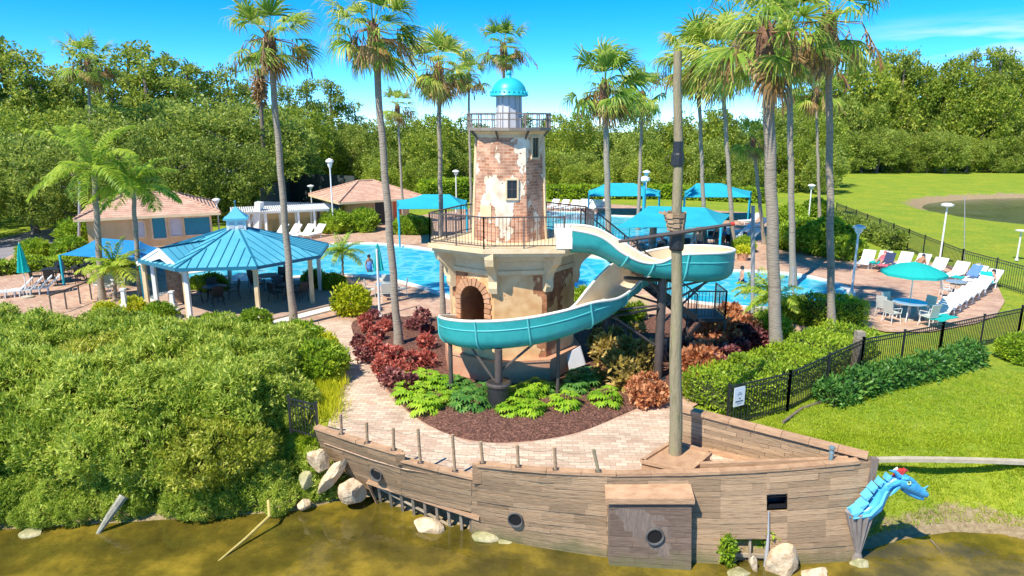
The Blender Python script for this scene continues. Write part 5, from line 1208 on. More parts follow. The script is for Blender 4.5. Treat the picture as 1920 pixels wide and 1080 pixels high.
# the mulch bed
def leafy(name, mat, n, per, L, W, h, r, up=.45, cat='plant'):
    return [Stock(bush_proto(name, 'x', cat, [(0, 0, h*.45, r, r, h*.5)]+blobset(6, r*.8, r*.8, h, r*.3, r*.45), n, per, L, W, mat, spread=.03, up=up)) for _ in range(2)]
red = leafy('red_shrub', m_red, 75, 7, .19, .10, .8, .42); mar = leafy('maroon_shrub', m_maroon, 90, 7, .17, .11, .8, .45); cop = leafy('copper_shrub', m_copper, 80, 7, .19, .12, .8, .45); var = leafy('speckled_shrub', m_vari, 60, 6, .20, .10, .95, .36)
def lobed_proto(mat, label):
    t = T('lobed_leaf_plant', 'x', 'plant'); V = []; F_ = []
    for k in range(26):
        az = k*2.4; el = R(70-60*k/26+random.uniform(-8, 8)); Ls = random.uniform(.45, .62); d = np.array([math.cos(az)*math.cos(el), math.sin(az)*math.cos(el), math.sin(el)]); tip = d*Ls; b = len(V); s = np.cross(d, [0, 0, 1.]); s /= np.linalg.norm(s)
        v, f = strip([np.zeros(3), tip*.5+np.array([0, 0, .04]), tip], [.015, .012, .01], [s]*3); V += v; F_ += [tuple(i+b for i in q) for q in f]
        e = d+np.array([0, 0, -.9]); e /= np.linalg.norm(e); 
        for j in range(9):                      # lobes of one leaf
            a = (j-4)/4*R(125); dd = e*math.cos(a)+s*math.sin(a); LL = .30*(1-.35*abs(j-4)/4)*random.uniform(.85, 1.1); c = tip+e*.05; sd = np.cross(dd, np.cross(e, s)); sd /= np.linalg.norm(sd); b = len(V)
            v, f = strip([c, c+dd*LL*.55+np.array([0, 0, .02]), c+dd*LL+np.array([0, 0, -.03])], [.03, .085, .01], [sd]*3); V += v; F_ += [tuple(i+b for i in q) for q in f]
    mesh_obj('foliage', np.array(V), F_, mat, t); return t
ph = [Stock(lobed_proto(m_philo, '')), Stock(lobed_proto(m_philo, ''))]; phd = [Stock(lobed_proto(m_philod, ''))]
GR = 'red-leaved shrubs of the bed'; GM = 'maroon shrubs of the bed'; GC = 'copper shrubs of the bed'; GV = 'speckled shrubs of the bed'; GPH = 'lobed-leaf plants of the bed'
Z0 = .1
for px, py in [(690, 625), (705, 640), (720, 622), (700, 662), (725, 680), (742, 700), (760, 712), (745, 675), (775, 690), (800, 655), (800, 690), (685, 612), (715, 700)]: put(red, px, py, random.uniform(.55, .85), 'red-leaved shrub massed round the palm left of the slide', GR, Z0)
for px, py in [(775, 620), (800, 628), (790, 605), (732, 612), (672, 650), (680, 676), (765, 735), (735, 722), (700, 600)]: put(mar, px, py, random.uniform(.55, .8), 'maroon shrub among the red planting', GM, Z0)
for px, py in [(1195, 745), (1215, 735), (1230, 755), (1205, 758)]: put(cop, px, py, .8, 'copper-orange shrub at the mulch edge beside the mast', GC, Z0)
for px, py in [(1315, 690), (1345, 675), (1300, 705), (1360, 655), (1325, 700), (1335, 640), (1375, 640), (1385, 622), (1365, 612), (1400, 640), (1300, 672)]: put(cop, px, py, random.uniform(1.0, 1.3), 'copper-leaved shrub between the landing and the hedge', GC, Z0)
for px, py in [(1385, 668), (1400, 650), (1405, 635), (1360, 690), (1345, 705), (1420, 655), (1390, 640), (1300, 680)]: put(mar, px, py, random.uniform(.85, 1.1), 'dark maroon shrub under the big palm hedge', GM, Z0)
for px, py in [(1135, 690), (1155, 712), (1175, 690), (1185, 712), (1125, 668), (1150, 672), (1205, 700), (1165, 730), (1340, 620), (1110, 610), (1190, 660)]: put(var, px, py, random.uniform(.95, 1.35), 'speckled yellow and green shrub beneath the slide support', GV, Z0)
for px, py, s in [(770, 745, 1.0), (800, 720, 1.0), (825, 728, .95), (765, 715, .8), (800, 768, .95), (820, 758, .8), (845, 742, .7), (975, 752, 1.05), (1000, 740, 1.0), (960, 775, .85), (995, 775, .9), (1060, 765, .95), (1135, 755, .95)]: put(ph, px, py, s*.86, 'lime green lobed-leaf plant in front of the lighthouse plinth', GPH, Z0)
for px, py, s in [(860, 735, .8), (880, 762, 1.0), (900, 740, .7), (1090, 722, 1.0), (1075, 735, .8), (1105, 712, .8), (1020, 735, .7), (850, 725, .7)]: put(phd, px, py, s, 'dark green lobed-leaf plant against the plinth', GPH, Z0)
put(lg, 1090, 580, .8, 'green shrub glimpsed beneath the upper flume', GL, Z0); put(lg, 1180, 600, .7, 'green shrub behind the timber ledge', GL, Z0)
# golden ground grass by the walkway
def tufts(name, area_pts, n, L, W, mat, label=None, up=1.3, kind='stuff', zoff=0.):
    C = np.array(area_pts); nn = len(C); C = np.repeat(C, 3, 0)+rng.normal(size=(nn*3, 3))*[.03, .03, 0]; D_ = rng.normal(size=(nn*3, 3))*.55+np.array([0, 0, up]); V, Fq = leafset(C, D_, L*rng.uniform(.5, 1.3, nn*3), W)
    o = mesh_obj(name, V, Fq, mat, None, kind=kind)
    if kind != 'stuff': tag(o, label, 'plant')
    return o
a = []
for _ in range(900):
    q = P(608+rng.normal()*17, 742+rng.normal()*22, 0); a.append((q[0], q[1], 0))
og = mesh_obj('ornamental_grass', *leafset(np.repeat(np.array(a), 4, 0), rng.normal(size=(3600, 3))*.4+np.array([0, 0, 1.2]), .45*rng.uniform(.5, 1.2, 3600), .022), m_gold, origin=tuple(P(608, 742, 0)))
tag(og, 'clump of fine lime-yellow grass beside the walkway near the ship', 'ornamental grass')
# lawn blades near the camera
pts = []
while len(pts) < 26000:
    px, py = rng.uniform(1430, 1990), rng.uniform(700, 1025); 
    if rng.uniform() > ((py-640)/380): continue
    z = -.3 if py > 820 else -.06; q = P(px, py, z); zz = zg(q[0], q[1])
    if zz < -1.62: continue
    A2 = (q[0]-A[0])*(B[1]-A[1])-(q[1]-A[1])*(B[0]-A[0])
    if A2 > 0 and q[0] < B[0]+.1: continue
    if zz < -1.1 and rng.uniform() > .5: continue
    pts.append((q[0], q[1], zz))
fl_in = lambda p: True
tufts('grass', pts, 0, .085, .016, m_grasstuft)
pts = []
while len(pts) < 2600:
    px, py = rng.uniform(560, 690), rng.uniform(860, 965); q = P(px, py, -1.2); zz = zg(q[0], q[1])
    if zz < -1.7 or zz > -.2: continue
    pts.append((q[0], q[1], zz))
tufts('grass', pts, 0, .16, .02, m_grasstuft)
# ------------------------------------------------------------------ gazebo
G0 = P(437, 470, 2.5)
GCx, GCy = -13.25, 33.2
gz_ = T('gazebo', 'large octagonal gazebo with blue standing-seam metal roof, white posts and cupola', 'gazebo', (GCx, GCy, 0))
GR_, GE, GA, EX = 4.35, 2.55, 3.75, 8.
def gv(k, r): t = R(EX-22.5-90)+k*math.pi/4; return np.array([GCx+r*math.cos(t), GCy+r*math.sin(t), 0.])
apx = np.array([GCx, GCy, GA])
for k in range(8):                                     # eight roof panels with their seams
    a = gv(k, GR_)+[0, 0, GE]; b = gv(k+1, GR_)+[0, 0, GE]; a2 = gv(k, .5)+[0, 0, GA-.08]; b2 = gv(k+1, .5)+[0, 0, GA-.08]; dn = np.array([0, 0, -.05])
    mb = MB(); mb.add([a, b, b2, a2, a+dn, b+dn, b2+dn, a2+dn], [(0, 1, 2, 3), (7, 6, 5, 4), (0, 4, 5, 1), (1, 5, 6, 2), (2, 6, 7, 3), (3, 7, 4, 0)]); o = mb.build('roof_panel', m_metalroof, gz_)
    mb = MB(); up = np.array([0, 0, .02]); mb.beam(a+up, a2+up, .07, .05)
    L = np.linalg.norm(b-a); t = (b-a)/L; m = (a+b)/2; mm = (a2+b2)/2
    for j in range(1, 8):
        f = j/8; s0 = a+(b-a)*f; off = abs(f-.5)*2; e = m+(mm-m)*(1-off)*.97; s1 = s0+(e-m); mb.beam(s0+up*.7, s1+up*.7, .028, .035)
    mb.build('seams', m_roofseam, o)
    mb = MB(); mb.beam(a+np.array([0, 0, -.06]), b+np.array([0, 0, -.06]), .07, .14); mb.build('fascia', m_roofseam, gz_)
    c = gv(k, GR_-.55); mb = MB(); mb.beam(c, c+[0, 0, GE-.1], .17, .17); mb.box(c+[0, 0, .08], (.26, .26, .16)); mb.box(c+[0, 0, GE-.2], (.25, .25, .12)); mb.build('post', m_creamtrim if k in (1, 2) else m_white, gz_)
    c2 = gv(k+1, GR_-.55); mb = MB(); mb.beam(c+[0, 0, GE-.12], c2+[0, 0, GE-.12], .09, .18); mb.build('eave_beam', m_white, gz_)
# gabled entrance on the west side
A1 = np.array(P(298, 468, 2.98)); g0 = np.array(PD(297, 466, 29.9)); g1 = np.array([apx[0]-.9, apx[1]-1.1, g0[2]+.02])
el = np.array(P(256, 492, 2.35)); er = np.array(P(340, 508, 2.35)); ir = gv(7, GR_*.97)+[0, 0, 2.6]; il = gv(6, GR_*.97)+[0, 0, 2.6]
rd = (g1-g0)*[1, 1, 0]; rd /= np.linalg.norm(rd); dn = np.array([0, 0, -.05]); e1 = er+rd*2.2; e1[2] = 2.45; e0 = el+rd*2.2; e0[2] = 2.45
for p, q, r_, s_ in ((g0, er, e1, g1), (g0, el, e0, g1)):
    mb = MB(); mb.add([p, q, r_, s_, p+dn, q+dn, r_+dn, s_+dn], [(0, 1, 2, 3), (7, 6, 5, 4), (0, 4, 5, 1), (1, 5, 6, 2), (2, 6, 7, 3), (3, 7, 4, 0)]); o = mb.build('gable_roof', m_metalroof, gz_)
    mb = MB()
    for f in np.linspace(.0, .9, 7): mb.beam(q+(r_-q)*f+[0, 0, .015], p+(s_-p)*f+[0, 0, .015], .028, .035)
    mb.beam(p+[0, 0, .02], s_+[0, 0, .02], .07, .05); mb.build('seams', m_roofseam, o)
mb = MB(); mb.add([g0-[0, 0, .08], er-[0, 0, .02], er-[0, 0, .16], g0-[0, 0, .45], el-[0, 0, .16], el-[0, 0, .02]], [(0, 1, 2, 3), (0, 3, 4, 5)]); mb.beam(g0+[0, 0, -.03], er+[0, 0, -.03], .05, .12); mb.beam(g0+[0, 0, -.03], el+[0, 0, -.03], .05, .12); mb.build('gable_board', m_white, gz_)
for c in (el+rd*.3, er+rd*.25+np.array([-.12, 0, 0])): c = c*[1, 1, 0]; mb = MB(); mb.beam(c, c+[0, 0, 2.3], .17, .17); mb.box(c+[0, 0, .08], (.26, .26, .16)); mb.build('post', m_creamtrim, gz_)
c = el*[1, 1, 0]+rd*1.1; mb = MB(); mb.box(c+[.55, .3, 1.0], (.8, .5, 2.0), rz=.4); mb.build('brick_pier', m_stone if False else M('rubble_pier', (.20, .12, .08), (.50, .36, .26), scale=9, rough=.9, bump=.6), gz_)
mb = MB(); mb.box((GCx, GCy, GA+.1), (.86, .86, .55), rz=.3); cu = mb.build('cupola', m_white, gz_)
mb = MB(); mb.box((GCx, GCy, GA+.42), (1.1, 1.1, .08), rz=.3); mb.lathe([(.72, GA+.46), (.34, GA+.72), (.03, GA+.98)], c=(GCx, GCy, 0), seg=4, rot=.3+math.pi/4); mb.build('cupola_roof', m_metalroof, cu)
mb = MB(); mb.lathe([(.02, GA+.97), (.02, GA+1.15), (.06, GA+1.18), (.02, GA+1.26)], c=(GCx, GCy, 0), seg=8); mb.build('finial', m_roofseam, cu)
for sx in (-1, 1): mb = MB(); a_ = .3-math.pi/2; d = np.array([math.cos(a_), math.sin(a_), 0]); s_ = np.array([-d[1], d[0], 0]); c = np.array([GCx, GCy, GA+.12])+d*.435+s_*sx*.2; mb.beam(c-[0, 0, .15], c+[0, 0, .15], .24, .02, up=tuple(d)); mb.build('louvre', m_lantern, cu)
ring = [tuple((gv(k, GR_+.3)*[1, 1, 0])[:2]) for k in range(8)]
mb = MB(); mb.prism(ring, .0, .16); o = mb.build('gazebo_floor', M('shaded_paver', (.38, .25, .19), (.48, .34, .27), scale=3, rough=.9), gz_)
ring2 = [tuple((gv(k, GR_+.95)*[1, 1, 0])[:2]) for k in range(8)]
mb = MB(); mb.prism(ring2, 0, .085); mb.build('step', m_coping, gz_)

# ------------------------------------------------------------------ furniture kinds
def chair_proto(metal, seat):
    t = T('patio_chair', 'x', 'chair')
    mb = MB(); mb.box((0, 0, .43), (.48, .48, .04)); mb.build('seat', seat, t)
    mb = MB(); mb.box((0, .26, .72), (.48, .035, .5), rx=-.18); mb.build('backrest', seat, t)
    for i in (-1, 1):
        for j in (-1, 1): mb = MB(); mb.tube([(i*.21, j*.21, .42), (i*.25, j*.26, 0)], [.016, .016], 5); mb.build('leg', metal, t)
        mb = MB(); mb.tube([(i*.25, -.23, .42), (i*.27, -.22, .64), (i*.27, .22, .66)], [.016]*3, 5); mb.build('armrest', metal, t)
    return t
def table_proto(top, metal, r=.6, round_=True):
    t = T('round_table', 'x', 'table'); mb = MB(); mb.lathe([(r, .70), (r+.02, .715), (r, .74)], seg=20) if round_ else mb.box((0, 0, .72), (1.2, .8, .04)); mb.build('tabletop', top, t)
    for k in range(4): a = k*math.pi/2+.7; mb = MB(); mb.tube([(.25*math.cos(a), .25*math.sin(a), .70), (.42*math.cos(a), .42*math.sin(a), 0)], [.02, .02], 5); mb.build('leg', metal, t)
    return t
def lounger_proto(mt=None):
    t = T('sun_lounger', 'x', 'sun lounger'); m = mt or m_whiteplas
    mb = MB()
    for s in (-1, 1): mb.beam((s*.31, -.95, .32), (s*.31, .35, .32), .05, .05)
    mb.beam((-.31, -.95, .32), (.31, -.95, .32), .05, .05); mb.build('frame', m, t)
    mb = MB()
    for k in range(9): mb.beam((-.29, -.88+k*.145, .345), (.29, -.88+k*.145, .345), .105, .012)
    mb.build('seat', m, t)
    mb = MB()
    for s in (-1, 1): mb.beam((s*.31, .35, .34), (s*.31, .90, .86), .05, .05)
    mb.beam((-.31, .90, .86), (.31, .90, .86), .05, .05)
    for k in range(6): f = (k+.6)/6.3; mb.beam((-.29, .35+.55*f, .35+.52*f), (.29, .35+.55*f, .35+.52*f), .095, .012, up=(0, -.7, .72))
    mb.build('backrest', m, t)
    for s in (-1, 1):
        for y in (-.75, .3): mb = MB(); mb.beam((s*.31, y, 0), (s*.31, y, .31), .045, .05); mb.build('leg', m, t)
    return t
def umbrella_open(mat, r=1.35, h=2.3):
    t = T('parasol', 'x', 'umbrella'); mb = MB(); mb.tube([(0, 0, 0), (0, 0, h+.55)], [.025, .022], 8); mb.build('pole', m_white, t)
    N = 8; V = [(0, 0, h+.5)]
    for q, z in ((.5, .32), (1., 0.)):
        for k in range(N*2): a = math.pi*k/N; f = q if k % 2 == 0 else q*.965; V.append((r*f*math.cos(a), r*f*math.sin(a), h+z-(.0 if k % 2 == 0 else -.02*q)))
    n2 = N*2; F_ = [(0, 1+k, 1+(k+1) % n2) for k in range(n2)]+[(1+k, 1+n2+k, 1+n2+(k+1) % n2, 1+(k+1) % n2) for k in range(n2)]
    b = len(V)
    for k in range(n2): x, y, z = V[1+n2+k]; V.append((x, y, z-.12))
    F_ += [(1+n2+k, b+k, b+(k+1) % n2, 1+n2+(k+1) % n2) for k in range(n2)]
    mesh_obj('canopy', V, F_, mat, t)
    mb = MB()
    for k in range(N): a = 2*math.pi*k/N; mb.beam((0, 0, h+.46), (r*.5*math.cos(a), r*.5*math.sin(a), h+.29), .015, .015); mb.beam((r*.5*math.cos(a), r*.5*math.sin(a), h+.29), (r*math.cos(a), r*math.sin(a), h-.03), .015, .015)
    mb.build('rib', m_grey, t); mb = MB(); mb.lathe([(.28, 0), (.28, .07), (.06, .12)], seg=14); mb.build('base', m_conc, t)
    return t
def umbrella_closed(mat):
    t = T('closed_parasol', 'x', 'umbrella'); mb = MB(); mb.tube([(0, 0, 0), (0, 0, 2.7)], [.025, .022], 8); mb.build('pole', m_white, t)
    mb = MB(); n = 16; prof = [(.22, 1.25), (.17, 1.6), (.12, 2.1), (.04, 2.6), (.02, 2.66)]; V = []
    for r, z in prof:
        for k in range(n): a = 2*math.pi*k/n; f = 1.25 if k % 2 else .7; V.append((r*f*math.cos(a), r*f*math.sin(a), z))
    mb.add(V, [(i*n+k, i*n+(k+1) % n, (i+1)*n+(k+1) % n, (i+1)*n+k) for i in range(4) for k in range(n)]); mb.build('furled_canopy', mat, t); mb = MB(); mb.lathe([(.28, 0), (.28, .07), (.06, .12)], seg=14); mb.build('base', m_conc, t)
    return t
def lamp_proto(h=3.3, head='globe'):
    t = T('lamp_post', 'x', 'lamp post'); mb = MB(); mb.lathe([(.10, 0), (.10, .3), (.055, .4), (.05, h-.3), (.08, h-.22)], seg=10); mb.build('pole', m_white, t)
    mb = MB()
    if head == 'globe': mb.lathe([(.09, h-.22), (.17, h-.1), (.19, h+.02), (.30, h+.06), (.26, h+.14), (.05, h+.22)], seg=14)
    else: mb.lathe([(.34, h-.14), (.36, h-.04), (.2, h+.05), (.03, h+.07)], seg=16)
    mb.build('lamp_head', m_white, t, smooth=True); return t
chairs = Stock(chair_proto(m_white, M('mesh_seat', (.50, .50, .46), (.58, .58, .54), scale=8))); dchairs = Stock(chair_proto(m_black, m_black)); tabs = Stock(table_proto(M('glass_top', (.30, .36, .38), rough=.1), m_white)); dtabs = Stock(table_proto(m_black, m_black, .55)); lng = Stock(lounger_proto()); par = Stock(umbrella_open(m_turq)); cpar = Stock(umbrella_closed(m_turq)); lamps = Stock(lamp_proto()); flat = Stock(lamp_proto(4.4, 'flat'))
def at(st, px, py, rz, sc, label, group=None, z=0.): p = P(px, py, z); return st.put((p[0], p[1], z), rz, sc, label, group)
# sun deck: umbrella table with four chairs
tp = P(1702, 600, 0); tabs.put(tuple(tp), .2, 1.15, 'glass-topped table under the open turquoise parasol', 'tables'); par.put((tp[0], tp[1]+.02, 0), .2, (.98, .98, .95), 'open turquoise parasol over the table by the black fence')
for a, l in ((200, 'white mesh chair on the near left of the parasol table'), (290, 'white mesh chair on the lawn side of the parasol table'), (20, 'white mesh chair at the lounger side of the parasol table'), (110, 'white mesh chair on the far side of the parasol table')):
    chairs.put((tp[0]+1.0*math.cos(R(a)), tp[1]+1.0*math.sin(R(a)), 0), R(a-90), 1.05, l, 'chairs round the parasol table')
chairs.put(tuple(P(1655, 592, 0)), 2.2, 1., 'white mesh chair pulled out from the parasol table', 'chairs round the parasol table')
# loungers along the far edge of the sun deck
GLN = 'sun loungers along the fence'
for k, (px, py) in enumerate([(1622, 500), (1652, 502), (1690, 504), (1722, 508), (1752, 516), (1790, 524), (1822, 532), (1848, 540)]):
    l = ['white lounger next to the lamp post at the sun deck', 'white lounger with navy towel over its back', 'white lounger with a teal towel lying across it', 'white lounger between the towel lounger and the flat lamp', 'empty white lounger just before the tall white lamp', 'empty white lounger in front of the far fence', 'white lounger with pale blue towel', 'white lounger with blue bag near the deck corner'][k]
    at(lng, px, py, R(-38-k*3), 1.05, l, GLN)
def towel(px, py, z, mat, rz, label, sx=.55, sy=.8, rx=0):
    p = P(px, py, z); n = 6; V = []; 
    for i in range(n+1):
        for j in range(n+1):
            x = (i/n-.5)*sx; y = (j/n-.5)*sy; V.append((x*math.cos(rz)-y*math.sin(rz), x*math.sin(rz)+y*math.cos(rz), y*rx+.02*math.sin(i*1.7+j)+.015*math.cos(j*2.3)))
    V = np.array(V)+np.array(p); top = V+[0, 0, .02]; N = (n+1)**2
    F_ = [(i*(n+1)+j, (i+1)*(n+1)+j, (i+1)*(n+1)+j+1, i*(n+1)+j+1) for i in range(n) for j in range(n)]; F2 = [tuple(q+N for q in f) for f in F_]
    o = mesh_obj('towel', np.concatenate([V, top]), F_+F2, mat, None, origin=tuple(p)); tag(o, label, 'towel'); return o
towel(1668, 484, .75, m_navy, -.7, 'navy towel hung over a lounger back', rx=.9, sy=.6); towel(1640, 492, .42, m_turq, -.7, 'pale teal towel on the lounger by the lamp post'); towel(1655, 498, .4, m_pinkcl, -.7, 'red towel across a lounger seat'); towel(1680, 501, .4, m_orange, -.7, 'bright orange towel on a lounger behind the parasol', sy=1.1)
towel(1795, 520, .42, m_turq, -.9, 'pale blue towel on a lounger seat'); towel(1828, 508, .78, m_bluecl, -1.0, 'blue towel draped on a lounger back near the corner', rx=.9, sy=.6); towel(1720, 498, .45, m_pinkcl, -.7, 'pink and brown towel on a lounger behind the parasol', sy=.6)
# the dense row of loungers at the corner
for k in range(7):
    f = k/6; px, py = 1828-72*f, 552+46*f
    at(lng, px, py, R(-62), 1.0, ['empty white lounger at the far end of the packed corner row', 'second empty lounger of the packed corner row', 'third empty lounger of the packed corner row', 'middle empty lounger of the packed corner row', 'fifth empty lounger of the packed corner row', 'empty lounger next to the turquoise-towelled one', 'lounger with a turquoise patterned towel beside the black fence'][k], 'packed row of loungers at the deck corner')
towel(1765, 596, .38, m_turq, R(-62), 'crumpled turquoise patterned towel on the nearest lounger', sx=.7, sy=1.4)
at(chairs, 1840, 527, .5, 1., 'chair with green cloth beside the packed loungers', 'chairs near the corner'); towel(1850, 520, .7, m_turq, -.4, 'green towel on the chair by the packed loungers', rx=.8, sy=.6)
tp2 = P(1772, 550, 0); 
at(tabs, 1790, 548, .3, .8, 'small low table between the lounger rows', 'tables'); at(chairs, 1772, 556, 1.3, .9, 'white chair between the two lounger rows', 'chairs near the corner')
# far row beyond the tower
for k, px in enumerate([1035, 1054, 1072, 1088, 1102, 1116, 1130]): at(lng, px, 393+(k % 3), R(-30), 1.15, 'white lounger in the row beyond the splash pool', 'loungers beyond the splash pool')
for k, px in enumerate([520, 545, 570, 590]): at(lng, px, 446, R(-25), 1.1, 'white lounger before the beige pergola wall', 'loungers by the pergola')
for k, (px, py) in enumerate([(1392, 440), (1402, 452), (1418, 430), (1405, 420), (1380, 452)]): at(lng, px, py, R(-70), 1.05, 'white lounger heaped beyond the palms by the splash pool', 'loungers by the splash pool')
# dark seats in the gazebo, by the road and by the pools
rs = [(GCx-1.2, GCy-.4), (GCx+2.3, GCy+.2), (GCx+.5, GCy+2.2)]
for k, (x, y) in enumerate(rs):
    dtabs.put((x, y, .16), .3*k, 1., ['black table near the gable inside the gazebo', 'black table on the pool side inside the gazebo', 'black table at the back inside the gazebo'][k], 'tables in the gazebo')
    for a in (30, 120, 210, 300): dchairs.put((x+.85*math.cos(R(a+k*20)), y+.85*math.sin(R(a+k*20)), .16), R(a+k*20-90), 1., 'black metal chair at a gazebo table', 'chairs in the gazebo')
for k, (px, py) in enumerate([(105, 530), (160, 525)]):
    p = P(px, py, 0); dtabs.put(tuple(p), 0, 1.1, ['black table near the closed parasol by the road', 'black table in the shade beside the blue sail'][k], 'tables by the road')
    for a in (20, 110, 200, 290): dchairs.put((p[0]+.9*math.cos(R(a)), p[1]+.9*math.sin(R(a)), 0), R(a-90), 1., 'dark chair at a shaded table near the road', 'chairs near the road')
for k, px in enumerate([25, 45, 62, 78]): at(lng, px, 556-k*2, R(-60), 1., 'white lounger beside the closed parasol near the road', 'loungers near the road')
for px, py in ((190, 548), (207, 552), (222, 545)): at(chairs, px, py, 1.1, 1., 'pale chair in the shade of the blue sail', 'pale chairs under the blue sail')
cpar.put(tuple(P(52, 558, 0)), .2, 1.05, 'furled turquoise parasol standing among the loungers near the road', 'furled parasols'); cpar.put(tuple(P(712, 552, 0)), .6, 1., 'furled turquoise parasol on the near side of the main pool', 'furled parasols')
at(tabs, 725, 556, .4, .9, 'white round table under the furled poolside parasol', 'tables')
for a in (10, 100, 190, 280): p = P(725, 556, 0); chairs.put((p[0]+.8*math.cos(R(a)), p[1]+.8*math.sin(R(a)), 0), R(a-90), .95, 'white chair at the poolside table by the furled parasol', 'chairs by the furled parasol')
mb = MB(); p = P(712, 592, 0); mb.tube([p, p+Vector((0, 0, 3.1))], [.06, .05], 8); mb.box(tuple(p+Vector((0, 0, .05))), (.2, .2, .1)); tag(mb.build('white_pole', m_white, None, origin=tuple(p)), 'bare white pole on the deck behind the red shrubs', 'pole')
# chairs and tables near the splash pool with people
for k, (px, py) in enumerate([(1225, 478), (1330, 462), (1300, 478), (1368, 460)]):
    p = P(px, py, 0); tabs.put(tuple(p), k*.4, .95, ['table beside the red-dressed sitter', 'table left of the palm by the splash pool', 'table beside the two standing people', 'table nearest the yellow flower tub'][k], 'tables')
    for a in (40, 160, 280): dchairs.put((p[0]+.85*math.cos(R(a+k*30)), p[1]+.85*math.sin(R(a+k*30)), 0), R(a+k*30-90), 1., 'dark chair at the tables behind the slide', 'chairs behind the slide')
# lamps and poles
GLA = 'white lamp posts'
lamps.put(tuple(P(1596, 556, 0)), 0, (1.05, 1.05, 1.05), 'white lamp post at the edge of the small pool', GLA)
lamps.put(tuple(P(626, 438, 0)), 0, (1.1, 1.1, 1.7), 'tall thin lamp post before the pink-roofed pool house', GLA)
lamps.put(tuple(P(413, 452, 0)), 0, (1.0, 1.0, .92), 'lamp post beside the gazebo cupola', GLA); lamps.put(tuple(P(856, 398, 0)), 0, (1.2, 1.2, 1.2), 'distant lamp post left of the lighthouse tower', GLA)
lamps.put(tuple(P(586, 405, 0)), 0, (1.1, 1.1, .85), 'globe lamp before the dark tennis screens', GLA); lamps.put(tuple(P(1209, 400, 0)), 0, (1.3, 1.3, 1.2), 'lamp post between the two far turquoise shade sails', GLA)
lamps.put(tuple(P(1515, 420, 0)), 0, (1.1, 1.1, 1.0), 'short white lamp at the back of the deck', GLA)
flat.put(tuple(P(1760, 500, 0)), 0, (1., 1., .88), 'tall white lamp with flat disc head by the far fence', GLA); flat.put(tuple(PD(1911, 459, 44)*1)[:2]+(0,), 0, (1., 1., .45), 'white post at the pond side of the far fence', GLA)
def pole(px, py, pty, r, mat, label, name='pole'):
    b = P(px, py, 0); t = PD(px+1, pty, b[1]); mb = MB(); mb.tube([b, t], [r, r*.85], 8); mb.box((b[0], b[1], .04), (r*3.2, r*3.2, .08)); o = tag(mb.build(name, mat, None, origin=tuple(b)), label, 'pole'); return o, b, t
pole(148, 470, 340, .09, m_grey, 'tall grey pole at the end of the tiled pool house'); o_, b_, t_ = pole(1411, 632, 386, .085, m_grey, 'grey metal pole between the mast and the thick palm')
pole(1808, 486, 368, .03, m_grey, 'thin flag pole in front of the pond')
pole(1487, 560, 500, .05, m_grey, 'short grey post at the small pool rim')
# white obelisk posts among the shrubs
for px, py, h, l in ((237, 594, 1.25, 'white square post with tapered top, nearest the queen palms'), (326, 588, 1.0, 'white square post before the gable entrance'), (333, 602, .5, 'low white post in front of the taller one'), (489, 602, .5, 'low white bollard at the front gazebo post')):
    p = P(px, py, 0); o = MB(); o.box((p[0], p[1], h*.25), (.3, .3, h*.5)); o.box((p[0], p[1], h*.75), (.2, .2, h*.5), taper=.75); o.box((p[0], p[1], h+.04), (.22, .22, .08)); tag(o.build('white_post', m_white, None, origin=tuple(p)), l, 'post', 'white posts by the gazebo')
# railing in front of the left shrubs
hr = T('handrail', 'brown metal handrail sloping past the queen palm', 'railing', tuple(P(100, 585, 0)))
for (a_, b_) in (((98, 566), (172, 545)),): 
    p = P(98, 590, 0); q = P(172, 562, 0); mb = MB(); mb.beam(p+Vector((0, 0, .9)), q+Vector((0, 0, .95)), .06, .06); mb.build('rail', m_brownmetal, hr)
    for f in (0, .35, .7, 1): c = p+(q-p)*f; mb = MB(); mb.beam(c, c+Vector((0, 0, .92)), .05, .05); mb.build('post', m_brownmetal, hr)
# flower tub by the slide end
ft = T('flower_tub', 'round tub of yellow flowers beyond the outer bend of the slide', 'planter', tuple(P(1392, 488, 0))); p = P(1392, 488, 0); mb = MB(); mb.lathe([(.28, 0), (.4, .5), (.36, .5)], c=tuple(p), seg=14); mb.build('tub', m_terracotta, ft)
V, Fq = cloud([(p[0], p[1], .65, .45, .45, .3)], 120, 7, .14, .08, .04); mesh_obj('flowers', V, Fq, m_gold, ft)

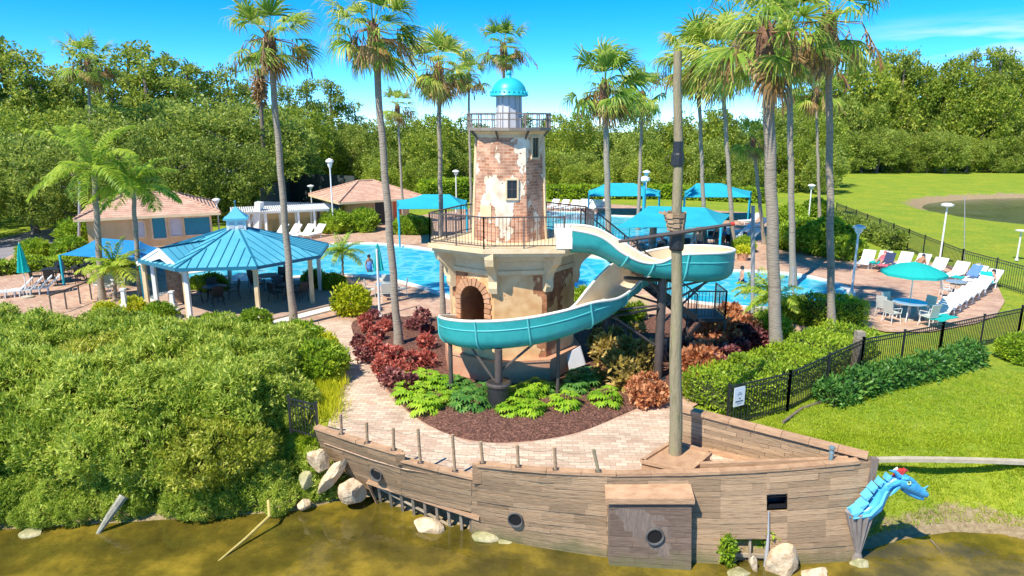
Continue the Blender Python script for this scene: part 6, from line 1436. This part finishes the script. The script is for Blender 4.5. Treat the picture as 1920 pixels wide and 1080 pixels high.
# ------------------------------------------------------------------ fabric shade roofs
def shade(name, label, corners, peak, posts, mat, hips=True, mat2=None, cat='shade canopy'):
    """hipped canopy: corners in order, ridge of two points"""
    r = T(name, label, cat, (corners[0][0], corners[0][1], 0)); C = [np.array(c) for c in corners]; K = [np.array(k) for k in peak]; V = []; F_ = []
    def patch(quad, sag=.0, n=6):
        b = len(V); a0, a1, b1, b0 = quad
        for i in range(n+1):
            for j in range(n+1):
                u, v = i/n, j/n; e = a0*(1-u)+a1*u; w = b0*(1-u)+b1*u; p = e*(1-v)+w*v; s_ = sag*4*u*(1-u)*(1-v)
                p = p+(w-e)*0+np.array([0, 0, s_*.0]); cen = (C[0]+C[2])/2; p = p+(cen-p)*np.array([1, 1, 0])*sag*u*(1-u)*(1-v)*.5-np.array([0, 0, .25*math.sin(math.pi*v)*.35]); V.append(p)
        for i in range(n):
            for j in range(n): q = b+i*(n+1)+j; F_.append((q, q+n+1, q+n+2, q+1))
    k0, k1 = K
    patch((C[0], C[1], k1, k0), .3); patch((C[1], C[2], k1, k1), .3); patch((C[2], C[3], k0, k1), .3); patch((C[3], C[0], k0, k0), .3)
    V2 = [v-np.array([0, 0, .015]) for v in V]; n_ = len(V); F2 = F_+[tuple(reversed([i+n_ for i in f])) for f in F_]
    mesh_obj('canopy', V+V2, F2, mat, r, smooth=True)
    for p in posts: mb = MB(); mb.tube([(p[0], p[1], 0), (p[0], p[1], p[2])], [.07, .07], 8); mb.build('post', m_sail if mat2 is None else mat2, r)
    return r
def hip(label, pxl, pxr, pye, Y, dep, z, rise, mat, ins=.3):
    a = PD(pxl, pye, Y); b = PD(pxr, pye, Y); z = a[2] if z is None else z; W = b[0]-a[0]
    C = [(a[0], Y, z), (b[0], Y, z), (b[0]*(Y+dep)/Y, Y+dep, z), (a[0]*(Y+dep)/Y, Y+dep, z)]; K = [(a[0]+W*ins, Y+dep/2, z+rise), (b[0]-W*ins, Y+dep/2, z+rise)]
    shade('shade_canopy', label, C, K, [(c[0]*.98+.02*(a[0]+b[0])/2, c[1]+(.2 if i < 2 else -.2), z) for i, c in enumerate(C)], mat)
hip('turquoise hipped shade canopy beyond the splash pool, behind the thick palm', 1103, 1238, 368, 66, 6, None, 1.0, m_sail)
hip('turquoise hipped shade canopy beyond the splash pool, right of the mast', 1283, 1408, 370, 62, 6, None, 1.0, m_sail)
hip('turquoise shade canopy beside the orange-doored pool house', 745, 876, 392, 49, 6, None, .75, m_sail)
# the big four-point sail over the splash pool
c0 = np.array(PD(1150, 428, 40)); c1 = np.array(PD(1352, 425, 40)); c2 = np.array(PD(1372, 402, 50)); c3 = np.array(PD(1180, 412, 50)); k0 = np.array(PD(1215, 386, 45)); k1 = np.array(PD(1322, 389, 45))
shade('shade_sail', 'largest turquoise shade sail stretched over the splash pool behind the mast', [c0, c1, c2, c3], [k0, k1], [(c0[0], c0[1], c0[2]), (c1[0], c1[1], c1[2]), (c2[0], c2[1], c2[2]), (c3[0], c3[1], c3[2])], m_sail)
c0 = np.array(PD(112, 478, 37)); c1 = np.array(PD(262, 490, 34)); c2 = np.array(PD(298, 464, 41)); c3 = np.array(PD(190, 450, 43)); k0 = np.array(PD(185, 446, 40)); k1 = np.array(PD(262, 452, 40))
shade('shade_sail', 'blue shade sail between the queen palms left of the gazebo', [c0, c1, c2, c3], [k0, k1], [tuple(c) for c in (c0, c1, c2, c3)], m_sailb)
# water-play tower and dark tree-like columns behind the sails
pt = T('water_play_post', 'turquoise water play post with white top beside the splash pool', 'play feature', tuple(P(1206, 405, 0))); p = P(1206, 408, 0); mb = MB(); mb.tube([p, p+Vector((0, 0, 3.4))], [.16, .12], 10); mb.build('post', m_sail, pt); mb = MB(); mb.lathe([(.1, 3.3), (.5, 3.5), (.45, 3.75), (.1, 3.9)], c=tuple(p), seg=12); mb.build('bucket', m_white, pt)
for px, py in ((1222, 470), (1310, 452)):
    p = P(px, py, 0); mb = MB(); mb.tube([p, p+Vector((.05, 0, 1.9))], [.26, .24], 10); mb.tube([p+Vector((0, 0, 1.7)), p+Vector((.2, 0, 2.1))], [.1, .06], 6); tag(mb.build('timber_stump', m_bark, None, origin=tuple(p)), 'cut palm stump standing behind the upper flume' if px < 1300 else 'cut palm stump beside the standing people', 'stump', 'stumps behind the slide')

# ------------------------------------------------------------------ pool houses
def house(name, label, fl, fr, depth, eave, ridge, wallm, over=.6, yaw_pts=None, ins=.35):
    """front wall from fl to fr (ground points), hipped tile roof"""
    fl = np.array(fl, float); fr = np.array(fr, float); t = fr-fl; W = np.linalg.norm(t); t /= W; n = np.array([-t[1], t[0]])
    r = T(name, label, 'building', (fl[0], fl[1], 0)); mb = MB(); pl_ = [fl, fr, fr+n*depth, fl+n*depth]
    mb.prism([tuple(p) for p in pl_], -.05, eave); mb.build('wall', wallm, r)
    o = over; e = [fl-t*o-n*o, fr+t*o-n*o, fr+t*o+n*(depth+o), fl-t*o+n*(depth+o)]; m0 = (fl+n*depth/2)+t*(depth/2)*ins*2; m1 = (fr+n*depth/2)-t*(depth/2)*ins*2
    V = [(*p, eave) for p in e]+[(*m0, ridge), (*m1, ridge)]+[(*p, eave-.14) for p in e]
    mb = MB(); mb.add(V, [(0, 1, 5, 4), (1, 2, 5), (2, 3, 4, 5), (3, 0, 4), (6, 7, 1, 0), (7, 8, 2, 1), (8, 9, 3, 2), (9, 6, 0, 3), (9, 8, 7, 6)]); ro = mb.build('roof', m_tile, r)
    mb = MB()
    for a, b in ((0, 4), (1, 5), (2, 5), (3, 4), (4, 5)): 
        mb.tube([np.array(V[a])+[0, 0, .03], np.array(V[b])+[0, 0, .03]], [.09, .09], 6)
    mb.build('ridge_tiles', m_tile, ro)
    mb = MB()
    for a, b in ((6, 7), (7, 8), (8, 9), (9, 6)): mb.beam(np.array(V[a])+[0, 0, .05], np.array(V[b])+[0, 0, .05], .06, .16)
    mb.build('eave_board', m_creamtrim, r)
    return r, fl, t, n
def opening(r, fl, t, n, x, z, w, h, mat, nm='window', frame=m_creamtrim):
    c = fl+t*x-n*.03; T3 = np.array([*t, 0]); N3 = np.array([*n, 0]); c3 = np.array([*c, z]); mb = MB()
    for a, b in (((-w/2-.06, -h/2-.06), (-w/2-.06, h/2+.06)), ((w/2+.06, -h/2-.06), (w/2+.06, h/2+.06)), ((-w/2, h/2+.06), (w/2, h/2+.06)), ((-w/2, -h/2-.06), (w/2, -h/2-.06))):
        mb.beam(c3+T3*a[0]+np.array([0, 0, a[1]]), c3+T3*b[0]+np.array([0, 0, b[1]]), .12, .1, up=tuple(N3))
    fo = mb.build(nm, frame, r); mb = MB(); mb.add([c3+T3*i*w/2+np.array([0, 0, j*h/2])+N3*.01 for i, j in ((-1, -1), (1, -1), (1, 1), (-1, 1))], [(0, 1, 2, 3)]); mb.build('shutter' if nm == 'window' else 'leaf', mat, fo)
m_ochre = M('ochre_wall', (.62, .42, .20), (.74, .54, .30), scale=.9, rough=.9, bump=.2, bscale=20)
m_tealdoor = M('teal_shutter', (.015, .20, .28), (.02, .25, .34), scale=2, rough=.5)
fl = P(170, 480, 0); fr = P(402, 464, 0)
r, fl, t, n = house('pool_house', 'ochre pool house with pale clay-tile hip roof and teal shutters left of the gazebo', fl[:2], fr[:2], 6.8, 2.55, 3.75, m_ochre)
Wd = np.linalg.norm(np.array(fr[:2])-fl)
for f, w, h, m_ in ((.40, .6, 1.0, m_lantern), (.56, .8, 1.4, m_tealdoor), (.70, .8, 1.2, m_lantern), (.87, 1.7, 1.2, m_tealdoor)): opening(r, fl, t, n, Wd*f, 1.62, w, h, m_)
fl = P(655, 425, 0); fr = P(768, 416, 0)
r, fl, t, n = house('pool_house', 'pink-roofed ochre pool house with dark door and orange-red panel', fl[:2], fr[:2], 6.0, 2.25, 3.6, m_ochre, over=1.2)
Wd = np.linalg.norm(np.array(fr[:2])-fl); opening(r, fl, t, n, Wd*.50, 1.0, .9, 1.9, m_black, 'door'); opening(r, fl, t, n, Wd*.80, 1.0, .9, 1.9, m_redo if False else M('orange_panel', (.62, .15, .06), rough=.7), 'door')
# beige wall and white pergola between them
pg = T('pergola', 'long white pergola with pale slatted roof on posts before the beige wall', 'pergola', tuple(P(440, 445, 0))); a = np.array(P(438, 447, 0)); b = np.array(P(618, 437, 0)); t3 = (b-a)/np.linalg.norm(b-a); n3 = np.array([-t3[1], t3[0], 0]); L = np.linalg.norm(b-a)
for f in (0, .17, .34, .51, .68, .85, 1.): c = a+(b-a)*f; mb = MB(); mb.beam(c, c+[0, 0, 1.85], .16, .16); mb.build('post', m_white, pg); c = c+n3*2.4; mb = MB(); mb.beam(c, c+[0, 0, 1.85], .16, .16); mb.build('post', m_white, pg)
mb = MB(); k_ = [a-n3*.4, b-n3*.4, b+n3*2.8, a+n3*2.8]; mb.beam(a+[0, 0, 1.9], b+[0, 0, 1.9], .1, .18); mb.beam(a+n3*2.4+[0, 0, 1.9], b+n3*2.4+[0, 0, 1.9], .1, .18); mb.build('beam', m_white, pg)
mb = MB(); N = 46
for k in range(N): c = a+(b-a)*k/(N-1)-n3*.4; mb.beam(c+[0, 0, 2.02], c+n3*3.2+[0, 0, 2.09], .10, .05)
mb.build('slat_roof', m_white, pg)
bw = MB(); c = a+n3*2.9; d_ = b+n3*2.9; bw.beam(c+[0, 0, .8], d_+[0, 0, .8], .2, 1.6); bw.beam(c+[0, 0, 1.62], d_+[0, 0, 1.62], .28, .08); tag(bw.build('garden_wall', m_ochre, None, origin=tuple(c)), 'beige-orange wall behind the white pergola', 'wall')
mb = MB(); c = np.array(P(600, 437, 0))+n3*2.7; mb.box(c+[0, 0, .85], (.8, .26, 1.7)); tag(mb.build('wall_gate', m_brownmetal, None, origin=tuple(c)), 'dark red gate leaf in the beige wall by the olive bush', 'gate')
# tennis court behind with dark wind screens
ct = T('tennis_screen', 'dark mesh screen fence of the tennis court behind the pergola', 'fence', (PD(440, 395, 62)[0], 62, 0))
def screen(p, q, h, mat, nm):
    p = np.array(p); q = np.array(q); mb = MB(); mb.beam(p+[0, 0, h/2], q+[0, 0, h/2], .04, h); mb.build(nm, mat, ct); n = int(np.linalg.norm(q-p)/3)
    for k in range(n+1): c = p+(q-p)*k/n; mb = MB(); mb.tube([c, c+[0, 0, h+.1]], [.05, .05], 6); mb.build('post', m_black, ct)
x = lambda px, Y: PD(px, 400, Y)[0]
screen((x(492, 62), 62, 0), (x(640, 60), 60, 0), 1.9, m_court, 'blue_screen'); screen((x(548, 78), 78, 0), (x(668, 74), 74, 0), 3.3, m_screen, 'green_screen'); screen((x(492, 62), 62, 0), (x(548, 78), 78, 0), 3.0, m_screen, 'side_screen')
# slide of white plastic beyond the pergola
mb = MB(); a0 = np.array(PD(482, 418, 54)); mb.beam(a0*[1, 1, 0]+[0, 0, .6], a0*[1, 1, 0]+[.3, 0, 2.7], .45, .8); mb.beam(a0*[1, 1, 0]+[-.9, 0, 0], a0*[1, 1, 0]+[.2, 0, 2.5], .2, .2); tag(mb.build('playground_slide', m_white, None, origin=(a0[0], a0[1], 0)), 'white playground slide showing above the pergola', 'slide')

# ------------------------------------------------------------------ black fences, lawn side and far side
def fence(label, pts, h, gap, mat=m_black, post=.06, bar=.02, every=2.4, name='metal_fence', base=None, barw=None):
    root = T(name, label, 'fence', tuple(pts[0]))
    for a, b in zip(pts[:-1], pts[1:]):
        a = np.array(a); b = np.array(b); L = np.linalg.norm(b-a); mb = MB(); U = np.array([0, 0, 1.]); mb.beam(a+U*h, b+U*h, .04, .04); mb.beam(a+U*(h-.14), b+U*(h-.14), .03, .03); mb.beam(a+U*.12, b+U*.12, .03, .03)
        for k in range(1, int(L/gap)): c = a+(b-a)*k/int(L/gap); mb.beam(c+U*.05, c+U*h, bar, bar)
        mb.build('panel', mat, root); n = max(1, round(L/every))
        for k in range(n+1): c = a+(b-a)*k/n; mb = MB(); mb.beam(c, c+U*(h+.06), post, post); mb.box(c+U*(h+.08), (post*1.3, post*1.3, .03)); mb.build('post', mat, root)
    return root
f1 = [P(1362, 802, -.05), P(1475, 772, -.05), P(1612, 700, -.05), P(1760, 668, -.05), P(1908, 633, -.05)]
fence('black picket fence along the clipped hedge and lawn', f1, 1.25, .11)
fence('black picket fence returning from the lawn corner', [P(1908, 633, -.05), P(1975, 655, -.05)], 1.3, .11)
fence('long black fence between the sun deck and the pond', [P(1566, 410, -.05), P(1700, 470, -.05), P(1800, 515, -.05), P(1935, 558, -.05)], 1.45, .16, bar=.018, every=3.0)
fence('short black fence between the bank shrubs and the ship bow end', [P(546, 812, 0), P(597, 826, -.02)], 1.05, .1)
brown = MB(); p = P(1608, 697, 0); brown.box((p[0], p[1]+.15, .7), (.28, .28, 1.5)); tag(brown.build('brown_gate_post', m_bark, None, origin=tuple(p)), 'brown trunk stub standing in the fence line by the hedge end', 'post')
# the sign fixed to the fence
sg0 = np.array(P(1368, 801, -.05)); dv = np.array(P(1475, 772, -.05))-sg0; dv /= np.linalg.norm(dv); nn = np.array([dv[1], -dv[0], 0]); s0 = sg0+dv*.02+nn*.06
sg = T('fence_sign', 'white notice panel with small dark lettering hung on the black fence', 'sign', tuple(s0)); mb = MB(); mb.beam(s0+[0, 0, .93], s0+dv*.42+[0, 0, .93], .02, .58); mb.build('panel', m_sign, sg)
mb = MB()
for x0, x1, z, h in ((.06, .36, .79, .03), (.19, .25, .875, .03), (.12, .20, 1.0, .012), (.22, .30, 1.0, .012), (.16, .26, 1.05, .012), (.12, .3, .72, .008)): mb.beam(s0+dv*x0+nn*.014+[0, 0, z], s0+dv*x1+nn*.014+[0, 0, z], .004, h)
mb.build('lettering', m_signink, sg)
# concrete kerb along the lawn above the lake
kb = MB(); pk = [P(1640, 862, -.2), P(1700, 861, -.2), P(1780, 862, -.22), P(1860, 864, -.25), P(1960, 868, -.3), P(2150, 876, -.35)]
for a, b in zip(pk[:-1], pk[1:]): kb.beam(a, np.array(b)+(np.array(a)-np.array(b))*.004, .16, .10)
tag(kb.build('concrete_kerb', m_conc, None, origin=tuple(pk[0])), 'pale concrete kerb running from the bow along the lawn', 'kerb')
kb = MB(); p = [P(1468, 792, -.02), P(1505, 765, -.02), P(1545, 752, -.02)]
for a, b in zip(p[:-1], p[1:]): kb.beam(a, b, .07, .06)
tag(kb.build('edging_strip', m_bark2, None, origin=tuple(p[0])), 'short edging strip at the foot of the black fence', 'kerb')

# ------------------------------------------------------------------ timber ledge in the bed
lg_ = T('timber_ledge', 'low timber ledge heaped with mulch over diagonal lattice beneath the slide', 'planter', tuple(P(1180, 640, .1)))
a = np.array(PD(1122, 622, 24.2)); b = np.array(PD(1246, 624, 24.2)); a[2] = b[2] = .95; mb = MB(); mb.beam(a, b, .8, .16); mb.build('mulch_bed', m_mulch, lg_)
mb = MB(); mb.beam(a+[0, -.42, 0], b+[0, -.42, 0], .06, .2); mb.build('front_board', m_woodcap, lg_)
mb = MB(); N = 14
for k in range(N): c = a+(b-a)*k/N+[0, -.36, -.1]; mb.beam(c, c+[.45, 0, -.72], .05, .04)
mb.build('lattice', m_woodcap, lg_)
for f in (0, .5, 1): c = a+(b-a)*f+[0, -.3, 0]; mb = MB(); mb.beam([c[0], c[1], .05], [c[0], c[1], .87], .1, .1); mb.build('post', m_wooddark, lg_)
for (px, py, l) in ((1160, 672, 'pinkish flat stone among the speckled shrubs'), (1225, 690, 'flat pink stone near the black slide column'), (1195, 655, 'flat stone under the lattice ledge')):
    p = P(px, py, .12); mb = MB(); mb.box(tuple(p), (.8, .4, .1), rz=random.random()); tag(mb.build('flat_stone', m_terracotta, None, origin=tuple(p)), l, 'stone')
# white notice boxes behind the slide
for px, py, w, h, l in ((1174, 606, .9, 1.3, 'pale notice stand glimpsed under the slide'), (1208, 602, .35, 1.2, 'narrow white board behind the slide column')):
    p = P(px, py, 0); mb = MB(); mb.box((p[0], p[1], h*.55), (w, .12, h*.9)); mb.box((p[0], p[1], .1), (w*1.1, .3, .2)); tag(mb.build('notice_stand', m_creamtrim, None, origin=tuple(p)), l, 'notice')

# ------------------------------------------------------------------ boulders and driftwood
def rock(c, d, rz, mat, label, tilt=(0, 0), seed=0, group='boulders round the hull'):
    import bmesh
    bm = bmesh.new(); bmesh.ops.create_icosphere(bm, subdivisions=3, radius=1); rs_ = np.random.default_rng(seed)
    planes = [(unit(rs_.normal(size=3)), rs_.uniform(.55, .8)) for _ in range(9)]
    for v in bm.verts:
        p = np.array(v.co)
        for n_, k in planes:
            dd = p.dot(n_)-k
            if dd > 0: p = p-n_*dd
        p = p*(1+.03*math.sin(p[0]*7+seed)*math.cos(p[1]*6)); v.co = p*np.array(d)/2*1.25
    me = bpy.data.meshes.new('boulder'); bm.to_mesh(me); bm.free(); me.materials.append(mat); o = bpy.data.objects.new('boulder', me); COL.objects.link(o); o.location = c; o.rotation_euler = (tilt[0], tilt[1], rz); tag(o, label, 'rock', group); return o
def rk(px, py, z, d, rz, mat, label, tilt=(0, 0), seed=1): rock(tuple(P(px, py, z)), d, rz, mat, label, tilt, seed)
rk(598, 866, -.45, (.48, .42, .8), .3, m_rock, 'upright sandy boulder at the stern corner of the hull', (.1, -.25), 1)
rk(626, 890, -.8, (.34, .38, 1.15), .2, m_rock, 'long pale slab leaning against the hull', (.1, .65), 2)
rk(661, 921, -1.25, (.62, .5, .8), .4, m_rock, 'tan pointed boulder beside the broken planking', (.2, -.3), 3)
rk(572, 900, -1.0, (.4, .35, .45), .4, m_rockg, 'white rounded stone in the weeds left of the boulders', (0, 0), 4)
rk(530, 910, -1.2, (.4, .35, .5), .1, m_rockg, 'grey-white stone half hidden by the bank shrubs', (0, 0), 5)
rk(570, 945, -1.55, (.3, .3, .3), .8, m_rock, 'small orange stone in the waterside weeds', (0, 0), 6)
rk(803, 990, -1.72, (.72, .45, .42), -.15, m_rock, 'squared tan boulder lying in the water before the hull', (.1, .15), 7)
rk(912, 1010, -1.78, (.70, .4, .32), .1, m_rockg, 'pale mossy boulder in the water touching the hull', (0, 0), 8)
rk(950, 1019, -1.8, (.4, .3, .16), .1, m_rockg, 'small mossy stone just above the water at the hull', (0, 0), 9)
rk(1466, 1060, -1.6, (.62, .5, .95), .3, m_rock, 'tall white boulder standing by the lower hull opening', (0, .1), 10)
rk(1526, 1078, -1.75, (.65, .45, .35), .2, m_rock, 'low sandy boulder at the foot of the hull near the bow', (0, 0), 11)
rk(1415, 1062, -1.65, (.18, .15, .5), .3, m_rock, 'narrow pale shard in front of the lower opening', (0, -.3), 12)
rk(1385, 1078, -1.8, (.7, .5, .28), .3, m_rockg, 'mossy flat stone beneath the lower opening', (0, 0), 13)
rk(60, 1000, -1.75, (.5, .35, .2), .3, m_rockg, 'pale stone at the waterline far left', (0, 0), 14)
rk(1612, 1058, -1.75, (.4, .35, .3), .3, m_rockg, 'mossy stone under the bow bracket', (0, 0), 15)
def log(pts, rad, mat, label, nm='driftwood'):
    mb = MB(); mb.tube(pts, rad, 8); tag(mb.build(nm, mat, None, smooth=True, origin=tuple(pts[0])), label, 'driftwood')
m_drift = M('driftwood', (.22, .21, .16), (.42, .40, .32), scale=5, rough=.9, bump=.5); m_yel_ = M('yellowed_wood', (.45, .33, .08), (.60, .47, .16), scale=5, rough=.8)
log([P(182, 1003, -1.8), P(205, 968, -1.4), P(232, 930, -1.0)], [.05, .10, .12], m_drift, 'weathered grey log leaning out of the shrubs into the lake')
log([P(405, 1056, -1.78), P(460, 1010, -1.62), P(505, 968, -1.4), P(503, 938, -1.15)], [.02, .035, .045, .04], m_yel_, 'thin yellow branch slanting into the lake')
log([P(1745, 1012, -1.7), P(1768, 1038, -1.75)], [.02, .01], m_bark2, 'thin dark twig in the shallows right of the bow')
# weeds growing at the hull opening
V, Fq = cloud([(P(1440, 1005, -1.2)[0], P(1440, 1005, -1.2)[1]-.1, -1.05, .22, .12, .25), (P(1362, 1030, -1.4)[0], P(1362, 1030, -1.4)[1]-.12, -1.4, .14, .12, .42)], 110, 8, .12, .06, .03); tag(mesh_obj('hull_weeds', V, Fq, m_hedge, None, origin=tuple(P(1440, 1005, -1.2))), 'green weeds sprouting at the lower hull opening', 'plant')

# ------------------------------------------------------------------ people
def person(label, loc, pose, skin, cloth, rz=0., group=None, sc=1.):
    """one continuous skinned body; joints in metres, facing -Y"""
    J = {'pelvis': (0, 0, .95), 'waist': (0, 0, 1.1), 'chest': (0, 0, 1.32), 'neck': (0, 0, 1.50), 'head': (0, -.01, 1.63), 'crown': (0, 0, 1.74)}
    for s, q in (('l', -1), ('r', 1)):
        J['sh'+s] = (q*.17, 0, 1.43); J['el'+s] = (q*.24, 0, 1.15); J['wr'+s] = (q*.24, -.08, .92); J['hand'+s] = (q*.24, -.11, .84)
        J['hip'+s] = (q*.10, 0, .90); J['kn'+s] = (q*.11, -.01, .50); J['an'+s] = (q*.11, .02, .09); J['toe'+s] = (q*.12, -.14, .04)
    J.update(pose); rad = {'pelvis': .13, 'waist': .115, 'chest': .14, 'neck': .055, 'head': .10, 'crown': .07, 'sh': .058, 'el': .042, 'wr': .03, 'hand': .035, 'hip': .09, 'kn': .058, 'an': .038, 'toe': .03}
    E = [('pelvis', 'waist'), ('waist', 'chest'), ('chest', 'neck'), ('neck', 'head'), ('head', 'crown')]
    for s in 'lr': E += [('chest', 'sh'+s), ('sh'+s, 'el'+s), ('el'+s, 'wr'+s), ('wr'+s, 'hand'+s), ('pelvis', 'hip'+s), ('hip'+s, 'kn'+s), ('kn'+s, 'an'+s), ('an'+s, 'toe'+s)]
    names = list(J); me = bpy.data.meshes.new('body'); me.from_pydata([J[n_] for n_ in names], [(names.index(a), names.index(b)) for a, b in E], []); t = T('person', label, 'person', loc, group); t.rotation_euler = (0, 0, rz); t.scale = (sc, sc, sc)
    o = bpy.data.objects.new('body', me); COL.objects.link(o); o.parent = t; m_ = o.modifiers.new('skin', 'SKIN')
    for i, n_ in enumerate(names): r_ = rad.get(n_, rad.get(n_[:-1], .05)); me.skin_vertices[0].data[i].radius = (r_, r_)
    me.skin_vertices[0].data[0].use_root = True; sb = o.modifiers.new('sub', 'SUBSURF'); sb.levels = 1; sb.render_levels = 1; me.materials.append(skin)
    h = MB(); hc = np.array(J['head']); h.lathe([(.02, .13), (.085, .10), (.108, .02), (.095, -.04)], c=tuple(hc+[0, .02, 0]), seg=12); mesh_obj('hair', h.v, h.f, m_black if cloth is not m_pinkcl else m_pinkcl, None).parent = t
    c = MB(); p0 = np.array(J['pelvis']); c.tube([p0+[0, 0, -.10], p0, np.array(J['waist']), np.array(J['chest'])+[0, 0, .02]] if cloth is not m_navy else [p0+[0, 0, -.16], p0+[0, 0, .06]], [.165, .165, .15, .16] if cloth is not m_navy else [.175, .16], 12); co = mesh_obj('clothing', c.v, c.f, cloth, None, smooth=True); co.parent = t
    return t
sit = {'pelvis': (0, 0, .50), 'waist': (0, .03, .66), 'chest': (0, .05, .88), 'neck': (0, .04, 1.06), 'head': (0, .02, 1.19), 'crown': (0, .02, 1.30)}
for s, q in (('l', -1), ('r', 1)): sit.update({'sh'+s: (q*.17, .05, .99), 'el'+s: (q*.25, -.02, .74), 'wr'+s: (q*.2, -.22, .68), 'hand'+s: (q*.18, -.29, .66), 'hip'+s: (q*.1, -.02, .48), 'kn'+s: (q*.13, -.42, .48), 'an'+s: (q*.12, -.44, .09), 'toe'+s: (q*.13, -.58, .05)})
walk_ = {'knl': (-.1, -.18, .52), 'anl': (-.1, -.2, .12), 'toel': (-.1, -.34, .08), 'anr': (.1, .2, .12), 'toer': (.1, .08, .05), 'wrl': (-.22, .16, .95), 'handl': (-.22, .2, .88)}
lie = {'pelvis': (0, 0, .45), 'waist': (0, .17, .50), 'chest': (0, .38, .62), 'neck': (0, .52, .74), 'head': (0, .60, .84), 'crown': (0, .68, .93)}
for s, q in (('l', -1), ('r', 1)): lie.update({'sh'+s: (q*.17, .46, .68), 'el'+s: (q*.26, .24, .52), 'wr'+s: (q*.2, .05, .50), 'hand'+s: (q*.18, -.03, .50), 'hip'+s: (q*.1, -.05, .44), 'kn'+s: (q*.13, -.46, .55), 'an'+s: (q*.12, -.88, .43), 'toe'+s: (q*.13, -.95, .53)})
person('seated person in pink top and cap behind the upper flume', tuple(P(1240, 480, 0)), sit, m_skin, m_pinkcl, .3)
person('standing person in pale top beside the palm stump', tuple(P(1300, 476, 0)), walk_, m_skin, m_white, 1.2)
person('person in dark shorts with bare back near the tables', tuple(P(1310, 480, 0)), {}, m_skin, m_navy, 2.4)
person('person in dark clothes standing by the far tables', tuple(P(1341, 470, 0)), walk_, m_skin2, m_black, .4)
person('seated person in blue at the far tables', tuple(P(1358, 458, 0)), sit, m_skin2, m_bluecl, .9)
person('swimmer in blue waist-deep in the main pool', tuple(P(693, 508, 0)-Vector((0, 0, .75))), {}, m_skin2, m_bluecl, .6)
person('bather in dark shorts waist-deep in the small pool', tuple(P(1390, 530, 0)-Vector((0, 0, .8))), walk_, m_skin, m_navy, 1.6)
person('reclining person in red on the lounger row behind the parasol', tuple(P(1652, 502, 0)), lie, m_skin, m_pinkcl, R(-41))
person('reclining person in dark swimwear on the lounger row', tuple(P(1722, 508, 0)), lie, m_skin2, m_navy, R(-47))
person('reclining person in blue on the lounger near the deck corner', tuple(P(1848, 540, 0)), lie, m_skin, m_bluecl, R(-59))
# kinds that ended up with nothing placed are removed
for st_ in STOCKS:
    if not st_.used: drop(st_.root)
